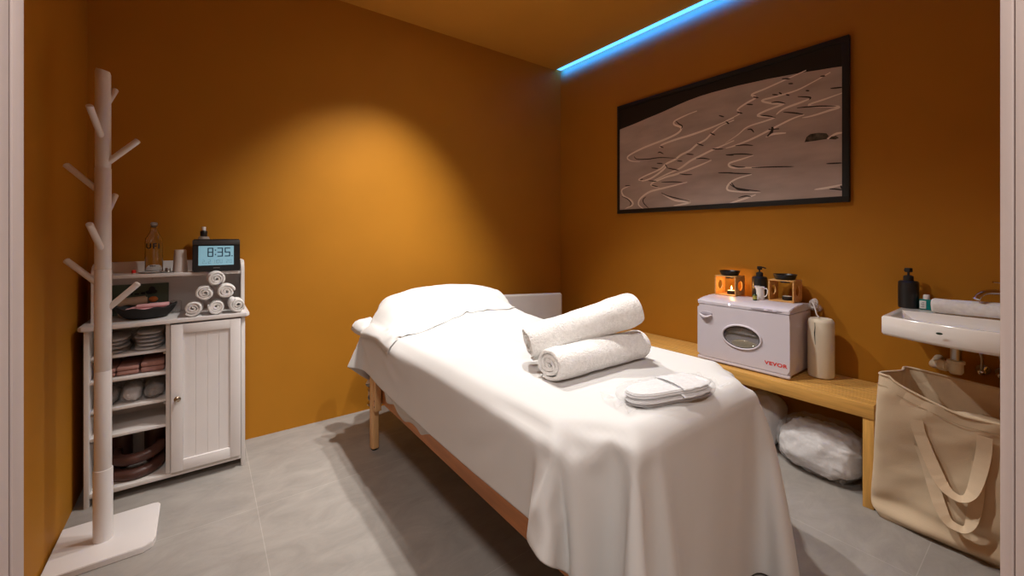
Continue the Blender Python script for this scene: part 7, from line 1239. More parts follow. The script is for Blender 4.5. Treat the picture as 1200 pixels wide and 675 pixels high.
dark = [A5([(405, 65), (425, 85), (448, 100), (440, 118)]), A5([(130, 300), (150, 318), (220, 318), (300, 308), (410, 312)]), A5([(285, 278), (300, 272), (325, 284)]), A5([(300, 232), (325, 243)]),
 A5([(345, 375), (390, 385), (425, 392)]), A5([(430, 415), (470, 420), (515, 420)]), A5([(310, 470), (380, 468), (450, 470)]), A5([(310, 540), (350, 560), (420, 578), (505, 598)]),
 A5([(540, 315), (580, 312), (630, 318)]), A5([(475, 285), (525, 288)]), A5([(545, 215), (590, 230)]), A5([(632, 145), (665, 160)]), A5([(690, 30), (725, 40)]), A5([(735, 70), (758, 85)]),
 A5([(645, 250), (680, 252), (720, 250)]), A5([(735, 290), (788, 292)]), A5([(280, 345), (320, 348)]), A5([(335, 352), (348, 372)]), A5([(245, 376), (290, 380)]), A5([(170, 455), (190, 450)]),
 A5([(245, 490), (290, 502)]), A5([(70, 495), (105, 492)]), A5([(225, 640), (195, 610), (190, 585), (210, 565)]), A5([(50, 565), (85, 580), (108, 605), (100, 630)]), A5([(415, 330), (450, 332)]), A5([(225, 460), (280, 466)]), A5([(685, 408), (788, 408)]),
 B4([(175, 233), (210, 236), (248, 243)]), B4([(288, 217), (340, 221), (388, 228)]), B4([(355, 196), (450, 188), (550, 187)]), B4([(358, 140), (418, 144), (415, 155)]), B4([(228, 170), (260, 167), (298, 174)]),
 B4([(105, 178), (138, 180)]), B4([(58, 216), (86, 224)]), B4([(138, 142), (165, 146)]), B4([(5, 264), (18, 276)]), B4([(108, 304), (128, 302), (142, 318)]), B4([(50, 383), (95, 379), (138, 382)]),
 B4([(5, 428), (80, 424), (140, 428)]), B4([(30, 480), (60, 488), (100, 489)]), B4([(0, 517), (60, 520), (130, 522)]), B4([(22, 572), (50, 590), (100, 600), (175, 608)]), B4([(30, 565), (60, 598), (120, 606)]), B4([(65, 640), (100, 632), (128, 636)]),
 B4([(515, 597), (550, 598), (582, 603)]), B4([(280, 52), (322, 52)]), B4([(312, 76), (336, 76)]), B4([(232, 130), (262, 132)]), B4([(265, 120), (280, 128)]), B4([(520, 100), (584, 94)]), B4([(398, 110), (416, 112)]), B4([(470, 40), (495, 38)]),
 B4([(130, 492), (240, 488), (340, 486)]), B4([(500, 472), (584, 468)]), B4([(300, 130), (318, 134)]), B4([(570, 580), (580, 600)])]
m = MB()
for k, L in enumerate(dark): ribbon(m, L, 0.0075, -0.0174 - 0.00001*k)
m.build('shadowed_tracks', TRKD, pic, smooth=False, recalc=False)
m = MB()
def flatpoly(pts, x):
    vs = [m.bm.verts.new((x, *loc2(p))) for p in pts]; m.bm.faces.new(vs)
flatpoly(B4([(392, 366), (402, 340), (420, 326), (460, 319), (500, 322), (512, 335), (500, 350), (450, 358)]), -0.0181)
flatpoly(B4([(512, 350), (525, 338), (548, 334), (562, 345), (545, 352)]), -0.0181)
m.build('rocks', material('rock_print', (0.07, 0.06, 0.045), rough=0.6, vary=0.8, scale=40), pic, smooth=False)
m = MB()
flatpoly(B4([(228, 290), (238, 290), (240, 300), (236, 318), (225, 326), (212, 338), (204, 336), (218, 320), (226, 306)]), -0.0182)
flatpoly(B4([(214, 300), (266, 297), (266, 302), (214, 306)]), -0.0183)
m.build('skier_figure', TRKD, pic, smooth=False)

# ---------------------------------------------------------------- bench along the right wall
BN = (2.315, 1.40, 0)
bn = thing('bench', 'pine bench with a slatted top running along the right wall', 'bench', BN)
bx0, bx1, by0, by1 = 2.14-BN[0], 2.488-BN[0], 0.455-BN[1], 2.33-BN[1]
m = MB(); m.box(bx0, bx0+0.022, by0, by1, 0.362, 0.4195, bev=0.002); m.build('front_rail', BENCH, bn)
m = MB(); m.box(bx1-0.022, bx1, by0, by1, 0.362, 0.412, bev=0.002); m.build('back_rail', BENCH, bn)
ns = 13; w_ = (bx1 - bx0 - 0.024)/ns
for k in range(ns):
    x = bx0 + 0.024 + w_*k
    m = MB(); m.box(x, x+w_-0.005, by0+0.001, by1-0.001, 0.402, 0.4195, bev=0.0015); m.build('slat', BENCH, bn)
for y in (0.456, 1.38, 2.27):
    for x in (2.144, 2.435):
        m = MB(); m.box(x-BN[0], x-BN[0]+0.05, y-BN[1], y-BN[1]+0.036, 0, 0.402 if x > 2.2 else 0.40, bev=0.002); m.build('leg', material('bench_leg_pine', (0.62, 0.34, 0.085), rough=0.5, vary=0.2, scale=9, stretch=(7, 7, 0.5)) if (y, x) == (0.456, 2.144) else bpy.data.materials['bench_leg_pine'], bn)
    m = MB(); m.box(2.20-BN[0], 2.43-BN[0], y-BN[1]+0.008, y-BN[1]+0.030, 0.340, 0.400, bev=0.002); m.build('cross_rail', BENCH, bn)

# ---------------------------------------------------------------- towel warmer
WM = (2.325, 0.9925, 0.42)
wm = thing('towel_warmer', 'white countertop towel warmer with an oval window and red lettering on the bench', 'towel warmer', WM)
X0 = 2.19-WM[0]; X1 = 2.462-WM[0]; Y0 = 0.768-WM[1]; Y1 = 1.217-WM[1]
m = MB(); m.box(X0+0.012, X1, Y0+0.001, Y1-0.001, 0.016, 0.306, bev=0.004); m.build('housing', APPL, wm)
# crowned lid with the control strip
prof = [(X0, 0.308), (X0, 0.322), (X0+0.006, 0.328), (X0+0.05, 0.337), (X0+0.12, 0.343), (X0+0.20, 0.343), (X1-0.01, 0.338), (X1, 0.330), (X1, 0.308)]
m = MB(); m.prism([(p[0], p[1]) for p in prof], Y0, Y1, axis='y', bev=0.003); lid = m.build('lid', APPL, wm)
m = MB(); m.box(X0, X0+0.02, Y0, Y1, 0.006, 0.021, bev=0.003); m.build('lower_lip', APPL, wm)
for (x, y) in ((X0+0.02, Y0+0.035), (X0+0.02, Y1-0.035), (X1-0.03, Y0+0.035), (X1-0.03, Y1-0.035)):
    m = MB(); m.lathe([(0, 0), (0.014, 0), (0.016, 0.017), (0, 0.017)], c=(x, y, 0.0), n=24); m.build('foot', APPL2, wm)
# door with elliptical window
yc, zc, ra, rb = (P_ := (0.985-WM[1]+0.000, 0.162, 0.088, 0.053))
def ellpt(a, ra_, rb_): return (yc + ra_*math.cos(a), zc + rb_*math.sin(a))
m = MB(); N_ = 64; dz0, dz1 = 0.024, 0.305
inn = []; out = []; inb = []; outb = []
for k in range(N_):
    a = 2*math.pi*k/N_; iy, iz = ellpt(a, ra, rb); dy, dz = math.cos(a), math.sin(a)
    s_ = min(((Y1-0.0-yc) if dy > 0 else (yc-Y0))/max(1e-6, abs(dy)), ((dz1-zc) if dz > 0 else (zc-dz0))/max(1e-6, abs(dz)))
    oy, oz = yc+dy*s_, zc+dz*s_
    inn.append(m.bm.verts.new((X0, iy, iz))); out.append(m.bm.verts.new((X0, oy, oz)))
    inb.append(m.bm.verts.new((X0+0.012, iy, iz))); outb.append(m.bm.verts.new((X0+0.012, oy, oz)))
for k in range(N_):
    j = (k+1) % N_
    m.bm.faces.new((inn[k], out[k], out[j], inn[j])); m.bm.faces.new((inb[k], inn[k], inn[j], inb[j])); m.bm.faces.new((out[k], outb[k], outb[j], out[j]))
dr = m.build('door', APPL, wm, angle=30)
m = MB(); m.tube([(X0-0.001, *ellpt(2*math.pi*k/64, ra+0.006, rb+0.006)) for k in range(64)], 0.0055, n=10, closed=True); m.build('window_rim', APPL, dr)
m = MB(); m.tube([(X0-0.0015, *ellpt(2*math.pi*k/64, ra, rb)) for k in range(64)], 0.0022, n=8, closed=True); m.build('window_gasket', BLACKM, dr)
m = MB(); m.prism([ellpt(2*math.pi*k/64, ra-0.001, rb-0.001) for k in range(64)], X0+0.003, X0+0.006, axis='x'); m.build('window_glass', SMOKE, dr, smooth=False)
# what shows through the window
m = MB(); m.box(X0+0.013, X0+0.016, yc-0.10, yc+0.10, zc-0.060, zc+0.060); m.build('interior_back', material('warmer_interior', (0.46, 0.42, 0.25), rough=0.5, vary=0.1, scale=30), wm, smooth=False)
m = MB(); m.box(X0+0.0065, X0+0.0128, yc-0.085, yc+0.085, zc+0.010, zc+0.014, bev=0.001); m.build('inner_rack', STEEL, wm)
m = MB(); m.ball((X0+0.0095, yc-0.010, zc-0.036), 0.0028, 0.062, 0.022); m.build('warm_towel', CREAM, wm)
m = MB(); m.ball((X0-0.001, 1.168-WM[1], 0.258), 0.004, 0.034, 0.0115); h_ = m.build('handle_recess', APPL2, dr)
m = MB(); m.tube([(X0-0.006-0.007*math.sin(math.pi*k/16), 1.201-WM[1]-0.066*k/16, 0.252-0.014*math.sin(math.pi*k/16)) for k in range(17)], [0.004+0.004*math.sin(math.pi*k/16) for k in range(17)], n=12); m.build('handle', APPL, dr)
m = MB(); m.ball((X0-0.0005, 0.870-WM[1], 0.3165), 0.002, 0.070, 0.0068, p=0.7); cp = m.build('control_panel', APPL2, lid)
for y in (0.870, 0.832):
    m = MB(); m.ball((X0-0.0025, y-WM[1], 0.3165), 0.003, 0.010, 0.0045); m.build('button', APPL, cp)
LAMPW = material('indicator_glow', (1, 0.95, 0.9), emit=(1, 0.93, 0.85), estr=4)
m = MB(); m.ball((X0-0.001, 1.045-WM[1], 0.321), 0.003, 0.0032, 0.0032); m.build('indicator_light', LAMPW, lid)
bm = textmesh('VEVOR', 0.0235, 0.0003, bold=0.0008, spacing=1.12)
m = MB(); m.bm = bm
for v in m.bm.verts: v.co.x *= 1.22
bmesh.ops.transform(m.bm, matrix=Matrix.Translation((X0-0.0006, 0.827-WM[1], 0.062)) @ frame_yz(0), verts=m.bm.verts)
m.build('lettering', RED, dr, smooth=False, recalc=False)
# power cord bundled at the back corner
m = MB(); pts = []
for k in range(70):
    a = k*0.42; pts.append((2.440 + 0.018*math.sin(a*0.5+0.4), 0.752 + 0.012*math.cos(a), 0.750 + 0.018*math.sin(a) + 0.0002*k))
o = thing('power_cord', 'white power cord bunched in plastic at the back corner of the towel warmer', 'cord', (2.43, 0.745, 0.70))
for v in range(1): m.tube([(p[0]-2.43, p[1]-0.745, p[2]-0.70) for p in pts], 0.0035, n=8)
m.build('cable', WHITE, o)
m = MB(); m.tube([(0.01, 0.012, 0.055), (-0.010, 0.010, 0.070), (-0.030, -0.004, 0.066), (-0.040, -0.016, 0.040), (-0.040, -0.022, 0.014), (-0.038, -0.030, 0.004)], 0.0030, n=8); m.build('cable_tail', WHITE, o)
m = MB(); m.ball((0.005, 0.002, 0.045), 0.028, 0.030, 0.020, nu=30, nv=18); m.displace(0.010, 35, 3); m.build('plastic_wrapper', FILM, o, angle=25)

# two oil burners, candles, dishes
def top_of_warmer(x):
    xx = x - WM[0]
    P_ = [(X0+0.006, 0.328), (X0+0.05, 0.337), (X0+0.12, 0.343), (X0+0.20, 0.343), (X1-0.01, 0.338)]
    for a, b in zip(P_, P_[1:]):
        if xx <= b[0]: return WM[2] + a[1] + (b[1]-a[1])*max(0, (xx-a[0])/(b[0]-a[0]))
    return WM[2] + 0.338
def burner(x, y, lit, label, rz=0.0):
    z = WM[2]+0.3435
    t = thing('oil_burner', label, 'oil burner', (x, y, z), rz, 'wooden oil burners on the towel warmer')
    w, h, d, k = 0.0575, 0.110, 0.055, 0.0055
    m = MB(); m.box(-d, d, -w, w, 0, k, bev=0.001); m.build('base_board', BURN, t)
    m = MB(); m.box(-d, d, -w, w, h-k, h, bev=0.001); m.build('top_board', BURN, t)
    for s in (-1, 1):      # side boards with a round hole
        m = MB(); N2 = 40; r = 0.026; ring = []
        for q in range(N2):
            a = 2*math.pi*q/N2; cy_, cz_ = math.cos(a), math.sin(a)
            sc_ = min(d/max(1e-6, abs(cy_)), (h/2-k)/max(1e-6, abs(cz_)))
            ring.append([m.bm.verts.new((px_, py_, pz_)) for px_, py_, pz_ in (
                (r*cy_, s*w, h/2+r*cz_), (sc_*cy_, s*w, h/2+sc_*cz_), (sc_*cy_, s*(w-k), h/2+sc_*cz_), (r*cy_, s*(w-k), h/2+r*cz_))])
        for q in range(N2):
            A_, B_ = ring[q], ring[(q+1) % N2]
            for e in range(4): m.bm.faces.new((A_[e], A_[(e+1) % 4], B_[(e+1) % 4], B_[e]))
        m.build('side_board', BURN, t, angle=30)
    m = MB(); m.lathe([(0.020, h-0.016), (0.024, h-0.004), (0.036, h+0.0005), (0.043, h+0.002), (0.052, h+0.024), (0.053, h+0.027), (0.050, h+0.027), (0.043, h+0.012), (0.030, h+0.008), (0, h+0.007)], n=40)
    m.lathe([(0, h-0.017), (0.020, h-0.016)], n=40)
    dish = m.build('oil_dish', BLACK, t)
    c = thing('tealight', ('lit tealight candle in a dark holder inside the left burner' if lit else 'unlit tealight candle in a dark holder inside the right burner'), 'candle', (x, y-0.010, z+k+0.0003))
    m = MB(); m.lathe([(0, 0), (0.021, 0), (0.0225, 0.002), (0.0225, 0.019), (0.0205, 0.019), (0.0205, 0.016), (0, 0.016)], n=32); m.build('holder', BLACKM, c)
    m = MB(); m.lathe([(0, 0.0162), (0.0200, 0.0162), (0.0200, 0.0195), (0.016, 0.0205), (0, 0.0205)], n=32); m.build('wax', WAX, c)
    m = MB(); m.cyl((0, 0, 0.0205), (0, 0, 0.026), 0.0007, n=8); m.build('wick', BLACKM, c)
    if lit:
        m = MB(); m.lathe([(0, 0.024), (0.0028, 0.027), (0.0036, 0.031), (0.0022, 0.038), (0, 0.046)], n=20); m.build('flame', FLAME, c)
        ld = bpy.data.lights.new('candle', 'POINT'); ld.energy = 0.13; ld.color = (1, 0.50, 0.16); ld.shadow_soft_size = 0.004
        lo = bpy.data.objects.new('candlelight', ld); COL.objects.link(lo); lo.parent = c; lo.location = (0, 0, 0.050)
burner(2.395, 1.140, True, 'left wooden oil burner with a burning candle and black dish on the towel warmer', R(0))
burner(2.398, 0.862, False, 'right wooden oil burner with an unlit candle and black dish on the towel warmer', R(0))
# pump bottle, small jug, tiny oil bottle
def pump_bottle(loc, r, h, label, rz, hh=0.055, nz=0.03):
    t = thing('pump_bottle', label, 'bottle', loc, rz)
    m = MB(); m.lathe([(0, 0), (r-0.003, 0), (r, 0.003), (r, h-0.006), (r-0.006, h), (0.013, h+0.001), (0, h+0.001)], n=40); m.build('bottle_body', BLACK, t)
    m = MB(); m.lathe([(0, h), (0.0165, h), (0.0165, h+0.020), (0.010, h+0.024), (0, h+0.018)], n=28)
    m.build('collar', BLACKM, t)
    m = MB(); m.cyl((0, 0, h+0.016), (0, 0, h+hh*0.72), 0.0042, n=14)
    m.box(-0.011, 0.011, -0.009, 0.009, h+hh*0.68, h+hh, bev=0.003)
    m.tube([(0, 0, h+hh*0.90), (nz*0.6, 0, h+hh*0.90), (nz, 0, h+hh*0.80)], 0.0035, n=10); m.build('pump_head', BLACKM, t)
    return t
pump_bottle((2.420, 0.993, WM[2]+0.3435), 0.0360, 0.114, 'black pump bottle standing between the two oil burners', R(-55))
t = thing('milk_jug', 'small white jug with a handle in front of the black pump bottle', 'jug', (2.352, 0.962, WM[2]+0.3435), 0)
m = MB(); m.lathe([(0, 0), (0.018, 0), (0.020, 0.003), (0.0205, 0.03), (0.019, 0.05), (0.021, 0.066), (0.0195, 0.066), (0.0175, 0.05), (0.0185, 0.03), (0.018, 0.005), (0, 0.005)], n=36)
for v in m.bm.verts:
    if v.co.z > 0.055 and v.co.y > 0.012: v.co.y += (v.co.y-0.012)*1.2; v.co.z += 0.003
m.build('jug_body', CERAM, t)
m = MB(); m.tube([(0, -0.018, 0.056), (0, -0.030, 0.060), (0, -0.036, 0.050), (0, -0.035, 0.034), (0, -0.028, 0.020), (0, -0.019, 0.014)], 0.0030, n=10); m.build('jug_handle', CERAM, t)
t = thing('oil_bottle', 'tiny dark green bottle with a yellow label beside the white jug', 'bottle', (2.300, 0.966, top_of_warmer(2.300)+0.0005))
m = MB(); m.lathe([(0, 0), (0.0095, 0), (0.010, 0.002), (0.010, 0.028), (0.005, 0.034), (0, 0.035)], n=28); m.build('bottle_body', material('green_glass', (0.02, 0.05, 0.02), rough=0.2), t)
m = MB(); m.lathe([(0, 0.033), (0.006, 0.033), (0.006, 0.048), (0, 0.048)], n=24); m.build('cap', BLACK, t)
m = MB(); m.lathe([(0.0102, 0.006), (0.0102, 0.024)], n=28); m.build('label_sleeve', material('olive_label', (0.36, 0.33, 0.06), rough=0.6), t)

# ---------------------------------------------------------------- cream roll on the bench
t = thing('cream_roll', 'tall cream-coloured roll standing upright beside the towel warmer', 'roll', (2.382, 0.703, 0.4205))
m = MB(); rr = 0.053
m.lathe([(0, 0.0), (rr-0.010, 0.0), (rr-0.002, 0.004), (rr, 0.012), (rr, 0.262), (rr-0.003, 0.273), (rr-0.010, 0.280), (rr-0.030, 0.280), (0.012, 0.276), (0, 0.276)], n=56)
m.displace(0.0012, 12, 2); m.build('roll_body', CREAM, t)
m = MB(); m.tube([(rr*math.cos(a_)*1.004, rr*math.sin(a_)*1.004, z_) for a_, z_ in ((R(170), 0.265), (R(171), 0.24), (R(169), 0.215), (R(170), 0.19), (R(172), 0.16))], [0.0008, 0.0016, 0.0022, 0.0014, 0.0006], n=8); m.build('loose_edge', BLACKM, t)

# ---------------------------------------------------------------- bags under the bench
def bag(loc, sz, seed, label):
    t = thing('plastic_bag', label, 'plastic bag', loc)
    m = MB(); m.ball((0, 0, sz[2]*0.47), sz[0]*0.93, sz[1]*0.93, sz[2]*0.46, p=0.72, nu=110, nv=64)
    m.bm.normal_update()
    for v in m.bm.verts:
        p = v.co*9.5 + Vector((seed, 0, 0))
        k = noise.ridged_multi_fractal(p, 0.9, 2.1, 4, 1.0, 2.0)
        v.co += v.normal*(k-1.3)*0.017
        v.co.z = max(0.003, v.co.z)
    m.build('slipper_bundle', SLIP, t, angle=180)
    m = MB(); m.ball((0, 0, sz[2]*0.5), sz[0]*1.0, sz[1]*1.0, sz[2]*0.50, p=0.72, nu=72, nv=40); m.displace(0.016, 11, seed)
    m.displace(0.006, 45, seed+2)
    for v in m.bm.verts: v.co.z = max(0.001, min(0.33, v.co.z))
    m.build('clear_bag', FILM, t, angle=25)
    return t
bag((2.315, 0.680, 0), (0.135, 0.172, 0.235), 5, 'clear plastic bag of white slippers on the floor under the bench')
m = MB(); m.ball((0, 0, 0.140), 0.10, 0.085, 0.134, p=0.75, nu=60, nv=40); m.displace(0.014, 9, 9)
for v in m.bm.verts: v.co.z = max(0.001, v.co.z)
o = m.build('laundry_bundle', SLIP); o.location = (2.38, 0.950, 0); tag(o, 'white cloth bundle under the bench behind the bag of slippers', 'bundle')

# ---------------------------------------------------------------- wash basin
SK = (2.29, 0.14, 0.79)
t = thing('wash_basin', 'white wall-mounted ceramic basin with a curved front over the beige bag', 'basin', SK)
def outline(inset, n=15):
    """outer edge in plan, counter-clockwise from the back left corner"""
    xb, ya, yb = 2.494-SK[0]-inset*0.3, 0.425-SK[1]-inset, -0.150-SK[1]+inset
    p = []
    for k in range(n):                 # left end going to the front
        f = k/(n-1); p.append((xb + (2.105+inset*0.9-SK[0]-xb)*f, ya))
    for k in range(1, 2*n):            # curved front
        f = k/(2*n); y = ya + (yb-ya)*f; p.append((2.105 - SK[0] + inset*0.9 - 0.085*(1-inset*2)*math.sin(math.pi*f)**1.0, y))
    for k in range(n):
        f = k/(n-1); p.append((2.105+inset*0.9-SK[0] + (xb-(2.105+inset*0.9-SK[0]))*f, yb))
    for k in range(1, n): f = k/n; p.append((xb, yb + (ya-yb)*f))
    return p
lv = [(0.012, -0.076), (0.004, -0.072), (0.0, -0.064), (0.0, -0.006), (0.004, 0.0), (0.014, 0.0)]
m = MB(); rings = []
for ins, z in lv: rings.append([m.bm.verts.new((x, y, z)) for x, y in outline(ins)])
NP = len(rings[0])
cxs, cys = 2.20-SK[0], 0.1375-SK[1]
def bowl_ring(s, z):
    r_ = []
    for (x, y) in outline(0.016):
        x2 = min(x, 2.325-SK[0]); r_.append(m.bm.verts.new((cxs + (x2-cxs)*s, cys + (y-cys)*s, z)))
    return r_
for s, z in ((0.985, 0.0), (0.97, -0.004), (0.90, -0.022), (0.78, -0.040), (0.55, -0.054), (0.25, -0.060)): rings.append(bowl_ring(s, z))
for A_, B_ in zip(rings, rings[1:]):
    for k in range(NP): m.bm.faces.new((A_[k], A_[(k+1) % NP], B_[(k+1) % NP], B_[k]))
m.bm.faces.new(rings[-1]); m.bm.faces.new(rings[0][::-1])
m.build('basin_body', CERAM, t, angle=50)
m = MB(); m.ball((2.27-SK[0], cys, -0.077), 0.10, 0.16, 0.028, p=0.8); m.build('underside', CERAM, t)
m = MB(); m.ball((2.0215-SK[0]+0.0005, 0.118, -0.027), 0.0012, 0.0085, 0.0042); m.build('oval_badge', DGREEN, t)
m = MB(); m.lathe([(0, 0.0), (0.020, 0.0), (0.022, -0.003), (0.022, -0.004)], c=(cxs, cys, -0.0585), n=28); m.build('plughole', CHROME, t)
# trap and valves
DT = (2.31, 0.250, 0.0)
t = thing('drain_trap', 'pale plastic drain trap with a grey pipe under the basin', 'drain pipe', (DT[0], DT[1], 0.55))
m = MB(); m.cyl((0, 0, 0.065), (0, 0, 0.139), 0.0155, n=28); m.build('tail_pipe', STEEL, t)
m = MB(); m.lathe([(0, 0.020), (0.016, 0.020), (0.021, 0.028), (0.021, 0.058), (0.025, 0.060), (0.025, 0.070), (0.016, 0.074), (0, 0.074)], n=32); m.build('trap_cup', CREAM, t)
m = MB(); m.tube([(0, 0.0, 0.042), (0.01, 0.03, 0.044), (0.02, 0.052, 0.040), (0.055, 0.065, 0.030), (0.18, 0.068, 0.030)], 0.0165, n=20); m.cyl((0.002, 0.022, 0.042), (0.012, 0.046, 0.042), 0.020, n=24, bev=0.003); m.build('outlet_pipe', CREAM, t)
for k, y in enumerate((0.195, 0.145)):
    t = thing('shutoff_valve', 'chrome shut-off valve on the wall under the basin, %s' % ('nearer the drain trap' if k == 0 else 'farther from the drain trap'), 'valve', (2.46, y, 0.565))
    m = MB(); m.cyl((0.0362, 0, 0), (-0.02, 0, 0), 0.008, n=18); m.cyl((0.0362, 0, 0), (0.028, 0, 0), 0.020, n=24); m.build('valve_body', CHROME, t)
    m = MB(); m.ball((-0.028, 0, 0), 0.010, 0.012, 0.012); m.build('handle', CHROME, t)
    m = MB(); m.tube([(-0.008, 0, 0.006), (-0.009, 0, 0.05), (-0.02, 0.01, 0.11), (-0.03, 0.0, 0.152)], 0.0045, n=10); m.build('hose', STEEL, t)
# faucet
t = thing('faucet', 'chrome basin faucet with a bent spout at the right-hand edge', 'faucet', (2.445, 0.110, 0.7905))
m = MB(); m.lathe([(0, 0), (0.024, 0), (0.024, 0.004), (0.019, 0.008), (0.018, 0.10), (0.015, 0.108), (0, 0.11)], n=32); m.build('tap_body', CHROME, t)
m = MB(); m.tube([(0, 0, 0.088), (-0.04, 0.028, 0.096), (-0.085, 0.060, 0.098), (-0.105, 0.074, 0.094), (-0.118, 0.083, 0.084), (-0.124, 0.088, 0.071)], [0.0115, 0.0105, 0.010, 0.010, 0.010, 0.0105], n=18); m.build('spout', CHROME, t)
m = MB(); m.tube([(0, 0, 0.112), (-0.02, 0.018, 0.124), (-0.045, 0.040, 0.132), (-0.060, 0.053, 0.134)], [0.007, 0.004, 0.003, 0.003], n=12); m.build('lever', CHROME, t)
# things on the basin
ZB = 0.7905
pump_bottle((2.425, 0.402, ZB), 0.0335, 0.115, 'matte black pump bottle on the back ledge of the basin', R(60), hh=0.055, nz=0.016)
t = thing('small_bottle', 'small teal bottle with white cap and paper label on the basin', 'bottle', (2.415, 0.345, ZB))
m = MB(); m.box(-0.014, 0.014, -0.021, 0.021, 0, 0.044, bev=0.005, seg=3); m.build('bottle_body', TEAL, t)
m = MB(); m.lathe([(0, 0.043), (0.0105, 0.043), (0.0105, 0.060), (0.009, 0.063), (0, 0.063)], n=26); m.build('cap', WHITE, t)
m = MB(); m.box(-0.0155, -0.0142, -0.0005, 0.019, 0.005, 0.038, bev=0.0004); lb = m.build('label', PAPER, t)
m = MB()
for k in range(4): m.box(-0.0160, -0.0156, 0.004, 0.015-0.003*(k % 2), 0.011+0.006*k, 0.013+0.006*k)
m.build('label_print', material('grey_ink', (0.18, 0.18, 0.18)), lb, smooth=False)['kind'] = 'stuff'
m = MB()
def rt(u, v):
    a = 2*math.pi*u; y = 0.13 - 0.30*v; r_ = 0.031*(1 if 0.02 < v < 0.98 else 0.86)
    ripple = 0.0018*math.sin(a*3+v*5) + 0.0012*math.sin(v*40)*(v > 0.6)
    return Vector(((r_+ripple)*math.cos(a)*1.15, y, (r_+ripple)*math.sin(a)*0.92 - 0.006*(v > 2)))
g = m.grid(rt, 40, 40, closeu=True); m.bm.faces.new(g[0][::-1]); m.bm.faces.new(g[-1])
m.displace(0.0015, 25, 6)
o = m.build('rolled_towel', TERRY2, angle=60); o.location = (2.352, 0.190, ZB+0.0305); tag(o, 'white rolled towel lying along the back ledge of the basin', 'towel')

# ---------------------------------------------------------------- beige laundry bag
LB = (2.20, 0.16, 0.0)
t = thing('laundry_bag', 'large beige canvas bag with webbing handles on the floor below the basin', 'bag', LB)
# plan outline (counter-clockwise, starting at the front-left corner), as angle fraction u in 0..1
def bag_pt(u, h, off=0.0):
    """u round the bag, h height fraction"""
    W = [(2.112, 0.463), (2.106, 0.300), (2.095, 0.130), (2.085, -0.050), (2.080, -0.130), (2.180, -0.150), (2.270, -0.140), (2.290, -0.020), (2.300, 0.150), (2.300, 0.300), (2.292, 0.412), (2.215, 0.416)]
    n = len(W); f = u*n; i = int(f) % n; t_ = f - int(f)
    P0, P1, P2, P3 = (Vector(W[(i+k-1) % n]) for k in range(4))
    q = 0.5*((2*P1) + (P2-P0)*t_ + (2*P0-5*P1+4*P2-P3)*t_*t_ + (3*P1-P0-3*P2+P3)*t_**3)
    c = Vector((2.195, 0.155)); d = q - c
    # rim height: high at the left end, sagging along the front
    front = max(0.0, min(1.0, (2.20-q.x)/0.09)); y = q.y
    rim = 0.565 - front*(0.085*max(0, min(1, (0.43-y)/0.22))**0.7) - (1-front)*0.020*max(0, min(1, (0.43-y)/0.3))
    z = rim*h
    bulge = 1 + 0.00*h
    # leaning out towards the top at the front, slack folds near the foot
    k1 = 0.014*math.sin(h*5.5 + y*7.0)*front*(h > 0.02) + 0.010*math.sin(y*26+h*4)*math.exp(-((h-0.15)/0.12)**2)*front
    crease = -0.012*math.exp(-((h-0.11-0.22*(0.45-y))/0.05)**2)*front + 0.010*math.exp(-((h-0.04-0.12*(0.45-y))/0.04)**2)*front
    s = 1 + (off)/max(0.05, d.length)
    low = 1 - 0.10*math.exp(-(h/0.05)**2)
    q2 = c + d*s*low
    sway = -0.105*h*max(0, q.y-0.25)/0.20
    return Vector((q2.x - (k1 + crease)*1.0 - 0.008*h*front - LB[0], q2.y + sway*0.3 - LB[1], z + 0.001*0))
m = MB(); nu_, nv_ = 120, 60
g = m.grid(lambda u, v: bag_pt(u, v), nu_, nv_, closeu=True)
m.bm.faces.new(g[0][::-1])
def crinkle(m, amp):
    for v in m.bm.verts:
        p = v.co
        if p.z < 0.004: continue
        a1 = noise.ridged_multi_fractal(Vector((p.x*2, p.y*6.0 + p.z*2.2, p.z*4.5)), 0.9, 2.0, 3, 1.0, 2.0)
        v.co.x -= amp*(a1-1.0)
crinkle(m, 0.006)
m.build('bag_body', CANVAS, t, recalc=True, angle=180)
m = MB()                                                # inner side and hem
g = m.grid(lambda u, v: bag_pt(u, 1.0 - 0.55*v, -0.004-0.010*v) + Vector((0.0, 0, 0.0)), nu_, 16, closeu=True)
m.build('lining', CANVAS2, t, recalc=False, angle=180)
m = MB(); m.tube([bag_pt(k/120, 1.0, -0.002) for k in range(120)], 0.0045, n=8, closed=True); m.build('rim_hem', CANVAS, t)
m = MB(); m.grid(lambda u, v: bag_pt(u, 0.93, 0.0035) + Vector((0, 0, -0.002*v)), nu_, 1, closeu=True); m.build('hem_stitching', material('stitching', (0.42, 0.32, 0.2), rough=0.9), t, recalc=False)
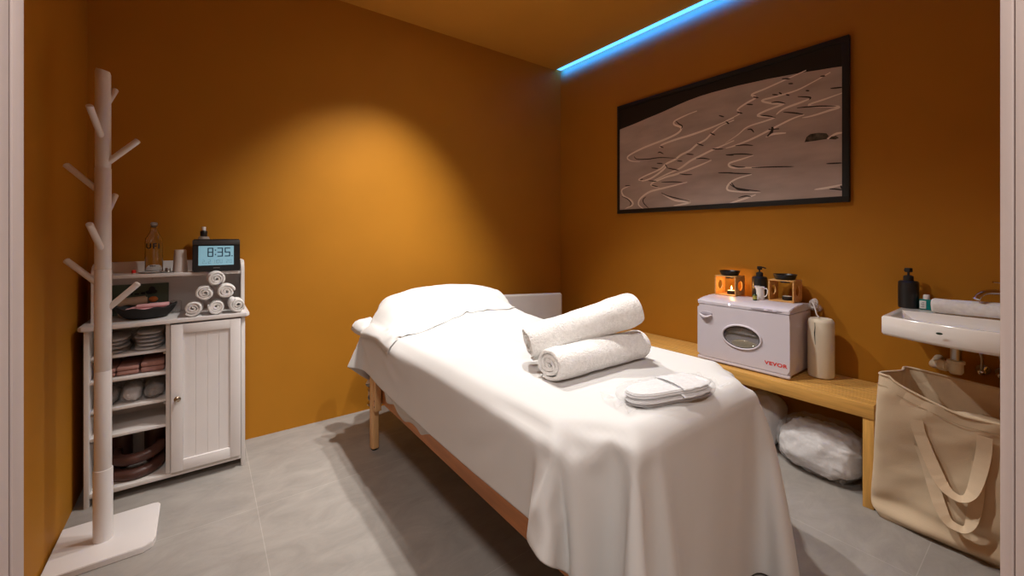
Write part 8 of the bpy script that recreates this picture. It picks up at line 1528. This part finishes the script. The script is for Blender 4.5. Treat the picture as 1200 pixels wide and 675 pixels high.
# slack canvas rolled inside
m = MB(); m.ball((0.0, -0.02, 0.345), 0.085, 0.20, 0.10, p=0.8, nu=40, nv=24); m.displace(0.025, 9, 4); m.build('slack_lining', CANVAS2, t)
def bag_x(y, z):
    best = None
    for k in range(41):
        u = 0.34*k/40; p = bag_pt(u, 0.5)
        d = abs(p.y + LB[1] - y)
        if best is None or d < best[0]: best = (d, u)
    u = best[1]; rim = bag_pt(u, 1.0).z
    return bag_pt(u, min(1, z/rim)).x + LB[0]
def strap(pts, w, name='handle'):
    """pts: (y, z, stand-off, twist)"""
    m = MB(); Q = []
    P_ = pts
    n = len(P_)
    for i in range(n-1):
        a, b, c, d = P_[max(0, i-1)], P_[i], P_[i+1], P_[min(n-1, i+2)]
        for k in range(8):
            s = k/8; Q.append([0.5*((2*b[j]) + (c[j]-a[j])*s + (2*a[j]-5*b[j]+4*c[j]-d[j])*s*s + (3*b[j]-a[j]-3*c[j]+d[j])*s**3) for j in range(4)])
    Q.append(list(P_[-1])); prev = None
    for i, q in enumerate(Q):
        a = Q[max(0, i-1)]; b = Q[min(len(Q)-1, i+1)]
        dy, dz = b[0]-a[0], b[1]-a[1]; L_ = math.hypot(dy, dz) or 1
        ny, nz = -dz/L_, dy/L_; ct, st_ = math.cos(q[3]), math.sin(q[3])
        vv = []
        for s, o_ in ((-1, 0), (1, 0), (1, 1), (-1, 1)):
            y = q[0] + ny*s*w/2*ct; z = q[1] + nz*s*w/2*ct
            x = bag_x(q[0], q[1]) - q[2] - s*w/2*st_
            k_ = 0.0028*o_
            vv.append(m.bm.verts.new((x-k_*ct-LB[0], y+ny*k_*st_*-1-LB[1], z+nz*k_*st_*-1)))
        if prev:
            for k in range(4): m.bm.faces.new((prev[k], prev[(k+1) % 4], vv[(k+1) % 4], vv[k]))
        prev = vv
    return m.build(name, CANVAS2, t, angle=35)
strap([(0.325, 0.425, 0.004, 0), (0.318, 0.38, 0.005, 0), (0.300, 0.32, 0.012, 0.1), (0.278, 0.262, 0.022, 0.3), (0.258, 0.225, 0.034, 0.8), (0.232, 0.205, 0.044, 1.25), (0.205, 0.205, 0.044, 1.25), (0.185, 0.235, 0.034, 0.7), (0.172, 0.30, 0.018, 0.2), (0.163, 0.37, 0.006, 0), (0.160, 0.428, 0.004, 0)], 0.036)
strap([(0.318, 0.335, 0.004, 0), (0.300, 0.27, 0.006, 0), (0.285, 0.21, 0.012, 0.1), (0.266, 0.150, 0.022, 0.4), (0.245, 0.112, 0.032, 1.0), (0.222, 0.102, 0.038, 1.25), (0.200, 0.105, 0.036, 1.2), (0.186, 0.14, 0.026, 0.6), (0.180, 0.20, 0.012, 0.1), (0.176, 0.27, 0.005, 0), (0.174, 0.33, 0.004, 0)], 0.034)
# ---------------------------------------------------------------- camera and render look
cam = bpy.data.cameras.new('camera'); co = bpy.data.objects.new('camera', cam); COL.objects.link(co)
cam.sensor_fit = 'HORIZONTAL'; cam.sensor_width = 36.0; cam.lens = 483.0/1200*36
co.location = (0, 0, 1.1); co.rotation_euler = (R(90), 0, R(-36.7))
cam.shift_y = -(337.5-276)/1200; cam.clip_start = 0.02
SC.camera = co
w = bpy.data.worlds.new('world'); SC.world = w; w.use_nodes = True
w.node_tree.nodes['Background'].inputs['Color'].default_value = (0.02, 0.02, 0.02, 1)
SC.view_settings.view_transform = 'Standard'; SC.view_settings.look = 'None'
SC.view_settings.exposure = EXPO; SC.view_settings.gamma = 1; SC.view_settings.use_curve_mapping = False
SC.cycles.max_bounces = 10; SC.cycles.diffuse_bounces = 6; SC.cycles.transparent_max_bounces = 12; SC.cycles.transmission_bounces = 10
SC.cycles.caustics_reflective = False; SC.cycles.caustics_refractive = False
